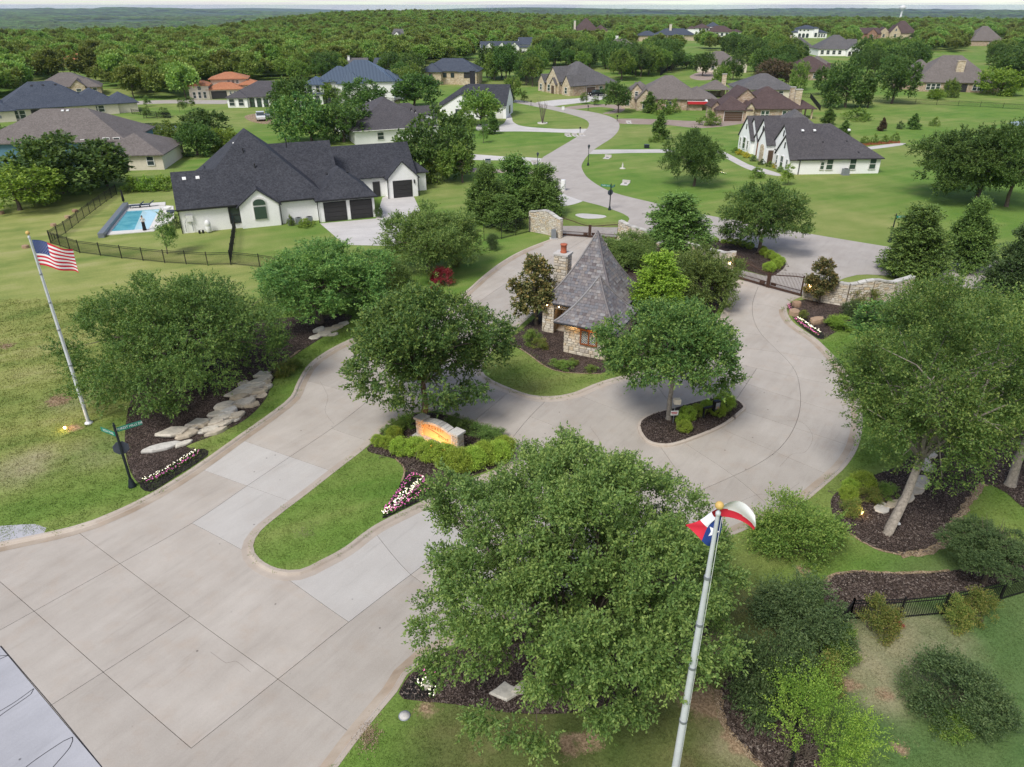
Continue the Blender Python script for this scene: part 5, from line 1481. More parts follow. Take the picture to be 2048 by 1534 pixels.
h = House('house', 'cream house with taupe hipped roof and white chimney among dense trees', (1241, 111), -4, 'cream', 'roof_taupe', clear=(1195, 1288, 80, 120))
h.vol(-9.5, 9.5, 0, 14, 3.8, 'hip', 0.55, oh=0.6); h.vol(-12, -6, 1, 9, 3.4, 'hip', 0.5); h.chimney(-2, 8, 1.4, 1.2, 4, 9.2, 'white_brick')
for u in (-7, -3.5, 0, 3.5, 7): h.win('s', 0, u, 1.0, 1.2, 1.8)
h = House('house', 'white-walled house with several brown hipped roofs on the far rise', (1428, 74), -4, 'white_brick', 'roof_brown', clear=(1370, 1486, 38, 84))
h.vol(-16, -4, 2, 14, 7, 'hip', 0.5, oh=0.8); h.vol(-6, 16, -2, 13, 4.2, 'hip', 0.55, oh=0.8); h.vol(-22, -15, 3, 11, 6.4, 'hip', 0.5); h.vol(14, 22, -3, 6, 4, 'hip', 0.5); h.vol(-4, 6, 12, 24, 8, 'hip', 0.6, rmat='roof_blue')
for u in (-12, -9, -6): h.win('s', 2, u, 4.6, 1.3, 1.6, 'trim_black')
for u in (2, 6, 10): h.win('s', -2, u, 1, 1.6, 2.0, 'trim_black')
h = House('house', 'lone house with dull red roof deep in the woods', (155, 134), 10, 'tan_brick', 'terracotta', clear=(118, 190, 108, 150))
h.vol(-6, 6, 0, 9, 3.2, 'hip', 0.42, oh=0.6); h.panel('porch_shade_panel', 's', -0.02, 2.5, 0, 3, 2.2, 'door_dark')  # dark panel in place of a shaded porch
h = House('house', 'tiny white gabled house deep in the woods', (797, 82), -20, 'white_brick', 'roof_grey', clear=(780, 814, 66, 92))
h.vol(-5, 5, 0, 8, 4.5, 'gx', 0.8, oh=0.4); h.vol(-2, 3, -3, 3, 4, 'gy', 0.9); h.win('s', -3, 0.5, 1, 1.4, 1.6)
# ------------------------------------------------------------------ the woods and the far country
# lower edge of the woodland in the photograph (ground line); everything above it is forest
EDGE = [(-260, 226), (-60, 212), (20, 196), (80, 172), (150, 160), (215, 178), (262, 196), (330, 202), (385, 198), (392, 172), (520, 166), (600, 158), (700, 146), (800, 134), (860, 126), (960, 122),
        (1005, 135), (1070, 152), (1090, 125), (1180, 119), (1290, 118), (1380, 102), (1450, 101), (1560, 100), (1630, 98), (1700, 92), (1740, 86), (1830, 100), (1900, 105), (1980, 112), (2100, 120), (2400, 130)]
def edge_y(px):
    for (a, b), (c, d) in zip(EDGE, EDGE[1:]):
        if a <= px <= c:
            return b + (d - b) * (px - a) / (c - a)
    return EDGE[0][1] if px < EDGE[0][0] else EDGE[-1][1]
def to_px(x, y, z):
    d = y * CP + (H - z) * SP
    return 1024 + F * x / d, 767 + F * ((H - z) * CP - y * SP) / d

def scatter_forest():
    rg = random.Random(77); near = []; far = []
    d = 120.0
    while d < 1750:
        sp = 6.2 + max(0, d - 400) * 0.0045
        n = int(1.75 * d / sp)
        for i in range(n):
            a = -0.85 + 1.72 * (i + rg.random()) / n
            dd = d + rg.uniform(-0.5, 0.5) * sp
            x, y = dd * math.sin(a), dd * math.cos(a)
            z = terr(x, y)
            px, py = to_px(x, y, z)
            if px < -320 or px > 2400: continue
            if py > edge_y(px) + rg.uniform(-3, 1.5): continue
            if any(l - 6 < px < r + 6 and (t + bt * 2) / 3 - 4 < py < bt + 2 + (bt - t) * 0.22 for l, r, t, bt in NOFOREST): continue
            near.append((x, y, z, rg.random(), (0.48 + 0.72 * rg.random() ** 1.3) * (1 + max(0, d - 900) * 0.0004)))
        d += sp * 0.9
    d = 1600.0
    while d < 11500:
        sp = 17 + d * 0.011
        n = int(1.62 * d / sp)
        for i in range(n):
            a = -0.80 + 1.60 * (i + rg.random()) / n
            dd = d + rg.uniform(-0.6, 0.6) * sp
            x, y = dd * math.sin(a), dd * math.cos(a)
            fld = math.sin(x / 420.0 + 1.7 * math.sin(y / 700.0)) * math.sin(y / 380.0 + 0.8) 
            if fld > 0.62: continue
            far.append((x, y, terr(x, y), rg.random(), rg.uniform(0.8, 1.3) * sp / 17))
        d += sp * 1.15
    return near, far

def wood_object(name, pts, keys, label_kind='stuff', sink=0.0, flat=1.0):
    me = bpy.data.meshes.new(name)
    me.from_pydata([(p[0], p[1], p[2]) for p in pts], [], [])
    at = me.attributes.new('rnd', 'FLOAT', 'POINT'); at.data.foreach_set('value', [p[3] for p in pts])
    at = me.attributes.new('siz', 'FLOAT', 'POINT'); at.data.foreach_set('value', [p[4] for p in pts])
    at = me.attributes.new('pick', 'INT', 'POINT'); at.data.foreach_set('value', [int(p[3] * 7919) % len(keys) for p in pts])
    o = obj(name, me, kind=label_kind)
    ng = bpy.data.node_groups.new(name, 'GeometryNodeTree')
    ng.interface.new_socket('Geometry', in_out='INPUT', socket_type='NodeSocketGeometry')
    ng.interface.new_socket('Geometry', in_out='OUTPUT', socket_type='NodeSocketGeometry')
    N, L = ng.nodes, ng.links
    gi = N.new('NodeGroupInput'); go = N.new('NodeGroupOutput')
    m2p = N.new('GeometryNodeMeshToPoints'); L.new(gi.outputs[0], m2p.inputs[0])
    join = N.new('GeometryNodeJoinGeometry')
    rnd = N.new('GeometryNodeInputNamedAttribute'); rnd.data_type = 'FLOAT'; rnd.inputs['Name'].default_value = 'rnd'
    siz = N.new('GeometryNodeInputNamedAttribute'); siz.data_type = 'FLOAT'; siz.inputs['Name'].default_value = 'siz'
    pick = N.new('GeometryNodeInputNamedAttribute'); pick.data_type = 'INT'; pick.inputs['Name'].default_value = 'pick'
    rot = N.new('ShaderNodeCombineXYZ')
    mu = N.new('ShaderNodeMath'); mu.operation = 'MULTIPLY'; mu.inputs[1].default_value = 43.0
    L.new(rnd.outputs[0], mu.inputs[0]); L.new(mu.outputs[0], rot.inputs[2])
    sc = N.new('ShaderNodeCombineXYZ')
    mz = N.new('ShaderNodeMath'); mz.operation = 'POWER'; mz.inputs[1].default_value = flat
    L.new(siz.outputs[0], mz.inputs[0])
    L.new(siz.outputs[0], sc.inputs[0]); L.new(siz.outputs[0], sc.inputs[1]); L.new(mz.outputs[0], sc.inputs[2])
    for i, src in enumerate(keys):
        iop = N.new('GeometryNodeInstanceOnPoints')
        oi = N.new('GeometryNodeObjectInfo'); oi.transform_space = 'ORIGINAL'; oi.inputs['Object'].default_value = src
        oi.inputs['As Instance'].default_value = True
        cmp = N.new('FunctionNodeCompare'); cmp.data_type = 'INT'; cmp.operation = 'EQUAL'
        L.new(pick.outputs[0], cmp.inputs[2]); cmp.inputs[3].default_value = i
        L.new(m2p.outputs[0], iop.inputs['Points']); L.new(oi.outputs['Geometry'], iop.inputs['Instance'])
        L.new(cmp.outputs[0], iop.inputs['Selection'])
        e2r = N.new('FunctionNodeEulerToRotation'); L.new(rot.outputs[0], e2r.inputs[0])
        L.new(e2r.outputs[0], iop.inputs['Rotation']); L.new(sc.outputs[0], iop.inputs['Scale'])
        L.new(iop.outputs[0], join.inputs[0])
    L.new(join.outputs[0], go.inputs[0])
    md = o.modifiers.new('woods', 'NODES'); md.node_group = ng
    return o

nearp, farp = scatter_forest()
# three edge-of-wood trees stand as trees of their own and lend their crowns to the mass behind
SRC = []
for i, (bp, lb) in enumerate((((268, 197), 'rounded woodland oak at the wood edge beside the long street'), ((372, 199), 'rounded woodland oak at the wood edge next to the tiled-roof house'), ((605, 159), 'rounded woodland oak at the wood edge behind the metal-roofed house'))):
    o = plant('wood%d' % i, P(*bp), 4.6, 3.4, 5.0, 'woodland_tree', lb)
    SRC.append(o.children[0] if o.children[0].name.startswith('crown') else o.children[1])
wood_object('forest', [(p[0], p[1], p[2] + 4.9 * p[4] ** 0.6, p[3], p[4]) for p in nearp], SRC)
wood_object('far_forest', [(p[0], p[1], p[2] + 3.0, p[3], p[4] * 2.0) for p in farp], SRC, flat=0.35)
print('forest', len(nearp), len(farp))
# ------------------------------------------------------------------ trees and shrubs of the neighbourhood
def ft(k, bp, box, label, name='oak_tree', leaf=None, cat='tree', group=None):
    return tree_px(k, bp, box, name, label, group, cat, leaf=leaf)
ft('far0', (130, 385), (20, 245, 272, 392), 'broad dark evergreen oak hiding the blue-sided house')
ft('far3', (72, 388), (5, 150, 285, 392), 'dark feathery oak between the yellow-green tree and the broad evergreen oak')
ft('far1', (215, 372), (160, 250, 290, 380), 'dark bushy oak at the end of the iron fence row')
ft('far2', (40, 420), (-40, 120, 325, 415), 'yellow-green spreading tree on the field edge beside the dark oaks', leaf='leaf_lime')
ft('far3', (10, 300), (-50, 32, 255, 305), 'dark oak at the pond bank beside the blue-sided house')
ft('far1', (395, 310), (345, 440, 248, 318), 'dark round oak right behind the peak of the large white house')
ft('far2', (440, 300), (400, 480, 255, 305), 'yellow-green tree filling the gap behind the large white house', leaf='leaf_lime')
ft('far0', (395, 275), (355, 455, 222, 280), 'dark oak on the near bank of the pond')
ft('far3', (330, 285), (290, 370, 245, 290), 'light green tree standing over the pond edge', leaf='leaf_shrub')
ft('far1', (580, 250), (530, 640, 160, 245), 'dark oak beside the parked trucks')
ft('far0', (625, 285), (540, 660, 195, 290), 'broad oak with tan tips behind the large white house roof', leaf='leaf_oak')
ft('far2', (688, 284), (625, 745, 202, 280), 'round oak with a clear trunk behind the white house garage wing', leaf='leaf_far')
ft('far3', (725, 222), (682, 775, 162, 222), 'round oak in front of the tall metal-roofed house')
ft('far0', (660, 205), (628, 700, 165, 208), 'slight oak at the foot of the metal-roofed house', leaf='leaf_shrub')
ft('far1', (830, 215), (780, 890, 150, 212), 'dark oak between the metal-roofed house and the dormered house')
ft('far2', (805, 195), (778, 838, 135, 190), 'tall narrow oak rising beside the black roof', leaf='leaf_shrub')
ft('far3', (860, 355), (788, 948, 228, 360), 'big dark oak beside the garage gable of the large white house')
ft('far0', (925, 365), (870, 950, 285, 360), 'dense tree beside the brown path, next to the garage gable', leaf='leaf_shrub')
ft('far1', (962, 250), (910, 1008, 183, 250), 'round light oak in front of the black-roofed house', leaf='leaf_shrub')
ft('far2', (1022, 205), (1003, 1045, 152, 202), 'upright oak at the bend of the street', leaf='leaf_shrub')
ft('sapling', (1048, 205), (1040, 1058, 183, 203), 'young tree beside the upright oak at the street bend', 'sapling_tree')
ft('far0', (1236, 225), (1202, 1265, 165, 216), 'round dark oak on the verge of the circular drive')
ft('sapling', (1172, 208), (1158, 1180, 186, 206), 'young tree in the grass of the circular drive, nearer the tan house', 'sapling_tree')
ft('sapling', (1188, 210), (1180, 1202, 193, 209), 'young round tree in the grass of the circular drive, nearer the dark oak', 'sapling_tree')
ft('farjun', (1318, 278), (1300, 1342, 230, 282), 'upright bushy juniper on the lawn near the brown driveway', 'juniper_tree')
ft('farshrub', (1310, 284), (1298, 1325, 270, 287), 'low shrub at the foot of the upright juniper', 'shrub', cat='shrub')
ft('farjun', (1300, 225), (1280, 1318, 188, 226), 'dark conical juniper before the brick house with the awning', 'juniper_tree')
ft('farshrub', (1325, 228), (1300, 1345, 205, 232), 'rounded green shrub before the brick house with the awning', 'shrub', cat='shrub')
ft('farshrub', (1345, 225), (1335, 1362, 203, 228), 'tall shrub beside the red awning', 'shrub', cat='shrub')
ft('farshrub', (1420, 250), (1400, 1442, 226, 252), 'round shrub in the turning circle of the brown-roofed house', 'shrub', cat='shrub')
ft('far1', (1405, 152), (1385, 1436, 107, 148), 'round oak standing in the curved drive of the cream house')
ft('far2', (1372, 138), (1355, 1392, 108, 138), 'dark oak at the lawn fence beside the curved drive')
ft('far3', (1465, 160), (1446, 1490, 110, 158), 'dark upright oak beside the cream house with the curved drive')
ft('far0', (1445, 168), (1425, 1462, 132, 168), 'lighter bushy tree in front of the cream house', leaf='leaf_shrub')
ft('far1', (1540, 172), (1510, 1585, 122, 172), 'greyish half-bare tree among green ones behind the grey roof', leaf='leaf_brown')
ft('far2', (1600, 180), (1583, 1620, 122, 182), 'tall bright green tree behind the two stone chimneys', leaf='leaf_shrub')
ft('far3', (1690, 215), (1640, 1740, 130, 218), 'massive dark oak at the lawn edge beyond the stone chimneys')
ft('far0', (1660, 190), (1628, 1690, 135, 195), 'dark oak shouldering the massive oak beyond the chimneys')
ft('farjun', (1735, 215), (1712, 1755, 150, 215), 'tall dark juniper between the two massive oaks', 'juniper_tree')
ft('far1', (1783, 207), (1748, 1842, 120, 200), 'massive oak before the house with the chimney on its slope')
ft('far2', (1800, 150), (1765, 1835, 90, 150), 'oak crown rising between the far houses above the massive oaks')
ft('far3', (1742, 128), (1705, 1765, 78, 128), 'very dark dense oak beside the arched porch lawn')
ft('far0', (1905, 195), (1888, 1920, 160, 200), 'bushy tree before the patio of the taupe-roofed house', leaf='leaf_shrub')
ft('far1', (1870, 198), (1855, 1890, 182, 206), 'light green bush at the pond fence below the taupe-roofed house', 'shrub', 'leaf_lime', 'shrub')
ft('far2', (2000, 190), (1955, 2045, 135, 190), 'yellow-green leaning tree beside the taupe-roofed house', leaf='leaf_lime')
ft('far3', (2030, 168), (1990, 2090, 100, 165), 'dark woodland oak behind the leaning tree')
ft('farjun', (1657, 250), (1640, 1675, 218, 250), 'small dark juniper behind the white gabled house', 'juniper_tree')
ft('farjun', (1690, 270), (1675, 1705, 243, 272), 'small juniper at the corner of the raised vegetable bed', 'juniper_tree')
ft('farshrub', (1712, 240), (1688, 1740, 222, 242), 'wide low dark shrub on the rough ground behind the white gabled house', 'shrub', cat='shrub')
ft('farjun', (1765, 262), (1755, 1776, 238, 264), 'brown dead-looking young juniper on the far lawn', 'juniper_tree', 'leaf_brown')
ft('farjun', (1830, 258), (1813, 1845, 230, 260), 'green young juniper alone on the far lawn', 'juniper_tree')
ft('farshrub', (1868, 252), (1860, 1878, 237, 255), 'little round shrub alone on the far lawn', 'shrub', cat='shrub')
ft('farshrub', (1800, 258), (1794, 1808, 245, 260), 'little pale shrub on the far lawn between two junipers', 'shrub', 'leaf_blue', 'shrub')
ft('farshrub', (1513, 355), (1497, 1530, 337, 360), 'dark low shrub on the lawn before the white gabled house', 'shrub', cat='shrub')
ft('sapling', (1575, 370), (1560, 1592, 330, 368), 'lime green sapling at the corner of the white gabled house', 'sapling_tree', 'leaf_lime')
ft('farshrub', (875, 365), (835, 890, 330, 372), 'flowering shrub border beside the garage gable', 'shrub', cat='shrub')
ft('farshrub', (925, 262), (908, 948, 222, 265), 'white-flowering shrub by the bed of the dormered house', 'shrub', cat='shrub')
ft('farjun', (985, 268), (968, 1002, 228, 272), 'bushy juniper on the lawn by the long driveway', 'juniper_tree')
ft('sapling', (967, 286), (955, 978, 240, 284), 'thin young tree in a mulch ring on the lawn by the long driveway', 'sapling_tree')
for lb, px, bx in (('small round tree inside the pond fence', (294, 236), (284, 304, 214, 234)), ('wide bush inside the pond fence', (327, 234), (312, 342, 216, 236)),
                   ('small street tree near the cream house', (233, 210), (226, 241, 190, 208)), ('small dark street tree by the long street', (293, 213), (285, 302, 192, 212)),
                   ('small paired tree on the lawn beyond the pond', (360, 225), (352, 368, 197, 220)), ('small leafy tree beside its pair beyond the pond', (369, 222), (364, 378, 198, 218)), ('pale young tree by the tiled-roof villa street', (383, 218), (376, 392, 196, 214))):
    ft('sapling', px, bx, lb, 'sapling_tree')
def belt(seed, poly, n, keys, label, group, size=(38, 58), name='oak_tree', leafs=(None, 'leaf_far', 'leaf_shrub')):
    """trees standing among the far houses; poly is their ground area in the photograph"""
    rg = random.Random(seed); placed = []; tries = 0
    xs = [q[0] for q in poly]; ys = [q[1] for q in poly]
    while len(placed) < n and tries < 4000:
        tries += 1
        x, y = rg.uniform(min(xs), max(xs)), rg.uniform(min(ys), max(ys))
        if not inside(poly, x, y): continue
        b = P(x, y)
        if any(l - 8 < x < r + 8 and t + (bt - t) * 0.55 < y < bt + (bt - t) * 0.30 for l, r, t, bt in NOFOREST): continue
        if any((b - q).length < 5.2 for q in placed): continue
        placed.append(b)
        R = rg.uniform(3.2, 5.4); bb = R * rg.uniform(0.75, 1.0)
        plant(rg.choice(keys), b, R, bb, bb + rg.uniform(0.8, 2.0), name, label, 'tree', group, rg.uniform(0, 6.28), 0, 0, rg.choice(leafs))
FK = ['far0', 'far1', 'far2', 'far3']
belt(1, [(1085, 130), (1180, 120), (1345, 120), (1350, 142), (1240, 162), (1230, 140), (1085, 140)], 60, FK, 'oak in the tree belt between the tan stone house and the cream house', 'oaks behind the tan stone house')
belt(2, [(960, 140), (1075, 150), (1070, 175), (1030, 165), (960, 158)], 18, FK, 'oak in the thicket between the balcony house and the tan stone house', 'oaks behind the street bend')
belt(3, [(1440, 104), (1600, 104), (1600, 125), (1560, 160), (1480, 152), (1495, 125)], 40, FK, 'oak in the thicket behind the grey roof and the pavilion', 'oaks behind the pavilion')
belt(4, [(1735, 92), (1830, 104), (1835, 145), (1770, 165), (1705, 160), (1760, 130)], 34, FK, 'oak between the arched-porch house and the taupe-roofed brick house', 'oaks below the far rise')
belt(5, [(1985, 115), (2110, 122), (2120, 185), (2050, 178), (1985, 150)], 30, FK, 'oak in the wood beside the taupe-roofed brick house', 'oaks beside the taupe roof')
belt(6, [(600, 160), (690, 152), (620, 196), (600, 180)], 5, FK, 'oak between the low white house and the metal-roofed house', 'oaks by the metal roofs')
belt(7, [(770, 160), (840, 152), (880, 178), (790, 185)], 8, FK, 'oak between the metal-roofed house and the balcony house', 'oaks by the balcony house')
belt(8, [(-80, 240), (0, 250), (0, 225), (-80, 218)], 4, FK, 'oak beside the cream house with the slate-blue roof', 'oaks by the slate-blue roof')
# ------------------------------------------------------------------ stonework helpers
STONE_MESHES = []
def make_stone_mesh(seed):
    rg = random.Random(seed)
    # unit block: x 0..1, z 0..1, y front at 0 going back 1, chamfered uneven face
    j = lambda a: rg.uniform(-a, a)
    v = []
    for (x, z) in ((0, 0), (1, 0), (1, 1), (0, 1)): v.append((x, 1.0, z))
    for (x, z) in ((0, 0), (1, 0), (1, 1), (0, 1)): v.append((x + j(.03), 0.35, z + j(.04)))
    for (x, z) in ((0.09, 0.12), (0.91, 0.12), (0.91, 0.88), (0.09, 0.88)): v.append((x + j(.05), j(.18), z + j(.07)))
    f = [(8, 9, 10, 11), (4, 5, 9, 8), (5, 6, 10, 9), (6, 7, 11, 10), (7, 4, 8, 11), (0, 1, 5, 4), (1, 2, 6, 5), (2, 3, 7, 6), (3, 0, 4, 7)]
    return v, f
STV = [make_stone_mesh(i) for i in range(8)]
for i in range(8):
    me = bpy.data.meshes.new('stone'); me.from_pydata(STV[i][0], [], STV[i][1]); me.materials.append(M['limestone']); me.update(); STONE_MESHES.append(me)

def ashlar(rg, L, hfun, rows=(0.16, 0.30), lens=(0.26, 0.62), z0=0.0, holes=()):
    """rectangles (u, z, w, h) of a rough coursed wall of length L; hfun(u) is the height"""
    out = []; z = z0; hm = max(hfun(L * i / 20) for i in range(21))
    while z < hm - 0.05:
        h = rg.uniform(*rows); u = -rg.uniform(0, 0.2)
        if z + h > hm - 0.08: h = hm - z
        while u < L - 0.02:
            w = rg.uniform(*lens)
            a, b = max(0, u), min(L, u + w)
            if L - b < 0.14: b = L
            top = min(hfun(a), hfun(b), z + h)
            if b - a > 0.05 and top - z > 0.06:
                if not any(a < hx1 - 0.02 and b > hx0 + 0.02 and z < hz1 - 0.02 and top > hz0 + 0.02 for hx0, hx1, hz0, hz1 in holes):
                    out.append((a, z, b - a, top - z))
                else:
                    for hx0, hx1, hz0, hz1 in holes:
                        if a < hx0 - 0.08 < b: out.append((a, z, hx0 - a, top - z))
                        if a < hx1 + 0.08 < b: out.append((hx1, z, b - hx1, top - z))
            u = b if b > u + w - 1e-6 or b == L else u + w
        z += h
    return out

def clad(parent, o2, ang, L, hfun, seed, single=False, dep=0.09, gap=0.016, rows=(0.16, 0.30), lens=(0.26, 0.62), holes=(), z0=0.0, mat=None):
    """stones on the face that starts at o2 (x, y) and runs along ang; facing to the right of the run"""
    rg = random.Random(seed)
    R = Matrix.Rotation(ang, 3, 'Z')
    rects = ashlar(rg, L, hfun, rows, lens, z0, holes)
    if single:
        for a, z, w, h in rects:
            q = R @ Vector((a + gap, -dep, z + gap)) + Vector((o2[0], o2[1], 0))
            obj('stone', rg.choice(STONE_MESHES), parent, q, ang, (w - 2 * gap, dep, h - 2 * gap))
    else:
        mb = MB()
        for a, z, w, h in rects:
            v, f = rg.choice(STV)
            mb.add([R @ Vector((a + gap + p[0] * (w - 2 * gap), -dep + p[1] * dep, z + gap + p[2] * (h - 2 * gap))) + Vector((o2[0], o2[1], 0)) for p in v], f)
        mb.build('stonework', M[mat or 'limestone'], parent, kind='stuff')

def stone_wall(name, label, px, hs, seed, th=0.42, coping=True):
    """a free-standing stone wall through ground pixels px, heights hs at them"""
    g = ground_pts(px)
    e = empty(name, (g[0].x, g[0].y, 0), 0, label, 'wall')
    o = g[0]; pts = [q - o for q in g]
    rg = random.Random(seed)
    sm = []
    for i in range(len(pts) - 1):
        n = max(1, int((pts[i + 1] - pts[i]).length / 0.5))
        for k in range(n):
            t = k / n; ts = t * t * (3 - 2 * t)
            sm.append((pts[i].lerp(pts[i + 1], t), hs[i] + (hs[i + 1] - hs[i]) * ts))
    sm.append((pts[-1], hs[-1]))
    core = MB()
    for (a, ha), (b, hb) in zip(sm, sm[1:]):
        t = (b - a).normalized(); nr = Vector((-t.y, t.x)) * (th / 2 - 0.02)
        core.add([(*(a - nr), -0.1), (*(b - nr), -0.1), (*(b + nr), -0.1), (*(a + nr), -0.1), (*(a - nr), ha - 0.03), (*(b - nr), hb - 0.03), (*(b + nr), hb - 0.03), (*(a + nr), ha - 0.03)],
                 [(0, 1, 5, 4), (1, 2, 6, 5), (2, 3, 7, 6), (3, 0, 4, 7), (4, 5, 6, 7)])
        an = math.atan2(t.y, t.x)
        if coping:
            m = (a + b) / 2; sl = math.atan2(hb - ha, (b - a).length)
            Mr = Matrix.Rotation(an, 3, 'Z') @ Matrix.Rotation(-sl, 3, 'Y') @ Matrix.Rotation(rg.uniform(-.04, .04), 3, 'X')
            MB().box((m.x, m.y, (ha + hb) / 2 + 0.04), ((b - a).length * rg.uniform(0.94, 1.0), th + rg.uniform(0.06, 0.14), 0.11 + rg.uniform(0, 0.04)), M=Mr).build('coping_stone', M['coping'], e)
    core.build('core', M['mortar'], e)
    # cladding on both faces, straight run by straight run
    for i in range(len(pts) - 1):
        a, b = pts[i], pts[i + 1]; L = (b - a).length; t = (b - a).normalized(); nr = Vector((-t.y, t.x)); an = math.atan2(t.y, t.x)
        def hf(u, i=i, L=L):
            q = max(0, min(1, u / L)); return hs[i] + (hs[i + 1] - hs[i]) * q * q * (3 - 2 * q) - 0.02
        clad(e, a - nr * (th / 2 - 0.03), an, L, hf, seed + i, dep=0.08, rows=(0.12, 0.26))
        clad(e, b + nr * (th / 2 - 0.03), an + math.pi, L, lambda u, hf=hf, L=L: hf(L - u), seed + 50 + i, dep=0.08, rows=(0.12, 0.26))
    # end faces
    for q, s, hh in ((pts[0], -1, hs[0]), (pts[-1], 1, hs[-1])):
        t = (pts[1] - pts[0]).normalized() if s < 0 else (pts[-1] - pts[-2]).normalized()
        nr = Vector((-t.y, t.x)); an = math.atan2(t.y, t.x) + s * math.pi / 2
        clad(e, q + t * s * 0.0 - nr * s * th / 2, an, th, lambda u, hh=hh: hh - 0.02, seed + 90, dep=0.07)
    return e

def rock_mesh(seed, flat=0.5):
    rg = random.Random(seed); n = 8
    ang = sorted(2 * math.pi * (i + rg.uniform(-.3, .3)) / n for i in range(n))
    rad = [rg.uniform(0.72, 1.15) for _ in range(n)]
    vs = []
    for zz, k in ((0.0, 1.02), (0.5, 1.05), (0.93, 0.99), (1.0, 0.9)):
        for i in range(n):
            r = 0.5 * rad[i] * k * rg.uniform(0.96, 1.04)
            vs.append((r * math.cos(ang[i]), r * math.sin(ang[i]), zz + rg.uniform(-.05, .05) * (zz > 0)))
    fs = []
    for l in range(3):
        for i in range(n):
            k = (i + 1) % n
            fs.append((l * n + i, l * n + k, (l + 1) * n + k, (l + 1) * n + i))
    c = len(vs); vs.append((rg.uniform(-.1, .1), rg.uniform(-.1, .1), 1.0 + rg.uniform(-.06, .04)))
    for i in range(n): fs.append((3 * n + i, 3 * n + (i + 1) % n, c))
    me = bpy.data.meshes.new('rock'); me.from_pydata(vs, [], fs); me.materials.append(M['rock']); me.update()
    return me
ROCKS = [rock_mesh(300 + i) for i in range(8)]
REDROCKS = []
for i in range(3):
    q = ROCKS[i].copy(); q.materials.clear(); q.materials.append(M['redrock']); REDROCKS.append(q)
# ------------------------------------------------------------------ gatehouse
GO = P(1127, 704); GA = math.radians(-27)
gh = empty('gatehouse', GO, GA, 'stone gatehouse with steep flared slate roofs and a clay chimney pot', 'gatehouse')
EV = 2.75
def face_core(mb, x0, x1, y0, y1, z1):
    mb.prism([(x0, y0), (x1, y0), (x1, y1), (x0, y1)], -0.3, z1)
wall = MB(); face_core(wall, 0.05, 3.75, 0.05, 3.5, EV)
wall = wall.build('wall', M['mortar'], gh)
WX0, WX1, WZ0, WZ1 = 1.35, 2.75, 1.0, 2.25
clad(wall, (0, 0.06), 0.0, 3.8, lambda u: EV, 5, True, 0.10, holes=((WX0, WX1, WZ0, WZ1),), rows=(0.17, 0.34), lens=(0.28, 0.66))
clad(wall, (0.06, 3.5), -math.pi / 2, 3.5, lambda u: EV, 6, True, 0.10, rows=(0.17, 0.34), lens=(0.28, 0.66))
clad(wall, (3.74, 0), math.pi / 2, 3.5, lambda u: EV, 7, False, 0.10, rows=(0.17, 0.34), lens=(0.28, 0.66))
mw = MB()
# main block with an arched porch opening on the left of its front
for bx in ((-3.15, -2.2, 2.95, 3.6), (-0.9, 0.05, 2.95, 3.6)): face_core(mw, *bx, EV)
mw.box((-1.55, 3.28, EV - 0.27), (1.35, 0.64, 0.53))
mw.prism([(-3.15, 3.6), (-2.75, 3.6), (-2.75, 9.0), (-3.15, 9.0)], -0.3, EV)
mw.prism([(-2.75, 8.6), (3.15, 8.6), (3.15, 9.0), (-2.75, 9.0)], -0.3, EV)
mw.prism([(2.75, 2.95), (3.15, 2.95), (3.15, 8.6), (2.75, 8.6)], -0.3, EV)
mw.prism([(0.05, 3.5), (2.75, 3.5), (2.75, 3.9), (0.05, 3.9)], -0.3, EV)
mw.box((-1.4, 5.4, 0.05), (2.7, 3.6, 0.12))
mw.prism([(-2.75, 6.2), (0.4, 6.2), (0.4, 6.5), (-2.75, 6.5)], 0, EV)
wall2 = mw.build('wall', M['mortar'], gh)
clad(wall2, (-3.2, 2.96), 0.0, 1.05, lambda u: EV, 8, True, 0.10)
clad(wall2, (-0.95, 2.96), 0.0, 0.95, lambda u: EV, 9, True, 0.10)
clad(wall2, (-3.14, 9.0), -math.pi / 2, 6.05, lambda u: EV, 10, False, 0.10)
clad(wall2, (3.14, 2.95), math.pi / 2, 6.05, lambda u: EV, 11, False, 0.10)
clad(wall2, (-2.2, 2.96), 0.0, 1.25, lambda u: EV, 12, True, 0.08, holes=((0, 1.25, 0, 2.25),))
MB().box((-1.3, 6.15, 1.0), (0.95, 0.08, 2.05)).build('door', M['wood'], gh)
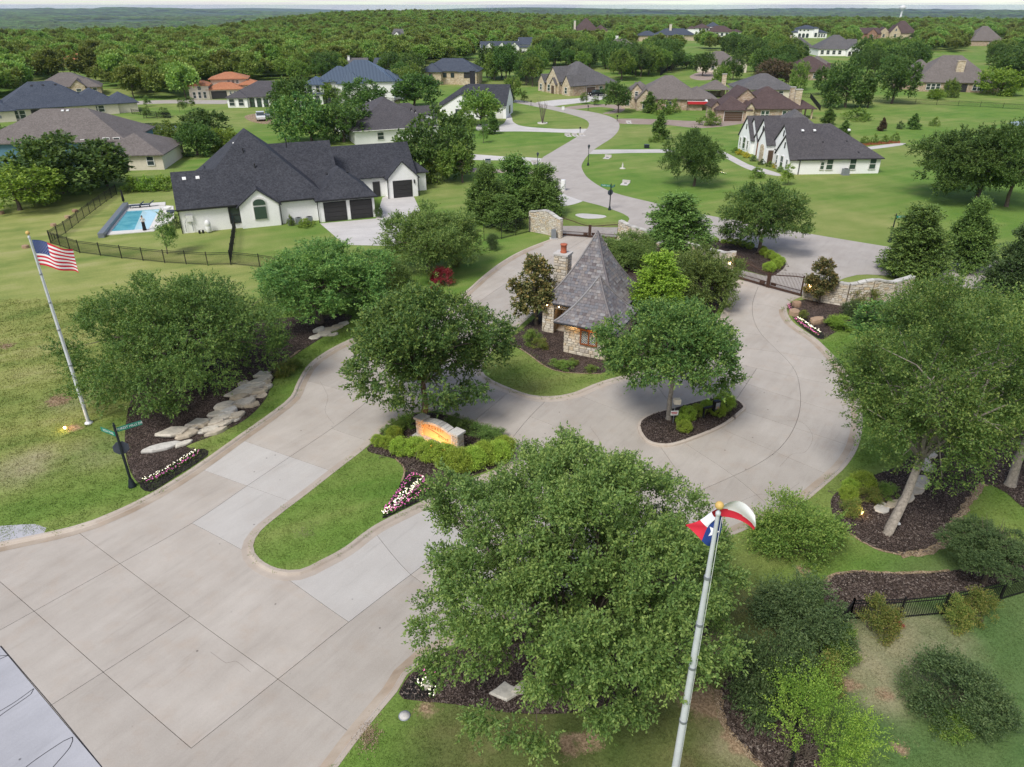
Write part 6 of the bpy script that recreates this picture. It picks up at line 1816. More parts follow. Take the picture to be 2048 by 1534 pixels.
# window with leaded lights
fr = MB()
for u in (WX0 + 0.05, (WX0 + WX1) / 2, WX1 - 0.05): fr.box((u, -0.06, (WZ0 + WZ1) / 2), (0.10, 0.16, WZ1 - WZ0))
for z in (WZ0 + 0.05, WZ1 - 0.05): fr.box(((WX0 + WX1) / 2, -0.062, z), (WX1 - WX0 - 0.02, 0.15, 0.10))
fr = fr.build('window', M['wood'], gh)
for a, b in ((WX0 + 0.1, (WX0 + WX1) / 2 - 0.05), ((WX0 + WX1) / 2 + 0.05, WX1 - 0.1)):
    MB().box(((a + b) / 2, -0.02, (WZ0 + WZ1) / 2), (b - a, 0.02, WZ1 - WZ0 - 0.2)).build('pane', M['glass'], fr)
    ld = MB(); w_, z_ = b - a, WZ1 - WZ0 - 0.2
    for s in (1, -1):
        k_ = -z_
        while k_ < w_:
            p0 = Vector((max(k_, 0), 0, max(0, -k_) )); L_ = min(w_ - p0.x, z_ - p0.z)
            if L_ > 0.02:
                p1 = p0 + Vector((L_, 0, L_))
                q0, q1 = (p0, p1) if s == 1 else (Vector((w_ - p0.x, 0, p0.z)), Vector((w_ - p1.x, 0, p1.z)))
                off = Vector((a, -0.045, WZ0 + 0.1))
                ld.tube([q0 + off, q1 + off], 0.009, 4, smooth=False)
            k_ += 0.155
    ld.build('lead_lattice', M['signwhite'], fr)
MB().box((2.05, -0.10, WZ1 + 0.13), (1.75, 0.14, 0.24)).build('lintel', M['wood'], gh)

def bell_roof(cx, cy, wx, wy, z0, h, seed, ridge=None, flare=0.62):
    """four-sided flared roof laid with slates; half widths wx, wy at the eaves"""
    rg = random.Random(seed); n = 34
    def prof(s): return z0 + h * (0.42 * s + 0.58 * s ** 1.75)
    deck = MB(); V = []; Fc = []
    for i in range(n + 1):
        s = i / n; k = 1 - s
        V += [(cx - wx * k, cy - wy * k, prof(s)), (cx + wx * k, cy - wy * k, prof(s)), (cx + wx * k, cy + wy * k, prof(s)), (cx - wx * k, cy + wy * k, prof(s))]
        if i:
            b = 4 * (i - 1)
            Fc += [(b + j, b + (j + 1) % 4, b + 4 + (j + 1) % 4, b + 4 + j) for j in range(4)]
    Fc.append((3, 2, 1, 0))
    deck.add(V, Fc)
    ro = deck.build('roof', M['trim_black'], gh)
    sl = MB()
    # courses of equal length down each slope
    smp = [(i / 200.0) for i in range(201)]
    for side in range(4):
        hw, hd = ((wx, wy) if side % 2 == 0 else (wy, wx))
        an = side * math.pi / 2; R = Matrix.Rotation(an, 3, 'Z')
        arc = [0.0]
        for a, b in zip(smp, smp[1:]): arc.append(arc[-1] + math.hypot(hd * (b - a), prof(b) - prof(a)))
        tot = arc[-1]; c = 0.0; row = 0
        while c < tot - 0.05:
            c2 = min(tot, c + 0.24)
            s0 = np.interp(c, arc, smp); s1 = np.interp(min(tot, c2 + 0.05), arc, smp)
            w0 = hw * (1 - s0); u = -w0 - rg.uniform(0, 0.25)
            while u < w0:
                w = rg.uniform(0.20, 0.40)
                a, b = max(u, -w0), min(u + w, w0)
                if b - a > 0.03:
                    w1 = hw * (1 - s1)
                    a1, b1 = max(min(a, w1), -w1), max(min(b, w1), -w1)
                    g = 0.006; lift = 0.032 + rg.uniform(0, 0.016)
                    d0, d1 = hd * (1 - s0), hd * (1 - s1)
                    z_0, z_1 = prof(s0), prof(s1)
                    nl = math.hypot(d0 - d1, z_1 - z_0) + 1e-6
                    ny, nz = -(z_1 - z_0) / nl, (d0 - d1) / nl
                    base = [(a + g, -d0, z_0), (b - g, -d0, z_0), (b1 - g if b1 - a1 > .02 else b1, -d1, z_1), (a1 + g if b1 - a1 > .02 else a1, -d1, z_1)]
                    top = [(p[0], p[1] + ny * (lift if i < 2 else 0.004), p[2] + nz * (lift if i < 2 else 0.004)) for i, p in enumerate(base)]
                    vs = [R @ Vector(q) + Vector((cx, cy, 0)) for q in base + top]
                    sl.add(vs, [(4, 5, 6, 7), (0, 1, 5, 4), (1, 2, 6, 5), (3, 0, 4, 7)])
                u += w
            c = c2; row += 1
    sl.build('slates', M['slate'], ro, kind='stuff')
    # eave board and hip slates
    eb = MB()
    for a, b in (((-1, -1), (1, -1)), ((1, -1), (1, 1)), ((1, 1), (-1, 1)), ((-1, 1), (-1, -1))):
        p, q = Vector((cx + a[0] * wx, cy + a[1] * wy, z0 - 0.06)), Vector((cx + b[0] * wx, cy + b[1] * wy, z0 - 0.06))
        eb.tube([p, q], 0.075, 6)
    eb.build('gutter', M['trim_black'], ro)
    for sx, sy in ((-1, -1), (1, -1), (1, 1), (-1, 1)):
        hp = MB()
        hp.tube([(cx + sx * wx * (1 - s), cy + sy * wy * (1 - s), prof(s) + 0.05) for s in [i / 14 for i in range(15)]], 0.075, 6)
        hp.build('hip_ridge', M['slate'], ro)
    return ro
bell_roof(0.05, 6.0, 3.28, 3.28, EV - 0.02, 5.35, 21)
bell_roof(1.9, 1.95, 2.5, 2.6, EV - 0.05, 3.2, 22)
# chimney on the left wall
ch = MB().box((-3.1, 6.6, 2.65), (1.05, 0.95, 5.9)).build('chimney', M['mortar'], gh)
for o2, an, L in (((-3.65, 6.11), 0.0, 1.1), ((-3.64, 7.10), -math.pi / 2, 1.0), ((-2.56, 6.1), math.pi / 2, 1.0)):
    clad(ch, o2, an, L, lambda u: 5.6, int(31 + L * 10 + an), False, 0.09, rows=(0.2, 0.34), lens=(0.3, 0.6))
MB().box((-3.1, 6.6, 5.66), (1.34, 1.22, 0.15)).build('chimney_cap', M['coping'], ch)
MB().lathe([(0.26, 0), (0.28, 0.1), (0.24, 0.16), (0.25, 0.62), (0.30, 0.66), (0.30, 0.74), (0.2, 0.76)], 14, (-3.05, 6.6, 5.73)).build('chimney_pot', M['terracotta_pot'], ch)
# warm eave lights
for i, (x, y) in enumerate(((-0.3, -0.35), (0.6, -0.45), (1.4, -0.45), (2.2, -0.45), (3.0, -0.45), (-0.35, 0.7), (-1.6, 2.55), (-2.6, 2.5))):
    e = MB().lathe([(0.03, 0), (0.045, 0.03), (0.02, 0.08)], 8, (x, y, EV - 0.22)).build('eave_light', M['lamp_warm'], gh)
for x, y, en in ((0.8, -0.4, 9), (2.4, -0.4, 9), (-1.5, 3.9, 14)):
    l_ = bpy.data.lights.new('eave_glow', 'POINT'); l_.energy = en; l_.color = (1, 0.6, 0.26); l_.shadow_soft_size = 0.08
    lo_ = bpy.data.objects.new('eave_glow', l_); lo_.location = (x, y, EV - 0.3); link(lo_, gh)

# ------------------------------------------------------------------ walls and gates
stone_wall('stone_wall', 'tall pale stone wall with swooping top beside the far gate and junipers', [(1060, 462), (1092, 468), (1122, 476)], [2.35, 2.75, 2.15], 61)
stone_wall('stone_wall', 'long stone wall running between the two gates behind the gatehouse', [(1237, 481), (1262, 488), (1330, 506), (1405, 530), (1440, 543), (1462, 553)], [2.3, 2.0, 1.8, 1.8, 2.0, 2.5], 62)
stone_wall('stone_wall', 'curved pale stone end wall with raised middle behind the young magnolia', [(1606, 596), (1640, 603), (1690, 611), (1735, 612), (1778, 606), (1815, 592)], [2.3, 2.0, 2.0, 2.45, 2.0, 1.9], 63)
stone_wall('stone_pier', 'short stone wall stub between the clipped bed and the inner drive', [(1312, 520), (1322, 517)], [1.8, 1.8], 64)

def gate_leaf(a, b, ha, hb, label, group):
    """one leaf from hinge a to meeting post b (ground points); top rail swoops from ha to hb"""
    L = (b - a).length; an = math.atan2(b.y - a.y, b.x - a.x)
    e = empty('gate_leaf', (a.x, a.y, 0.02), an, label, 'gate', group)
    def top(u): t = u / L; return hb + (ha - hb) * (0.5 + 0.5 * math.cos(math.pi * t)) 
    fr = MB()
    fr.box((0.06, 0, top(0) / 2 + 0.1), (0.12, 0.12, top(0) + 0.15)); fr.box((L - 0.09, 0, top(L) / 2 + 0.05), (0.16, 0.14, top(L) + 0.14))
    fr.box((L / 2, 0, 0.14), (L - 0.2, 0.08, 0.2))
    fr.build('frame', M['gate'], e)
    rl = MB(); rl.tube([(u, 0, top(u)) for u in [L * i / 16 for i in range(17)]], 0.05, 6); rl.build('top_rail', M['gate'], e)
    pk = MB(); n = int(L / 0.13)
    for i in range(1, n):
        u = L * i / n; t = top(u)
        pk.box((u, 0, (t + 0.3) / 2 + 0.1), (0.024, 0.024, t + 0.12))
        pk.add([(u - .022, 0, t + 0.26), (u + .022, 0, t + 0.26), (u, 0, t + 0.38)], [(0, 1, 2)])
    pk.build('pickets', M['gate'], e, kind='stuff')
    mr = MB(); mr.box((L / 2, 0, 0.52), (L - 0.2, 0.05, 0.05)); mr.build('mid_rail', M['gate'], e)
    MB().box((L * 0.86, -0.12, 0.4), (0.5, 0.14, 0.24)).build('gate_opener', M['gate'], e)
    return e
g1a, g1m, g1b = P(1123, 471), P(1179, 475), P(1236, 479)
gate_leaf(g1a, g1m, 2.0, 1.35, 'brown swooping gate leaf hinged on the tall wall by the junipers', 'entrance gate leaves')
gate_leaf(g1b, g1m, 1.7, 1.35, 'brown swooping gate leaf behind the gatehouse roof tip', 'entrance gate leaves')
g2a, g2m, g2b = P(1464, 554), P(1535, 575), P(1602, 593)
gate_leaf(g2a, g2m, 2.0, 1.35, 'brown swooping gate leaf next to the clipped-box bed', 'entrance gate leaves')
gate_leaf(g2b, g2m, 1.8, 1.35, 'brown swooping gate leaf next to the young magnolia', 'entrance gate leaves')
def wall_lamp(px, z, lab):
    b = P(*px); e = empty('wall_lantern', (b.x, b.y, z), 0, lab, 'lantern')
    MB().lathe([(0.02, 0.36), (0.14, 0.26), (0.15, 0.24), (0.02, 0.24)], 6).tube([(0, 0, 0.0), (0, 0.14, 0.05)], 0.02, 6).build('hood', M['iron'], e)
    MB().lathe([(0.08, 0.0), (0.11, 0.2), (0.09, 0.24)], 8).build('lamp_glass', M['lamp_warm'], e)
    l_ = bpy.data.lights.new('lantern_glow', 'POINT'); l_.energy = 14; l_.color = (1, 0.62, 0.28); l_.shadow_soft_size = 0.1
    lo_ = bpy.data.objects.new('lantern_glow', l_); lo_.location = (0, -0.25, 0.1); link(lo_, e)
wall_lamp((1455, 559), 1.6, 'lit wall lantern at the wall end beside the clipped-box bed')
wall_lamp((1614, 602), 1.4, 'lit wall lantern on the end wall beside the young magnolia')
b = P(1107, 477); e = empty('gate_motor', b, 0, 'dark grey gate motor housing at the foot of the tall wall', 'gate motor')
MB().box((0, 0, 0.5), (0.55, 0.45, 0.9)).box((0, 0, 1.0), (0.45, 0.35, 0.2)).build('casing', M['grey_metal'], e); MB().box((0, 0, 0.02), (0.9, 0.8, 0.08)).build('base', M['drive'], e)

# ------------------------------------------------------------------ entrance sign
SO = P(834, 870); SE = P(916, 906); SA = math.atan2(SE.y - SO.y, SE.x - SO.x); SL = (SE - SO).length
sg = empty('entrance_sign', SO, SA, 'stone entrance sign with arched top, carved lettering and warm spotlight', 'sign')
core = MB()
def archz(u): t = (u - SL / 2) / (SL / 2 - 0.45); return 0.98 + 0.30 * max(0, 1 - t * t)
core.prism([(0.0, 0.0), (0.5, 0.0), (0.5, 0.55), (0.0, 0.55)], -0.1, 1.18); core.prism([(SL - 0.5, 0.0), (SL, 0.0), (SL, 0.55), (SL - 0.5, 0.55)], -0.1, 1.18)
core.build('pier', M['mortar'], sg)
for x0 in (0.0, SL - 0.5):
    for (o2, an, L) in (((x0 - 0.02, 0.03), 0.0, 0.54), ((x0 + 0.47, 0.0), math.pi / 2, 0.55), ((x0 + 0.03, 0.55), -math.pi / 2, 0.55), ((x0 + 0.52, 0.52), math.pi, 0.54)):
        clad(sg, o2, an, L, lambda u: 1.18, int(x0 * 10 + 40), False, 0.06, 0.008, (0.12, 0.24), (0.16, 0.34))
    MB().box((x0 + 0.25, 0.275, 1.25), (0.72, 0.76, 0.14)).build('cap_stone', M['coping'], sg)
pl = MB(); pts_ = [(0.5, 0.12), (SL - 0.5, 0.12)] + [(SL - 0.5 - (SL - 1.0) * i / 16, archz(SL - 0.5 - (SL - 1.0) * i / 16) - 0.03) for i in range(17)]
upright(pl, pts_, 0.14, 0.42); pl.build('plaque', M['plaque'], sg)
n_ = 9
for i in range(n_):
    u0, u1 = 0.5 + (SL - 1.0) * i / n_, 0.5 + (SL - 1.0) * (i + 1) / n_
    um = (u0 + u1) / 2; sl_ = math.atan2(archz(u1) - archz(u0), u1 - u0)
    MB().box((um, 0.27, archz(um) + 0.05), ((u1 - u0) * 0.96, 0.56, 0.16), M=Matrix.Rotation(-sl_, 3, 'Y')).build('arch_stone', M['coping'], sg)
MB().box((SL / 2, 0.10, 0.04), (SL + 0.2, 0.9, 0.18)).build('plinth', M['coping'], sg)
def text_mesh(s, size, mat, ext=0.006, name='lettering', font=None):
    cu = bpy.data.curves.new('t', 'FONT'); cu.body = s; cu.size = size; cu.extrude = ext; cu.align_x = 'CENTER'; cu.align_y = 'CENTER'; cu.resolution_u = 2
    o = bpy.data.objects.new('t', cu); COL.objects.link(o)
    dg = bpy.context.evaluated_depsgraph_get()
    me = bpy.data.meshes.new_from_object(o.evaluated_get(dg))
    bpy.data.objects.remove(o); bpy.data.curves.remove(cu)
    me.name = name; me.materials.clear(); me.materials.append(mat)
    return me
def letters(s, size, mat, parent, loc, rot, ext=0.006, sx=1.0):
    obj('lettering', text_mesh(s, size, mat, ext), parent, loc, rot, (sx, 1, 1))
letters('F O R E S T', 0.26, M['engrave'], sg, (SL * 0.46, 0.132, 0.93), (math.pi / 2, 0, 0))
letters('H I L L S', 0.24, M['engrave'], sg, (SL * 0.62, 0.132, 0.47), (math.pi / 2, 0, 0))
sw = MB(); sw.tube([(0.6 + 1.9 * t, 0.135, 0.78 - 0.02 * math.sin(t * 3) - 0.35 * t * t) for t in [i / 12 for i in range(13)]], [0.02 * math.sin(math.pi * (i + .6) / 13.2) + 0.003 for i in range(13)], 5); sw.build('carved_swoosh', M['engrave'], sg)
fx = P(874, 903); dfx = Matrix.Rotation(-SA, 3, 'Z') @ (fx - SO)
fx = MB().lathe([(0.06, 0.0), (0.07, 0.16), (0.05, 0.18)], 8, (SL * 0.5, -0.62, 0.05)).build('spotlight', M['lamp_warm'], sg)
for u in (0.33, 0.68):
    l_ = bpy.data.lights.new('sign_spot', 'SPOT'); l_.energy = 55; l_.color = (1.0, 0.40, 0.06); l_.spot_size = math.radians(125); l_.spot_blend = 0.6; l_.shadow_soft_size = 0.06
    lo_ = bpy.data.objects.new('sign_spot', l_); lo_.location = (SL * u, -0.75, 0.16); lo_.rotation_euler = (math.radians(115), 0, 0); link(lo_, sg)
l_ = bpy.data.lights.new('tree_spot', 'SPOT'); l_.energy = 34; l_.color = (1.0, 0.50, 0.12); l_.spot_size = math.radians(50); l_.shadow_soft_size = 0.05
lo_ = bpy.data.objects.new('tree_spot', l_); lo_.location = P(868, 862) + Vector((0, 0, 0.15)); COL.objects.link(lo_)
lo_.rotation_euler = (P(850, 834) + Vector((0, 0, 1.4)) - lo_.location).to_track_quat('-Z', 'Y').to_euler()

# ------------------------------------------------------------------ flagpoles and flags
def flagpole(base, hgt, label, r0=0.12, r1=0.05):
    e = empty('flagpole', base, 0, label, 'flagpole')
    MB().tube([(0, 0, -0.3), (0, 0, hgt * 0.33), (0, 0, hgt * 0.33 + .01), (0, 0, hgt * 0.66), (0, 0, hgt - 0.35)], [r0, r0 * 0.88, r0 * 0.86, (r0 + r1) / 2, r1], 14).build('pole', M['galv'], e)
    for z in (0.33, 0.52, 0.66, 0.8): MB().tube([(0, 0, hgt * z), (0, 0, hgt * z + 0.09)], r0 * (1.07 - 0.55 * max(0, z - .25)), 14).build('band', M['grey_metal'], e)
    MB().lathe([(0.26, 0), (0.25, 0.06), (r0 + 0.03, 0.14)], 16).build('base_collar', M['galv'], e)
    MB().lathe([(0.045, 0), (0.07, 0.03), (0.07, 0.12), (0.03, 0.16), (0.03, 0.24)], 10, (0, 0, hgt - 0.36)).build('truck', M['galv'], e)
    s = [(0.115 * math.sin(math.pi * i / 10) + 0.001, 0.115 - 0.115 * math.cos(math.pi * i / 10)) for i in range(11)]
    MB().lathe(s, 16, (0, 0, hgt - 0.14)).build('finial_ball', M['gold'], e)
    MB().tube([(r0 * .6 + .05, -0.03, 1.2), (r1 + 0.05, -0.02, hgt - 0.4)], 0.008, 4).build('halyard', M['signwhite'], e)
    return e
def flag_mesh(surf, nu, nv, matf, mats, name='flag'):
    V = []; Fc = []; mi = []
    for j in range(nv + 1):
        for i in range(nu + 1): V.append(surf(i / nu, j / nv))
    for j in range(nv):
        for i in range(nu):
            a = j * (nu + 1) + i
            Fc.append((a, a + 1, a + nu + 2, a + nu + 1)); mi.append(matf((i + .5) / nu, (j + .5) / nv))
    me = bpy.data.meshes.new(name); me.from_pydata(V, [], Fc)
    for m in mats: me.materials.append(m)
    me.polygons.foreach_set('material_index', mi); me.polygons.foreach_set('use_smooth', [True] * len(Fc)); me.update()
    return me
def star_on(mb, surf, u, v, ru, rv, eps, nrm):
    pts = []
    for k in range(10):
        r = 1.0 if k % 2 == 0 else 0.40; a = math.pi / 2 + k * math.pi / 5
        q = Vector(surf(u + ru * r * math.cos(a), v - rv * r * math.sin(a))) + nrm * eps
        pts.append(q)
    c = Vector(surf(u, v)) + nrm * eps
    mb.add(pts + [c], [(k, (k + 1) % 10, 10) for k in range(10)])
pb = P(178, 846); HP = 12.6
flagpole(pb, HP, 'tall grey flagpole in the open field flying the striped flag')
HO, FL = 1.5, 2.25
def us(u, v):
    x = 0.10 + FL * u * (0.80 - 0.04 * v) + 0.1 * v * u
    y = 0.55 * u + 0.16 * u ** 0.5 * math.sin(7.2 * u + 1.6 * v) + 0.07 * math.sin(13 * u - 3 * v) * u
    z = HP - 0.42 - HO * v - 0.70 * u ** 1.3 + 0.05 * math.sin(6 * u + 2 * v) * u
    return (x, y, z)
uf = empty('flag', pb, math.radians(-6), 'red and white striped flag with a blue starred canton', 'flag')
obj('cloth', flag_mesh(us, 40, 26, lambda u, v: 2 if (u < 0.4 and v < 7 / 13) else (0 if int(v * 13) % 2 == 0 else 1), [M['flagred'], M['flagwhite'], M['flagblue']], 'cloth'), uf)
st = MB()
for r in range(9):
    for c_ in range(6 if r % 2 == 0 else 5):
        uu = 0.4 * ((c_ * 2 + 1 + (r % 2)) / 12); vv = (7 / 13) * (r + 1) / 10
        for s_ in (-1, 1): star_on(st, us, uu, vv, 0.0125, 0.021, 0.012, Vector((0, s_, 0)))
st.build('stars', M['flagwhite'], uf, kind='stuff')
pbr = Vector((5.36, 14.85, 0.0))
flagpole(pbr, HP, 'tall pale flagpole beside the largest live oak flying the single-star flag', 0.125, 0.052)
def tx(u, v):
    # the hoist bellies out to the left behind the pole, the fly doubles back and streams to the right
    k = 0.62
    if u < k:
        s = u / k; w = 0.22 + 0.90 * v
        x = 0.13 - 0.66 * s * w; y = 0.06 + 0.42 * s * s + 0.16 * s * v
        z = -1.12 * v * (1 - 0.38 * s) - 0.05 * s - 0.12 * s * (1 - v)
    else:
        s = (u - k) / (1 - k); w = 0.22 + 0.90 * v
        x = 0.13 - 0.66 * w * math.cos(s * math.pi / 2) ** 1.4 + 1.14 * s ** 0.75; y = 0.48 + 0.16 * v * (1 - s) + 0.24 * math.sin(s * math.pi) + 0.12 * s
        z = -1.12 * v * (0.62 - 0.20 * s) - 0.17 + 0.26 * math.sin(s * math.pi * 0.75) - 0.44 * s ** 2.2
    x += 0.03 * math.sin(11 * u + 4 * v); y += 0.05 * math.sin(13 * u - 5 * v)
    return (x, y, HP - 0.44 + z + 0.03 * math.sin(9 * u + 2 * v))
tf = empty('flag', pbr, 0, 'single-star flag in blue, white and red curling behind its pole', 'flag')
obj('cloth', flag_mesh(tx, 48, 24, lambda u, v: 2 if u < 0.34 else (1 if v < 0.5 + 0.6 * max(0, u - 0.6) else 0), [M['flagred'], M['flagwhite'], M['flagblue']], 'cloth'), tf)
st = MB()
for s_ in (-1,): star_on(st, tx, 0.165, 0.50, 0.125, 0.24, 0.018, Vector((-0.3, -1, 0.25)).normalized())
st.build('star', M['flagwhite'], tf)

# ------------------------------------------------------------------ street-name posts
def blade(e, text, z, ang, L=1.25, hgt=0.27, side=1):
    R = Matrix.Rotation(ang, 3, 'Z')
    c = R @ Vector((L / 2 + 0.08, 0, 0))
    bo = MB().box((c.x, c.y, z), (L, 0.02, hgt), ang).build('name_blade', M['signgreen'], e)
    flip = math.cos(ang) < 0
    n = R @ Vector((0, -1 if not flip else 1, 0))
    for s_ in (1, -1):
        q = Vector((c.x, c.y, z)) + n * 0.013 * s_
        rz = ang + (math.pi if flip else 0) + (0 if s_ == 1 else math.pi)
        obj('lettering', text_mesh(text, 0.20, M['signwhite'], 0.001), bo, q, (math.pi / 2, 0, rz), (0.85, 1, 1))
def street_post(px, hgt, label, blades, stop=None, mat='postgreen', fluted=True):
    b = P(*px); e = empty('street_sign', b, 0, label, 'street sign')
    MB().lathe([(0.22, 0), (0.22, 0.08), (0.19, 0.14), (0.13, 0.42), (0.085, 0.55)], 14).build('base', M[mat], e)
    MB().tube([(0, 0, 0.5), (0, 0, hgt - 0.1)], [0.075, 0.065], 12).build('post', M[mat], e)
    MB().lathe([(0.07, 0), (0.09, 0.03), (0.04, 0.08), (0.055, 0.14), (0.01, 0.2)], 10, (0, 0, hgt - 0.1)).build('finial', M[mat], e)
    for t, z, a in blades: blade(e, t, z, math.radians(a))
    if stop:
        z, a, r = stop; R = Matrix.Rotation(math.radians(a), 3, 'Z'); pts = []
        for s_ in (0.06, 0.085):
            for k in range(8):
                an = math.pi / 8 + k * math.pi / 4
                pts.append(R @ Vector((r * math.cos(an), -s_, r * math.sin(an))) + Vector((0, 0, z)))
        so = MB().add(pts, [tuple(range(8)), tuple(reversed(range(8, 16)))] + [(k, k + 8, (k + 1) % 8 + 8, (k + 1) % 8) for k in range(8)]).build('stop_sign', M['signback'], e)
        q = R @ Vector((0, -0.09, 0)) + Vector((0, 0, z))
        pts = [R @ Vector((r * .97 * math.cos(math.pi / 8 + k * math.pi / 4), -0.088, r * .97 * math.sin(math.pi / 8 + k * math.pi / 4))) + Vector((0, 0, z)) for k in range(8)]
        MB().add(pts, [tuple(reversed(range(8)))]).build('stop_face', M['signred'], so)
        obj('lettering', text_mesh('STOP', 0.26, M['signwhite'], 0.001), so, q + R @ Vector((0, -0.004, 0)), (math.pi / 2, 0, math.radians(a)))
    return e
street_post((265, 973), 4.1, 'black street-name post with two green blades at the bark bed corner', (('FOREST HILLS DR', 3.72, 38), ('VISTA TRAIL', 3.42, 152)), (2.55, 205, 0.42))
street_post((1219, 420), 3.4, 'street-name post with a stop sign by the lawn triangle outside the far gate', (('FOREST HILLS', 3.15, 160), ('OAK HILL', 2.95, 60)), (2.3, 200, 0.4))
street_post((1779, 484), 3.2, 'street-name post standing alone on the lawn edge beyond the near gate', (('OAKS HILL', 2.9, 5),), None)
street_post((905, 1215), 3.4, 'street-name post mostly hidden inside the largest live oak', (('FOREST HILLS', 3.1, 30),), (2.2, 30, 0.42))
# ------------------------------------------------------------------ rocks
def rocks(name, label, lst, seed, meshes, z0=0.0, hmin=0.16, hmax=0.30):
    rg = random.Random(seed)
    b0 = P(lst[0][0], lst[0][1]); e = empty(name, b0, 0, label, 'rocks')
    for q in lst:
        p = P(q[0], q[1]); m = mpp(p)
        L, W = q[2] * m * 1.22, q[3] * m * 1.9
        rz = math.radians(q[4] if len(q) > 4 else 30) + rg.uniform(-.2, .2)
        obj('rock', rg.choice(meshes), e, p - b0 + Vector((0, 0, -0.06 + (q[5] if len(q) > 5 else 0))), (rg.uniform(-.1, .1), rg.uniform(-.1, .1), rz), (L, W, rg.uniform(hmin, hmax)))
Z1 = [(960, 690, 170, 32), (1075, 668, 100, 26), (1010, 618, 150, 62), (1100, 620, 120, 40), (1165, 560, 110, 48), (1215, 590, 120, 44), (1265, 605, 110, 26), (1275, 508, 100, 36), (1300, 560, 110, 34), (1325, 505, 90, 36),
      (1322, 458, 90, 40), (1375, 530, 60, 24), (1395, 500, 80, 28), (1400, 385, 120, 62), (1418, 443, 110, 50), (1478, 440, 80, 34), (1430, 332, 60, 28), (1470, 385, 70, 34), (1510, 325, 100, 34), (1505, 370, 70, 36), (1535, 388, 60, 30), (1540, 278, 80, 44), (1562, 330, 50, 46)]
Z1 += [((a[0] + b[0]) / 2, (a[1] + b[1]) / 2 - 6, 84, 30) for a, b in zip(Z1[2:], Z1[3:]) if abs(a[0] - b[0]) + abs(a[1] - b[1]) < 170]
rocks('rock_ledge', 'stacked pale rock ledge along the bark bed under the spreading live oak', [(x / 2.926, 660 + y / 2.926, w / 2.926, h / 2.926, 33, (0.22 if i in (2, 4, 7, 10, 13, 16, 18, 21) else 0.1 if i in (3, 8, 9, 14) else 0.14 if i > 22 else 0)) for i, (x, y, w, h) in enumerate(Z1)], 5, ROCKS)
rocks('rock_ledge', 'small pale rock ledge further along the verge under the live oaks', [(632, 674, 26, 11), (650, 668, 24, 12), (662, 660, 26, 10), (676, 655, 22, 9), (688, 648, 20, 9), (668, 670, 18, 7), (640, 664, 20, 9, 30, .15)], 6, ROCKS)
rocks('rock_ledge', 'flat white rocks curving through the bark bed beside the leaning trunk', [(1860, 912, 38, 14), (1852, 936, 34, 24, 80), (1845, 962, 34, 14, 60), (1832, 982, 40, 14), (1812, 998, 40, 13), (1788, 1010, 44, 13), (1764, 1016, 38, 15), (1848, 922, 24, 16, 20), (1838, 972, 24, 12, 20)], 7, ROCKS, hmin=0.12, hmax=0.2)
rocks('rock_ledge', 'pale rocks half hidden under the largest live oak', [(1010, 1385, 46, 22, 20), (1092, 1225, 40, 22), (1290, 1235, 50, 22), (858, 1372, 20, 11, 60), (1040, 1380, 30, 14)], 8, ROCKS)
for lb, q in (('reddish boulder at the kerb by the pink flowers near the gate', (1588, 629, 24, 13)), ('tan boulder at the foot of the end wall by the gate', (1592, 612, 20, 11)), ('wide reddish boulder in the bark bed behind the pink flowers', (1632, 645, 38, 12))):
    p = P(q[0], q[1]); m = mpp(p)
    o = empty('boulder', p, 0, lb, 'boulder', 'boulders in the gate bed')
    obj('rock', REDROCKS[len(lb) % 3], o, (0, 0, -0.08), 0.4, (q[2] * m, q[3] * m * 1.8, 0.5))
for lb, px in (('red-brown clod on the field beside the flagpole', (52, 496)), ('red-brown rock outside the iron fence corner', (108, 452)), ('red-brown rock outside the iron fence, second from its corner', (136, 436)), ('red-brown rock outside the iron fence beside the dark oaks', (150, 424)), ('low red-brown rock on the field edge under the yellow-green tree', (4, 428))):
    o = empty('field_rock', P(*px), 0, lb, 'rock', 'rocks on the open field')
    obj('rock', REDROCKS[px[0] % 3], o, (0, 0, -0.1), px[1], (0.75, 0.6, 0.42))

# ------------------------------------------------------------------ shrubs
def shrub(key, px, wpx, hpx, label, group=None, leaf=None, name='shrub', cat='shrub', base_dy=0.0):
    """px: centre-bottom pixel of the shrub; width and visible height in pixels"""
    b = P(px[0], px[1]); m = mpp(b)
    R = wpx * m / 2; th = math.atan2(H, b.y)
    vis = hpx * m
    bb = max(0.4 * R, (vis - 2 * R * math.sin(th) * 0.45) / (2 * math.cos(th)))
    if key == 'ball': bb = max(bb, 0.80 * R)
    b = b + Vector((0, R * 0.5, 0))
    return plant(key, b, R, bb, bb * 0.92, name, label, cat, group, px[0] * 0.37, 0, 0, leaf)
BL = 'clipped box ball in the hedge in front of the lit entrance sign'
for x, y, w in ((755, 893, 26), (773, 898, 28), (801, 912, 40), (788, 880, 30)):
    shrub('ball', (x, y), w, w * 0.95, 'clipped box ball at the lawn end of the entrance sign hedge', 'box balls beside the entrance sign')
for x, y, w in ((832, 914, 44), (860, 926, 50), (890, 936, 54), (918, 948, 56), (946, 942, 54), (972, 930, 52)):
    shrub('ball', (x, y), w, w * 0.92, BL, 'box balls before the entrance sign')
for x, y, w in ((996, 928, 52), (1008, 912, 44)):
    shrub('ball', (x, y), w, w * 0.92, 'large clipped box ball at the kerb corner of the sign island', 'box balls at the kerb corner')
for x, y, w in ((790, 868, 32), (770, 872, 24), (815, 858, 36)):
    shrub('shrub', (x, y), w, w * 0.9, 'dark green shrub behind the entrance sign, at its lawn end', 'dark shrubs behind the sign')
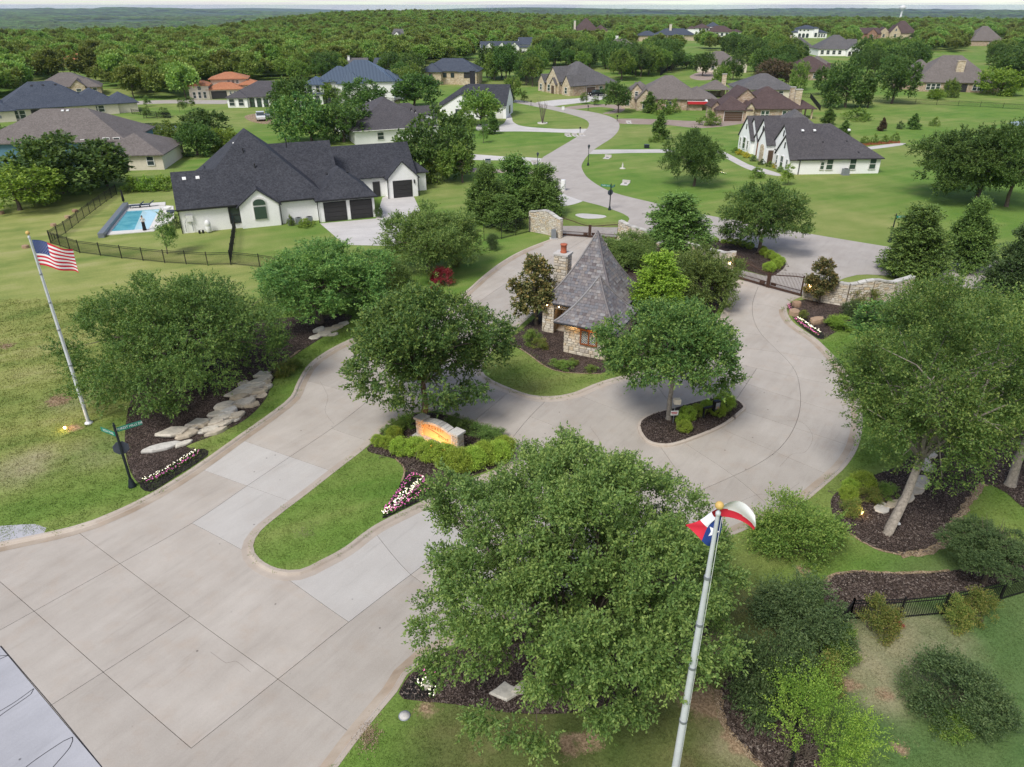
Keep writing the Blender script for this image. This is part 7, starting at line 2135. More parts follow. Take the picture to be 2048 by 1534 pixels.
for x, y, w in ((935, 868, 40), (960, 884, 44), (985, 890, 42), (905, 856, 34), (1000, 880, 30)):
    shrub('shrub', (x, y), w, w * 0.85, 'dark green shrub in the row between the entrance sign and the inner kerb', 'dark shrubs by the inner kerb', 'leaf_jun')
shrub('shrub', (855, 902), 22, 18, 'yellow-flowering plant at the foot of the entrance sign', None, 'petal_yellow', 'flowering_plant', 'plant')
for x, y, w in ((1450, 822, 40), (1436, 834, 30), (1414, 824, 26), (1396, 834, 28), (1376, 842, 32), (1366, 852, 26), (1369, 866, 28)):
    shrub('ball', (x, y), w, w * 0.95, 'clipped box ball round the keypad on the small island', 'box balls on the keypad island')
for x, y, w in ((1726, 986, 46), (1704, 988, 34), (1698, 1003, 34)):
    shrub('ball', (x, y), w, w * 0.95, 'clipped box ball in the bark bed beside the white rocks', 'box balls by the white rocks')
shrub('shrub', (1702, 1032), 42, 36, 'rust-tinged shrub at the front of the box balls by the white rocks', None, 'leaf_phot')
shrub('shrub', (1742, 1012), 44, 36, 'rust-tinged shrub between the box balls and the leaning trunk', None, 'leaf_phot')
shrub('shrub', (1780, 1000), 40, 34, 'dark shrub between the leaning trunk and the rust-tinged shrubs')
for x, y, w in ((1539, 545, 24), (1553, 538, 22), (1561, 531, 20), (1551, 524, 20), (1540, 518, 20), (1529, 512, 18), (1526, 506, 16), (1433, 484, 10), (1447, 487, 10), (1461, 488, 14), (1474, 491, 15), (1486, 494, 15), (1500, 498, 16)):
    shrub('ball', (x, y), w, w * 0.85, 'clipped box ball edging the oak bed outside the gates', 'box balls outside the gates')
shrub('shrub', (1066, 693), 36, 34, 'bushy nandina with bronze tips beside the gatehouse porch', None, 'leaf_shrub'); shrub('shrub', (1080, 702), 30, 26, 'low bronze-tipped nandina beside the magnolia trunk', None, 'leaf_phot')
for x, y, w in ((1112, 736, 30), (1135, 740, 34), (1145, 730, 22)): shrub('shrub', (x, y), w, w * 0.55, 'low green mound in the bark bed before the gatehouse window', 'low mounds before the gatehouse')
shrub('shrub', (1185, 745), 26, 14, 'thin low plant at the edge of the gatehouse bed')
shrub('shrub', (884, 572), 44, 40, 'crimson-leaved shrub on the verge under the grey-green live oak', None, 'leaf_pink'); shrub('shrub', (915, 535), 26, 22, 'bronze shrub beside the crimson one on the verge', None, 'leaf_phot')
shrub('shrub', (868, 585), 22, 16, 'small crimson shrub under the live oaks beside the larger one', None, 'leaf_pink')
shrub('wispy', (985, 502), 26, 34, 'small grey-green shrub on the verge by the iron fence')
shrub('shrub', (565, 752), 46, 34, 'rusty low shrub at the end of the rock ledge', None, 'leaf_phot'); shrub('shrub', (590, 742), 30, 24, 'green low shrub behind the rusty one at the rock ledge end')
shrub('shrub', (1732, 616), 58, 46, 'round rust-green shrub against the curved end wall', None, 'leaf_phot'); shrub('shrub', (1608, 640), 18, 20, 'small bronze shrub between boulders in the gate bed', None, 'leaf_phot')
shrub('wispy', (1682, 662), 52, 32, 'bright ornamental grass tuft in the gate bed', None, 'leaf_lime', 'ornamental_grass', 'grass'); shrub('shrub', (1720, 632), 20, 18, 'small crimson shrub in the gate bed', None, 'leaf_pink')
shrub('shrub', (1740, 708), 30, 16, 'small red-leaved plant under the slender verge tree', None, 'leaf_red')
shrub('wispy', (1705, 640), 44, 40, 'feathery shrub behind the grass tuft in the gate bed'); shrub('shrub', (1790, 680), 90, 70, 'large dark shrub below the pale green tree crown'); shrub('shrub', (1860, 720), 110, 80, 'broad shrub mass at the back of the border', None, 'leaf_elm')
shrub('wispy', (1600, 1132), 172, 138, 'big bright green feathery shrub beside the largest live oak', None, 'leaf_shrub'); shrub('wispy', (1615, 1310), 190, 140, 'grey-green loose shrub at the corner of the iron fence')
shrub('wispy', (1535, 1440), 175, 165, 'grey-green willowy shrub at the bark bed with the dry edging'); shrub('shrub', (1668, 1335), 84, 80, 'glossy green shrub inside the iron fence corner', None, 'leaf_shrub'); shrub('shrub', (1640, 1400), 86, 84, 'rust-tipped shrub beside the iron fence corner', None, 'leaf_phot')
shrub('shrub', (1756, 1278), 76, 76, 'rust-tipped clipped shrub in front of the iron fence panel', None, 'leaf_phot')
shrub('shrub', (1908, 1260), 62, 62, 'paired rust-tipped shrub at the fence, nearer the dried lawn', None, 'leaf_phot'); shrub('shrub', (1966, 1250), 64, 66, 'paired rust-tipped shrub at the fence, further along it', None, 'leaf_phot')
shrub('shrub', (1795, 1262), 26, 20, 'small purple-leaved plant beside the clipped rust-tipped shrub', None, 'leaf_red')
shrub('lime', (1640, 1575), 205, 200, 'lime green shrub with long upright shoots beside the fence', None, 'leaf_lime'); shrub('wispy', (1930, 1470), 190, 135, 'feathery flowering shrub alone on the shaded lawn', None, 'leaf_blue'); shrub('shrub', (1905, 1475), 70, 60, 'bright green shoots at the foot of the feathery shrub', None, 'leaf_shrub')
tree_px('live_a', (1968, 1165), (1888, 2065, 1045, 1150), 'oak_tree', 'thin grey-green small tree behind the iron fence beside the bark bed', leaf='leaf_blue')
for x, y, w in ((262, 384, 40), (292, 384, 44), (325, 382, 46), (350, 378, 34)): shrub('farshrub', (x, y), w, 30, 'yellow-green hedge bush behind the pool lawn', 'hedge bushes behind the pool lawn', 'leaf_lime')
shrub('farshrub', (352, 458), 20, 24, 'pale grassy shrub at the pool corner of the white house', None, 'leaf_blue')
for x, y in ((478, 453), (494, 451), (513, 449), (529, 448), (546, 446), (562, 445)): shrub('farshrub', (x, y), 8, 8, 'tiny shrub along the wall of the large white house', 'tiny shrubs along the white house')
shrub('farshrub', (582, 452), 14, 20, 'rounded topiary shrub by the air conditioners'); shrub('farshrub', (610, 455), 34, 16, 'yellow-green low shrub before the air conditioners', None, 'leaf_lime'); shrub('farshrub', (757, 436), 16, 26, 'shrub at the garage corner of the large white house', None, 'leaf_blue')
for x, y, lf in ((1471, 306, None), (1480, 310, 'leaf_gold'), (1494, 316, 'leaf_gold'), (1508, 323, 'leaf_blue'), (1524, 330, 'leaf_blue'), (1540, 334, None), (1552, 337, 'leaf_gold'), (1562, 344, None), (1576, 347, 'leaf_lime')):
    shrub('farshrub', (x, y), 15, 11, 'low border plant along the front of the white gabled house' if lf != 'leaf_gold' else 'yellow border bush along the front of the white gabled house', 'border plants of the white gabled house' if lf != 'leaf_gold' else 'yellow bushes of the white gabled house', lf)

# ------------------------------------------------------------------ flowers
def flowers(px_rows, mats, seed, n=26, r=0.045, h=0.16, label=''):
    rs = np.random.RandomState(seed)
    for row, mt in zip(px_rows, mats):
        g = catmull(ground_pts(row), 0.16); Vs = []; Qs = []; T = []; b = 0; Vg = []; Qg = []; bg = 0
        for q in g:
            k = rs.randint(2, 5)
            c = np.array([q.x, q.y, 0.03]) + rs.normal(0, 0.07, (k, 3)) * [1, 1, 0] + np.array([0, 0, 1]) * rs.uniform(h * 0.7, h * 1.2, (k, 1))
            for cc_ in c:
                nn = 7; d = unit(rs.normal(0, 1, (nn, 3)) * [1, 1, 0.5])
                V, Q = leaf_quads(rs, np.repeat(cc_[None], nn, 0), d, r, r * 0.8, 1.5, 0.2)
                Vs.append(V); Qs.append(Q + b); b += len(V); T.append(np.full(len(V), rs.uniform(0, 1)))
                gp = np.repeat(np.array([[cc_[0], cc_[1], 0.06]]), 5, 0) + rs.normal(0, 0.04, (5, 3)) * [1, 1, .5]
                V, Q = leaf_quads(rs, gp, unit(rs.normal(0, 1, (5, 3)) + [0, 0, 1.0]), 0.13, 0.06)
                Vg.append(V); Qg.append(Q + bg); bg += len(V)
        obj('flowers', mesh_np('flowers', np.concatenate(Vs), np.concatenate(Qs), M[mt], tint=np.concatenate(T)), kind='stuff')
        obj('flower_leaves', mesh_np('flower_leaves', np.concatenate(Vg), np.concatenate(Qg), M['leaf_shrub']), kind='stuff')
flowers([[(768, 1029), (800, 998), (825, 974), (845, 958)], [(776, 1027), (812, 998), (840, 973), (856, 962)], [(772, 1020), (800, 985), (822, 955)], [(785, 1026), (825, 1000), (850, 985), (862, 970)], [(775, 1030), (808, 1000), (834, 972)], [(812, 960), (830, 952), (846, 958)]],
        ['petal_white', 'petal_pink', 'petal_pink', 'petal_pink', 'petal_white', 'petal_pink'], 3)
flowers([[(289, 964), (330, 942), (370, 918), (393, 904)], [(296, 966), (340, 944), (380, 920), (398, 906)]], ['petal_white', 'petal_pink'], 4)
flowers([[(1577, 612), (1580, 622)], [(1590, 640), (1610, 655), (1635, 672)], [(1596, 638), (1616, 652), (1640, 667)]], ['petal_pink', 'petal_pink', 'petal_white'], 5, r=0.05)
flowers([[(838, 1370), (855, 1382), (866, 1392)], [(846, 1366), (862, 1378)], [(850, 1345), (866, 1352)]], ['petal_white', 'petal_white', 'petal_pink'], 6)
flowers([[(1440, 345), (1450, 349)]], ['petal_white'], 7)

# ------------------------------------------------------------------ bark chips lying on the beds
def chips(poly_px, n, seed, mat='mulch'):
    rg = random.Random(seed); poly = catmull(ground_pts(poly_px), 0.6, True)
    xs = [q.x for q in poly]; ys = [q.y for q in poly]; V = []; Q = []
    while len(Q) < n:
        x, y = rg.uniform(min(xs), max(xs)), rg.uniform(min(ys), max(ys))
        if not inside(poly, x, y): continue
        a = rg.uniform(0, 6.28); l, w = rg.uniform(.025, .065), rg.uniform(.012, .022); t = rg.uniform(-.02, .03)
        ca, sa = math.cos(a), math.sin(a); b = len(V); z = 0.032
        V += [(x - l * ca + w * sa, y - l * sa - w * ca, z), (x + l * ca + w * sa, y + l * sa - w * ca, z + t * .6), (x + l * ca - w * sa, y + l * sa + w * ca, z + t + .012), (x - l * ca - w * sa, y - l * sa + w * ca, z + .012)]
        Q.append((b, b + 1, b + 2, b + 3))
    obj('bark_chips', mesh_np('bark_chips', V, Q, M['chip']), kind='stuff')
M['chip'] = make_stone('bark_chip', [(0.0, (0.035, 0.026, 0.022)), (0.5, (0.085, 0.062, 0.050)), (0.85, (0.17, 0.135, 0.115)), (1.0, (0.27, 0.23, 0.20))], scale=1.0)
for i_, (pl_, n_) in enumerate(((BED_F, 9000), (BED_H, 5000), (BED_J, 4000), (BED_A, 4000), (BED_L, 5000), (BED_I, 3000), (isl_c, 1500))): chips(pl_, n_, 40 + i_)

# ------------------------------------------------------------------ iron fences
def fence(px, label, hgt=1.35, panel=2.4, mat='iron', name='iron_fence', pick=0.11):
    g = [P(*q) for q in px]; o = g[0]
    e = empty(name, o, 0, label, 'fence')
    posts = MB(); done = False
    def post(q):
        MB().box((q.x, q.y, hgt / 2 + 0.03), (0.07, 0.07, hgt + 0.12)).build('post', M[mat], e)
    post(Vector((0, 0, 0)))
    for a, b in zip(g, g[1:]):
        a = a - o; b = b - o; L = (b - a).length; n = max(1, round(L / panel)); an = math.atan2(b.y - a.y, b.x - a.x)
        for k in range(n):
            q0, q1 = a.lerp(b, k / n), a.lerp(b, (k + 1) / n); m = (q0 + q1) / 2; l = (q1 - q0).length
            post(q1)
            for z in (0.14, hgt - 0.22, hgt - 0.04): MB().box((m.x, m.y, z), (l - 0.07, 0.035, 0.035), an).build('rail', M[mat], e)
            pk = MB(); c = int(l / pick)
            for i in range(1, c):
                t = q0.lerp(q1, i / c); pk.box((t.x, t.y, hgt / 2 + 0.02), (0.017, 0.017, hgt - 0.08), an)
            pk.build('pickets', M[mat], e, kind='stuff')
    return e
fence([(102, 487), (160, 506), (244, 517), (330, 526), (416, 531), (462, 530)], 'black iron fence along the field side of the pool lawn', 1.4)
fence([(102, 486), (132, 467), (169, 437), (202, 412), (234, 389)], 'black iron fence climbing the field edge beside the pool wall', 1.4)
fence([(462, 529), (474, 442)], 'black iron fence running straight back to the large white house', 1.45)
fence([(462, 529), (520, 535), (600, 548)], 'black iron fence vanishing behind the live oaks beside the white house', 1.4)
fence([(968, 482), (1003, 478), (1059, 464)], 'tall black iron fence between the junipers and the stone wall', 1.85)
fence([(1697, 1240), (1797, 1238), (1883, 1230), (1998, 1202), (2120, 1165)], 'black iron fence panels along the bark bed above the dried lawn', 1.2)
fence([(1697, 1240), (1640, 1310), (1596, 1420), (1575, 1560)], 'black iron fence turning down past the rust-tipped shrubs', 1.2)
fence([(264, 228), (300, 232), (342, 237), (288, 237)], 'low dark fence round the bushes at the pond', 1.2, 3.0)
fence([(1395, 122), (1340, 138), (1320, 152)], 'dark fence on the lawn beside the curved drive', 1.4, 4)
fence([(1620, 196), (1700, 202), (1830, 208), (1960, 214), (2100, 222)], 'long dark fence beyond the far lawn', 1.3, 5)
fence([(1560, 190), (1620, 196), (1640, 222)], 'dark garden fence behind the stone chimneys', 1.3, 4)
fence([(760, 205), (800, 210), (745, 225)], 'wooden-toned fence behind the dormered house', 1.6, 3, 'gate', 'garden_fence')

# ------------------------------------------------------------------ pool terrace
WP = [P(*q).to_2d() for q in ((222, 464), (298, 459), (320, 419), (254, 423))]
dk = [P(*q).to_2d() for q in ((217, 470), (308, 463), (349, 440), (347, 413), (331, 406), (256, 411))]
pool = empty('swimming_pool', (WP[0].x, WP[0].y, 0), 0, 'blue swimming pool with pale deck and grey raised wall beside the white house', 'pool')
o_ = WP[0]
sheet('water', [q - o_ for q in WP], 0.03, M['water'], pool)
dm = MB()
inner = WP; outer = [P(*q).to_2d() for q in ((214, 471), (308, 463), (331, 412), (250, 417))]
for i in range(4):
    k = (i + 1) % 4
    a, b, c, d = outer[i] - o_, outer[k] - o_, inner[k] - o_, inner[i] - o_
    MB().prism([a, b, c, d], 0.0, 0.09).build('coping_slab', M['pooldeck'], pool)
MB().prism([P(*q).to_2d() - o_ for q in ((250, 416), (331, 411), (331, 405), (255, 410))], 0.0, 0.086).build('deck_slab', M['pooldeck'], pool)
MB().prism([P(*q).to_2d() - o_ for q in ((308, 463), (349, 441), (347, 413), (332, 412))], 0.0, 0.082).build('deck_slab', M['pooldeck'], pool)
wl_ = [P(*q).to_2d() - o_ for q in ((203, 476), (253, 413))]
t_ = (wl_[1] - wl_[0]).normalized(); n_2 = Vector((-t_.y, t_.x)) * 0.32
MB().prism([wl_[0] + n_2, wl_[0] - n_2, wl_[1] - n_2, wl_[1] + n_2], -0.1, 0.55).build('spa_wall', M['poolwall'], pool)
sh_ = [P(*q).to_2d() - o_ for q in ((268, 461.5), (297, 459), (319, 420), (285, 422))]
sheet('shallow_shelf', sh_, 0.036, M['shelf'] if 'shelf' in M else M['pooldeck'], pool)
e = empty('pool_umbrella', P(250, 414), 0, 'closed black umbrella at the corner of the pool wall', 'umbrella')
MB().tube([(0, 0, 0), (0, 0, 2.3)], 0.03, 6).build('pole', M['iron'], e); MB().lathe([(0.05, 0.7), (0.17, 0.85), (0.14, 1.5), (0.07, 2.2), (0.02, 2.4)], 10).build('furled_canopy', M['skirt'], e); MB().lathe([(0.35, 0), (0.35, 0.1), (0.05, 0.14)], 12).build('base', M['iron'], e)
for i, px in enumerate(((271, 417), (291, 415))):
    e = empty('sun_lounger', P(*px), math.radians(20), ['dark sun lounger by the pool, nearer the closed umbrella', 'dark sun lounger by the pool, nearer the white house'][i], 'lounger', 'sun loungers by the pool')
    MB().box((0, 0, 0.42), (1.3, 0.62, 0.09)).build('seat', M['signback'], e)
    MB().box((0.85, 0, 0.62), (0.75, 0.62, 0.08), M=Matrix.Rotation(-0.6, 3, 'Y')).build('backrest', M['signback'], e)
    for x in (-0.55, 0.55):
        for y in (-0.25, 0.25): MB().box((x, y, 0.2), (0.05, 0.05, 0.4)).build('leg', M['iron'], e)
for i, px in enumerate(((337, 424), (343, 432))):
    e = empty('patio_chair', P(*px), 1.0 + i, ['white rounded patio chair beside the pool steps', 'dark patio chair against the white house by the pool'][i], 'chair')
    MB().lathe([(0.2, 0.3), (0.42, 0.42), (0.5, 0.7), (0.46, 0.72), (0.36, 0.46), (0.05, 0.42)], 12).build('seat', M['white_plastic' if i == 0 else 'signback'], e)
    for a in range(4): MB().tube([(0.2 * math.cos(a * 1.57), 0.2 * math.sin(a * 1.57), 0.34), (0.3 * math.cos(a * 1.57), 0.3 * math.sin(a * 1.57), 0.08)], 0.02, 5).build('leg', M['iron'], e)

# the person standing on the pool coping
def skin_body(name, verts, edges, radii, mat, parent, root=0, sub=2):
    me = bpy.data.meshes.new(name); me.from_pydata(verts, edges, []); me.update()
    o = bpy.data.objects.new(name, me); COL.objects.link(o); o.parent = parent
    o.modifiers.new('skin', 'SKIN'); 
    sv = me.skin_vertices[0].data
    for i, r in enumerate(radii): sv[i].radius = (r, r) if not hasattr(r, '__len__') else r
    for i in range(len(verts)): sv[i].use_root = (i == root)
    s = o.modifiers.new('sub', 'SUBSURF'); s.levels = sub; s.render_levels = sub
    me.materials.append(mat)
    return o
pe = empty('person', P(290, 462) + Vector((0, 0, 0.09)), math.radians(15), 'person in a pale top and long black skirt standing at the pool edge', 'person')
V_ = [(0, 0, 0.98), (0, 0, 1.15), (0, 0, 1.32), (0, 0, 1.44), (0, -0.01, 1.54), (0, -0.015, 1.64), (0, 0, 1.72), (0.19, 0, 1.40), (0.27, 0.03, 1.15), (0.14, -0.12, 1.05), (0.06, -0.15, 1.06), (-0.19, 0, 1.40), (-0.27, 0.03, 1.15), (-0.14, -0.12, 1.05), (-0.06, -0.15, 1.06),
      (0.09, 0, 0.92), (0.1, -0.01, 0.5), (0.1, 0.0, 0.09), (0.11, -0.12, 0.04), (-0.09, 0, 0.92), (-0.1, -0.01, 0.5), (-0.1, 0.0, 0.09), (-0.11, -0.12, 0.04)]
E_ = [(0, 1), (1, 2), (2, 3), (3, 4), (4, 5), (5, 6), (3, 7), (7, 8), (8, 9), (9, 10), (3, 11), (11, 12), (12, 13), (13, 14), (0, 15), (15, 16), (16, 17), (17, 18), (0, 19), (19, 20), (20, 21), (21, 22)]
R_ = [(0.15, .11), (0.13, .10), (0.16, .11), (0.13, .09), 0.055, (0.085, .10), (0.06, .07), 0.055, 0.042, 0.034, 0.03, 0.055, 0.042, 0.034, 0.03, 0.085, 0.06, 0.04, 0.03, 0.085, 0.06, 0.04, 0.03]
skin_body('body', V_, E_, R_, M['skin'], pe)
skin_body('top', V_[:4] + [V_[7], V_[8], V_[9], V_[11], V_[12], V_[13]], [(0, 1), (1, 2), (2, 3), (3, 4), (4, 5), (5, 6), (3, 7), (7, 8), (8, 9)], [(0.165, .125), (0.145, .115), (0.175, .125), (0.135, .10), .068, .055, .045, .068, .055, .045], M['shirt'], pe)
MB().lathe([(0.18, 1.04), (0.185, 0.95), (0.19, 0.7), (0.21, 0.3), (0.23, 0.04), (0.2, 0.035)], 14).build('skirt', M['skirt'], pe)
s_ = [(0.11 * math.sin(math.pi * i / 8) + .001, 0.12 - 0.12 * math.cos(math.pi * i / 8)) for i in range(9)]
MB().lathe(s_, 12, (0, 0.025, 1.56)).build('hair', M['hair'], pe)

# ------------------------------------------------------------------ drive furniture
b = P(1420, 835); e = empty('keypad_post', b, math.radians(20), 'black entry keypad on a low post frame between the box balls', 'keypad')
MB().box((-0.55, 0, 0.4), (0.12, 0.12, 0.95)).box((-0.1, 0, 0.82), (0.95, 0.12, 0.12)).build('post', M['iron'], e); MB().box((0.35, -0.02, 0.85), (0.42, 0.28, 0.75)).build('housing', M['iron'], e); MB().box((0.35, -0.17, 0.9), (0.3, 0.03, 0.45)).build('keypad_face', M['grey_metal'], e)
MB().box((0.36, -0.19, 0.78), (0.2, 0.02, 0.16)).build('label_plate', M['redrock'], e)
b = P(1346, 846); e = empty('notice_post', b, math.radians(5), 'white notice and pale camera box on a thin post beside the slim oak trunk', 'sign')
MB().tube([(0, 0, 0), (0, 0, 1.55)], 0.03, 6).build('post', M['grey_metal'], e); MB().box((0, -0.05, 0.78), (0.5, 0.03, 0.34)).build('notice', M['signwhite'], e)
MB().box((-0.02, -0.072, 0.84), (0.4, 0.008, 0.05)).box((-0.02, -0.072, 0.74), (0.36, 0.008, 0.04)).build('notice_print', M['flagred'], e)
MB().box((0.1, 0, 1.62), (0.42, 0.32, 0.34)).build('camera_box', M['cream'], e)
b = P(809, 1432); e = empty('utility_cover', b, 0, 'round pale utility cover in the lawn beside the kerb', 'manhole')
MB().lathe([(0.23, 0), (0.23, 0.03), (0.20, 0.035)], 20).build('rim', M['grey_metal'], e); MB().lathe([(0.195, 0.0), (0.195, 0.04), (0.02, 0.045)], 20).build('lid', M['coping'], e)
for lb, px, en in (('small lit ground spotlight on the field by the flagpole', (131, 860), 12), ('small lit ground spotlight in the bark bed by the rust-tinged shrubs', (1722, 1030), 3)):
    b = P(*px); e = empty('ground_spotlight', b, 0, lb, 'spotlight')
    MB().tube([(0, 0, 0), (0, 0, 0.12)], 0.02, 6).build('stake', M['iron'], e); MB().lathe([(0.05, 0), (0.075, 0.12), (0.06, 0.13)], 10, (0, 0, 0.1)).build('lamp_head', M['lamp_warm'], e)
    l_ = bpy.data.lights.new('spot_glow', 'POINT'); l_.energy = en; l_.color = (1, 0.66, 0.3); l_.shadow_soft_size = 0.05
    lo_ = bpy.data.objects.new('spot_glow', l_); lo_.location = (0, 0, 0.34); link(lo_, e)
b = P(1790, 1060); e = empty('landscape_light', b, 0, 'black bullet light at the foot of the pale leaning trunk', 'spotlight')
MB().tube([(0, 0, 0), (0.02, 0, 0.35)], 0.07, 8).build('housing', M['iron'], e); MB().box((0.05, 0, 0.42), (0.2, 0.14, 0.08)).build('cover', M['white_plastic'], e)
b = P(1130, 400); e = empty('bollard', P(1126, 381), 0, 'white cylindrical marker pillar by the street behind the junipers', 'pillar')
MB().lathe([(0.36, 0), (0.36, 1.5), (0.33, 1.55), (0.30, 1.55)], 16).build('pillar', M['white_plastic'], e); MB().lathe([(0.42, 0), (0.42, 0.08), (0.36, 0.1)], 16).build('foot', M['coping'], e)

def lamp_post(px, hgt, label):
    e = empty('street_lamp', P(*px), 0, label, 'street lamp')
    MB().lathe([(0.2, 0), (0.18, 0.3), (0.08, 0.55)], 10).build('base', M['postgreen'], e); MB().tube([(0, 0, 0.5), (0, 0, hgt - 0.6)], [0.06, 0.045], 8).build('post', M['postgreen'], e)
    MB().lathe([(0.08, 0), (0.2, 0.45), (0.2, 0.47)], 8, (0, 0, hgt - 0.6)).build('lantern', M['glass'], e); MB().lathe([(0.25, 0), (0.12, 0.16), (0.02, 0.3)], 8, (0, 0, hgt - 0.13)).build('cap', M['postgreen'], e)
lamp_post((1176, 331), 3.3, 'dark street lamp on the lawn at the street bend'); lamp_post((1075, 333), 2.2, 'short dark lamp and mailbox post at the driveway mouth')
def mailbox(px, label):
    e = empty('mailbox', P(*px), 0, label, 'mailbox')
    MB().box((0, 0, 0.55), (0.12, 0.12, 1.1)).build('post', M['postgreen'], e)
    pr = [(0.16 * math.cos(math.pi * i / 8), 0.16 * math.sin(math.pi * i / 8)) for i in range(9)] + [(-0.16, -0.16), (0.16, -0.16)]
    m = MB(); upright(m, [(u, z + 1.25) for u, z in pr], -0.28, 0.28); m.build('box', M['iron'], e); MB().box((0.18, 0, 1.4), (0.02, 0.12, 0.1)).build('flag', M['signred'], e)
for lb, px in (('black mailbox at the mouth of the long driveway', (1160, 268)), ('black mailbox by the brown driveway across the street', (1234, 243)), ('black mailbox beside the circular drive', (1176, 222)), ('black mailbox at the bend by the walk to the tan house', (1062, 212))): mailbox(px, lb)
def culvert(px, rot, label, n=1):
    e = empty('culvert', P(*px), math.radians(rot), label, 'culvert')
    for i in range(n):
        x = i * 1.5
        MB().prism([(x - 0.55, -1.0), (x + 0.55, -1.0), (x + 0.55, 0.9), (x - 0.55, 0.9)], 0.0, 0.06).build('apron', M['drive'], e)
        MB().box((x, 0.95, 0.2), (1.2, 0.22, 0.42)).build('headwall', M['drive'], e)
        MB().lathe([(0.26, 0), (0.26, 0.03), (0.24, 0.035)], 14, (x, 0.3, 0.062)).build('pipe_mouth', M['door_dark'], e)  # solid dark disc: the shade inside the pipe put into colour
for a in (((1137, 272), 10, 'twin concrete culvert mouths beside the long driveway', 3), ((1035, 328), 5, 'twin concrete culvert mouths beside the near driveway', 3), ((1214, 316), -20, 'single concrete culvert by the straight driveway', 1), ((1250, 368), -20, 'single concrete culvert on the lawn by the street sign', 1), ((1258, 246), 0, 'single concrete culvert by the brown driveway', 1)): culvert(*a)
for lb, px in (('green utility box on the lawn by the straight driveway', (1293, 296)), ('grey utility box by the near driveway', (976, 326))):
    e = empty('utility_box', P(*px), 0, lb, 'utility box'); MB().box((0, 0, 0.3), (0.9, 0.7, 0.6)).build('cabinet', M['postgreen' if 'green' in lb else 'grey_metal'], e); MB().box((0, 0, 0.62), (0.96, 0.76, 0.06)).build('lid', M['postgreen'], e)
e = empty('lawn_ornament', P(1245, 337), 0, 'small pale stone ornament on the open lawn', 'ornament'); MB().lathe([(0.35, 0), (0.3, 0.1), (0.12, 0.2), (0.16, 0.5), (0.06, 0.8), (0.02, 1.0)], 10).build('figure', M['coping'], e); MB().lathe([(0.5, 0), (0.5, 0.06), (0.4, 0.08)], 12).build('base', M['coping'], e)
e = empty('realtor_sign', P(1126, 222), 0.2, 'white yard sign by the circular drive', 'sign'); MB().box((0, 0, 0.7), (0.7, 0.06, 0.8)).build('board', M['signwhite'], e); MB().box((0, 0, 0.15), (0.1, 0.05, 0.4)).build('stake', M['signwhite'], e)
# bare ornamental tree by the street bend
e = empty('bare_tree', P(1085, 247), 0, 'leafless multi-stem ornamental tree in a stone ring by the street bend', 'tree')
rg = random.Random(9); mb = MB()
for i in range(11):
    a = i * 0.571; d = Vector((math.cos(a), math.sin(a), 0)); top = d * rg.uniform(0.6, 1.5) + Vector((0, 0, rg.uniform(3.4, 5.2)))
    mid = d * rg.uniform(0.3, 0.7) + Vector((0, 0, 1.9)); mb.tube([d * 0.06, mid, top], [0.07, 0.045, 0.012], 5, cap=False)
    for k in range(6):
        s = mid.lerp(top, rg.uniform(0.1, 0.9)); mb.tube([s, s + Vector((rg.uniform(-.6, .6), rg.uniform(-.6, .6), rg.uniform(.5, 1.1)))], [0.022, 0.006], 4, cap=False)
mb.build('stems', M['twig'], e); MB().lathe([(1.15, 0), (1.15, 0.22), (0.95, 0.22), (0.95, 0.05)], 20).build('stone_ring', M['coping'], e)
# raised vegetable beds
for i in range(4):
    b = P(1728 + i * 20, 290 - i * 1.5); e = empty('raised_bed', b, math.radians(4), 'wooden raised vegetable bed with leafy crops behind the white gabled house', 'planter', 'raised vegetable beds')
    bx = MB()
    for c, d in (((0, -0.6, 0.2), (1.7, 0.06, 0.4)), ((0, 0.6, 0.2), (1.7, 0.06, 0.4)), ((-0.85, 0, 0.2), (0.06, 1.14, 0.4)), ((0.85, 0, 0.2), (0.06, 1.14, 0.4))): MB().box(c, d).build('board', M['wood'], e)
    MB().box((0, 0, 0.16), (1.6, 1.1, 0.3)).build('soil', M['mulch'], e)
    obj('crops', PROTO['farshrub'][0], e, (0, 0, 0.8), i, (0.55, 0.42, 0.55 + 0.2 * (i % 2)))
px_sheet('garden_path', [(1722, 296), (1800, 286), (1806, 290), (1730, 300)], 0.012, M['drive'], 1.0)
e = empty('stump_mulch', P(738, 1475), 0, 'heap of pale wood chips on the lawn beside the kerb', 'wood chips'); rs = np.random.RandomState(3); q = rs.normal(0, 1, (500, 3)) * [0.2, 0.3, 0.0] + [0, 0, 0.03]
q[:, 2] += rs.uniform(0, 0.05, 500); V, Q = leaf_quads(rs, q, unit(rs.normal(0, 1, (500, 3)) * [1, 1, .3]), 0.07, 0.03, 1.5)
obj('wood_chips', mesh_np('wood_chips', V, Q, M['straw']), e, kind='stuff')

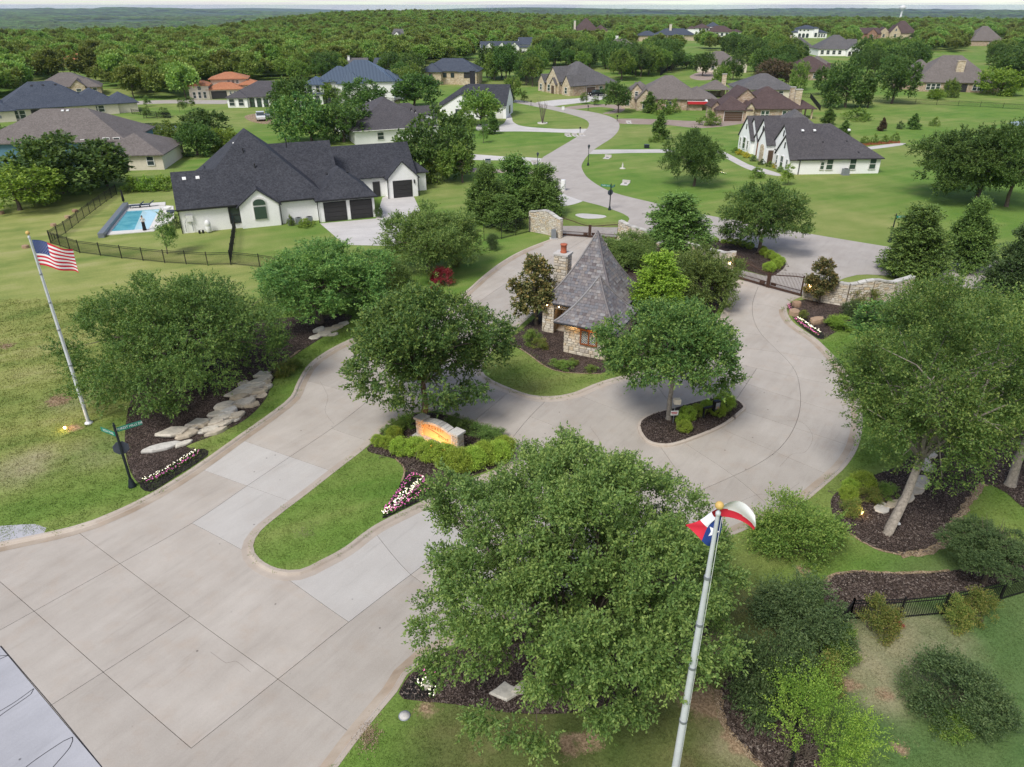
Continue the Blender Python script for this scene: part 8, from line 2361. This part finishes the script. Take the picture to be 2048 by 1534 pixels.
# ------------------------------------------------------------------ vehicles
def car(px, rot, label, paint, kind='suv', name='car'):
    e = empty(name, P(*px), math.radians(rot), label, 'car' if kind == 'suv' else 'truck')
    L, W = (4.7, 1.86) if kind == 'suv' else (5.6, 1.95)
    if kind == 'suv': low = [(0, .45), (0, .95), (.15, 1.05), (1.15, 1.12), (4.45, 1.12), (4.7, .95), (4.7, .45)]; cab = [(1.1, 1.1), (1.75, 1.68), (4.1, 1.70), (4.55, 1.1)]
    else: low = [(0, .5), (0, 1.0), (.15, 1.12), (1.3, 1.18), (5.6, 1.18), (5.6, .5)]; cab = [(1.3, 1.16), (1.95, 1.85), (3.5, 1.85), (3.75, 1.16)]
    m = MB(); upright(m, [(x - L / 2, z) for x, z in low], -W / 2, W / 2); m.build('body', M[paint], e)
    m = MB(); upright(m, [(x - L / 2, z) for x, z in cab], -W / 2 + 0.12, W / 2 - 0.12); m.build('windows', M['glass'], e)
    top = cab[1:3]; MB().box(((top[0][0] + top[1][0]) / 2 - L / 2, 0, top[0][1] + 0.03), (top[1][0] - top[0][0], W - 0.2, 0.07)).build('roof', M[paint], e)
    for x in (0.9, L - 0.95):
        for s in (-1, 1):
            t = MB(); t.tube([(x - L / 2, s * (W / 2 - 0.2), 0.34), (x - L / 2, s * (W / 2 + 0.02), 0.34)], 0.34, 14); w = t.build('wheel', M['tyre'], e)
            MB().tube([(x - L / 2, s * (W / 2 + 0.0), 0.34), (x - L / 2, s * (W / 2 + 0.035), 0.34)], 0.2, 10).build('rim', M['grey_metal'], w)
    for s in (-1, 1): MB().box((-L / 2 - 0.01, s * (W / 2 - 0.3), 0.82), (0.06, 0.36, 0.16)).build('headlight', M['signwhite'], e)
    if kind != 'suv': MB().box((L / 2 - 0.95, 0, 1.19), (1.75, W - 0.25, 0.04)).build('truck_bed', M['tyre'], e)
    return e
car((1192, 192), 28, 'black car parked on the driveway of the tan stone house', 'carblack')
car((522, 240), 110, 'white pickup truck parked on bare soil beside the low white house', 'carwhite', 'truck', 'pickup_truck')
car((541, 236), 100, 'grey pickup truck parked beside the white one', 'grey_metal', 'truck', 'pickup_truck')

# ------------------------------------------------------------------ far away: water tower and pylons
wt = Vector((2080.0, 4300.0, terr(2080.0, 4300.0)))
e = empty('water_tower', wt, 0, 'pale water tower far off on the horizon', 'water tower')
MB().lathe([(14, 0), (6, 6), (4.5, 30), (5, 44)], 16).build('stem', M['white_plastic'], e); MB().lathe([(5, 44), (15, 54), (17, 60), (14, 67), (5, 71), (0.5, 72)], 20).build('tank', M['white_plastic'], e)
# ------------------------------------------------------------------ standing grass on the near lawns
def tuft_patch(seed, size=0.6, n=110):
    rs = np.random.RandomState(seed)
    p = np.stack([rs.uniform(-size / 2, size / 2, n), rs.uniform(-size / 2, size / 2, n), np.zeros(n)], 1)
    hgt = rs.uniform(0.02, 0.05, n); a = rs.uniform(0, 6.28, n); w = rs.uniform(0.010, 0.020, n)
    s = np.stack([np.cos(a), np.sin(a), np.zeros(n)], 1) * w[:, None]
    ln = rs.normal(0, 0.022, (n, 3)); ln[:, 2] = hgt
    V = np.empty((n, 3, 3), np.float32); V[:, 0] = p - s; V[:, 1] = p + s; V[:, 2] = p + ln
    return mesh_np('blades', V.reshape(-1, 3), np.arange(n * 3).reshape(n, 3), M['grass'])
BEDS = [catmull(ground_pts(b), 0.8, True) for b in (BED_A, BED_L, BED_G, BED_E, BED_F, BED_H, BED_I, BED_J)]
def lawn_points():
    rg = random.Random(15); out = []
    y = 12.0
    while y < 62:
        st = 0.46 + max(0, y - 22) * 0.012
        x = -0.82 * y - 4
        while x < 0.82 * y + 4:
            a, b = x + rg.uniform(-.25, .25), y + rg.uniform(-.25, .25)
            px, py = to_px(a, b, 0)
            if -60 < px < 2110 and py < 1600:
                ok = not inside(HOLE, a, b) or inside(IA, a, b)
                if ok and not any(inside(q, a, b) for q in BEDS):
                    out.append((a, b, st / 0.46))
            x += st
        y += st
    return out
lp = lawn_points()
gsrc = [obj('grass_patch', tuft_patch(600 + i), None, (lp[i * 37][0], lp[i * 37][1], 0.0), kind='stuff') for i in range(3)]
go_ = wood_object('grass', [(q[0], q[1], 0.0, random.Random(i).random(), q[2]) for i, q in enumerate(lp)], gsrc)
xy = np.array(lp)
for nm, bl in ZONES.items():
    w = np.zeros(len(xy))
    for px, py, r0, r1 in bl:
        q = P(px, py); t = np.clip((r1 - np.hypot(xy[:, 0] - q.x, xy[:, 1] - q.y)) / (r1 - r0), 0, 1)
        w = np.maximum(w, t * t * (3 - 2 * t))
    at = go_.data.attributes.new(nm, 'FLOAT', 'POINT'); at.data.foreach_set('value', w.astype(np.float32))
print('grass patches', len(lp))
# ------------------------------------------------------------------ air
hz = MB().box((0, 0, -40), (31000, 31000, 134))
km = NB('haze_air')
for n in list(km.n):
    if n != km.out: km.n.remove(n)
pv = km.node('ShaderNodeVolumePrincipled')
pv.inputs['Color'].default_value = (0.66, 0.84, 1.0, 1)
pv.inputs['Density'].default_value = 0.00005
pv.inputs['Anisotropy'].default_value = 0.2
km.l.new(pv.outputs[0], km.out.inputs['Volume'])
hz.build('haze', km.m, kind='stuff')
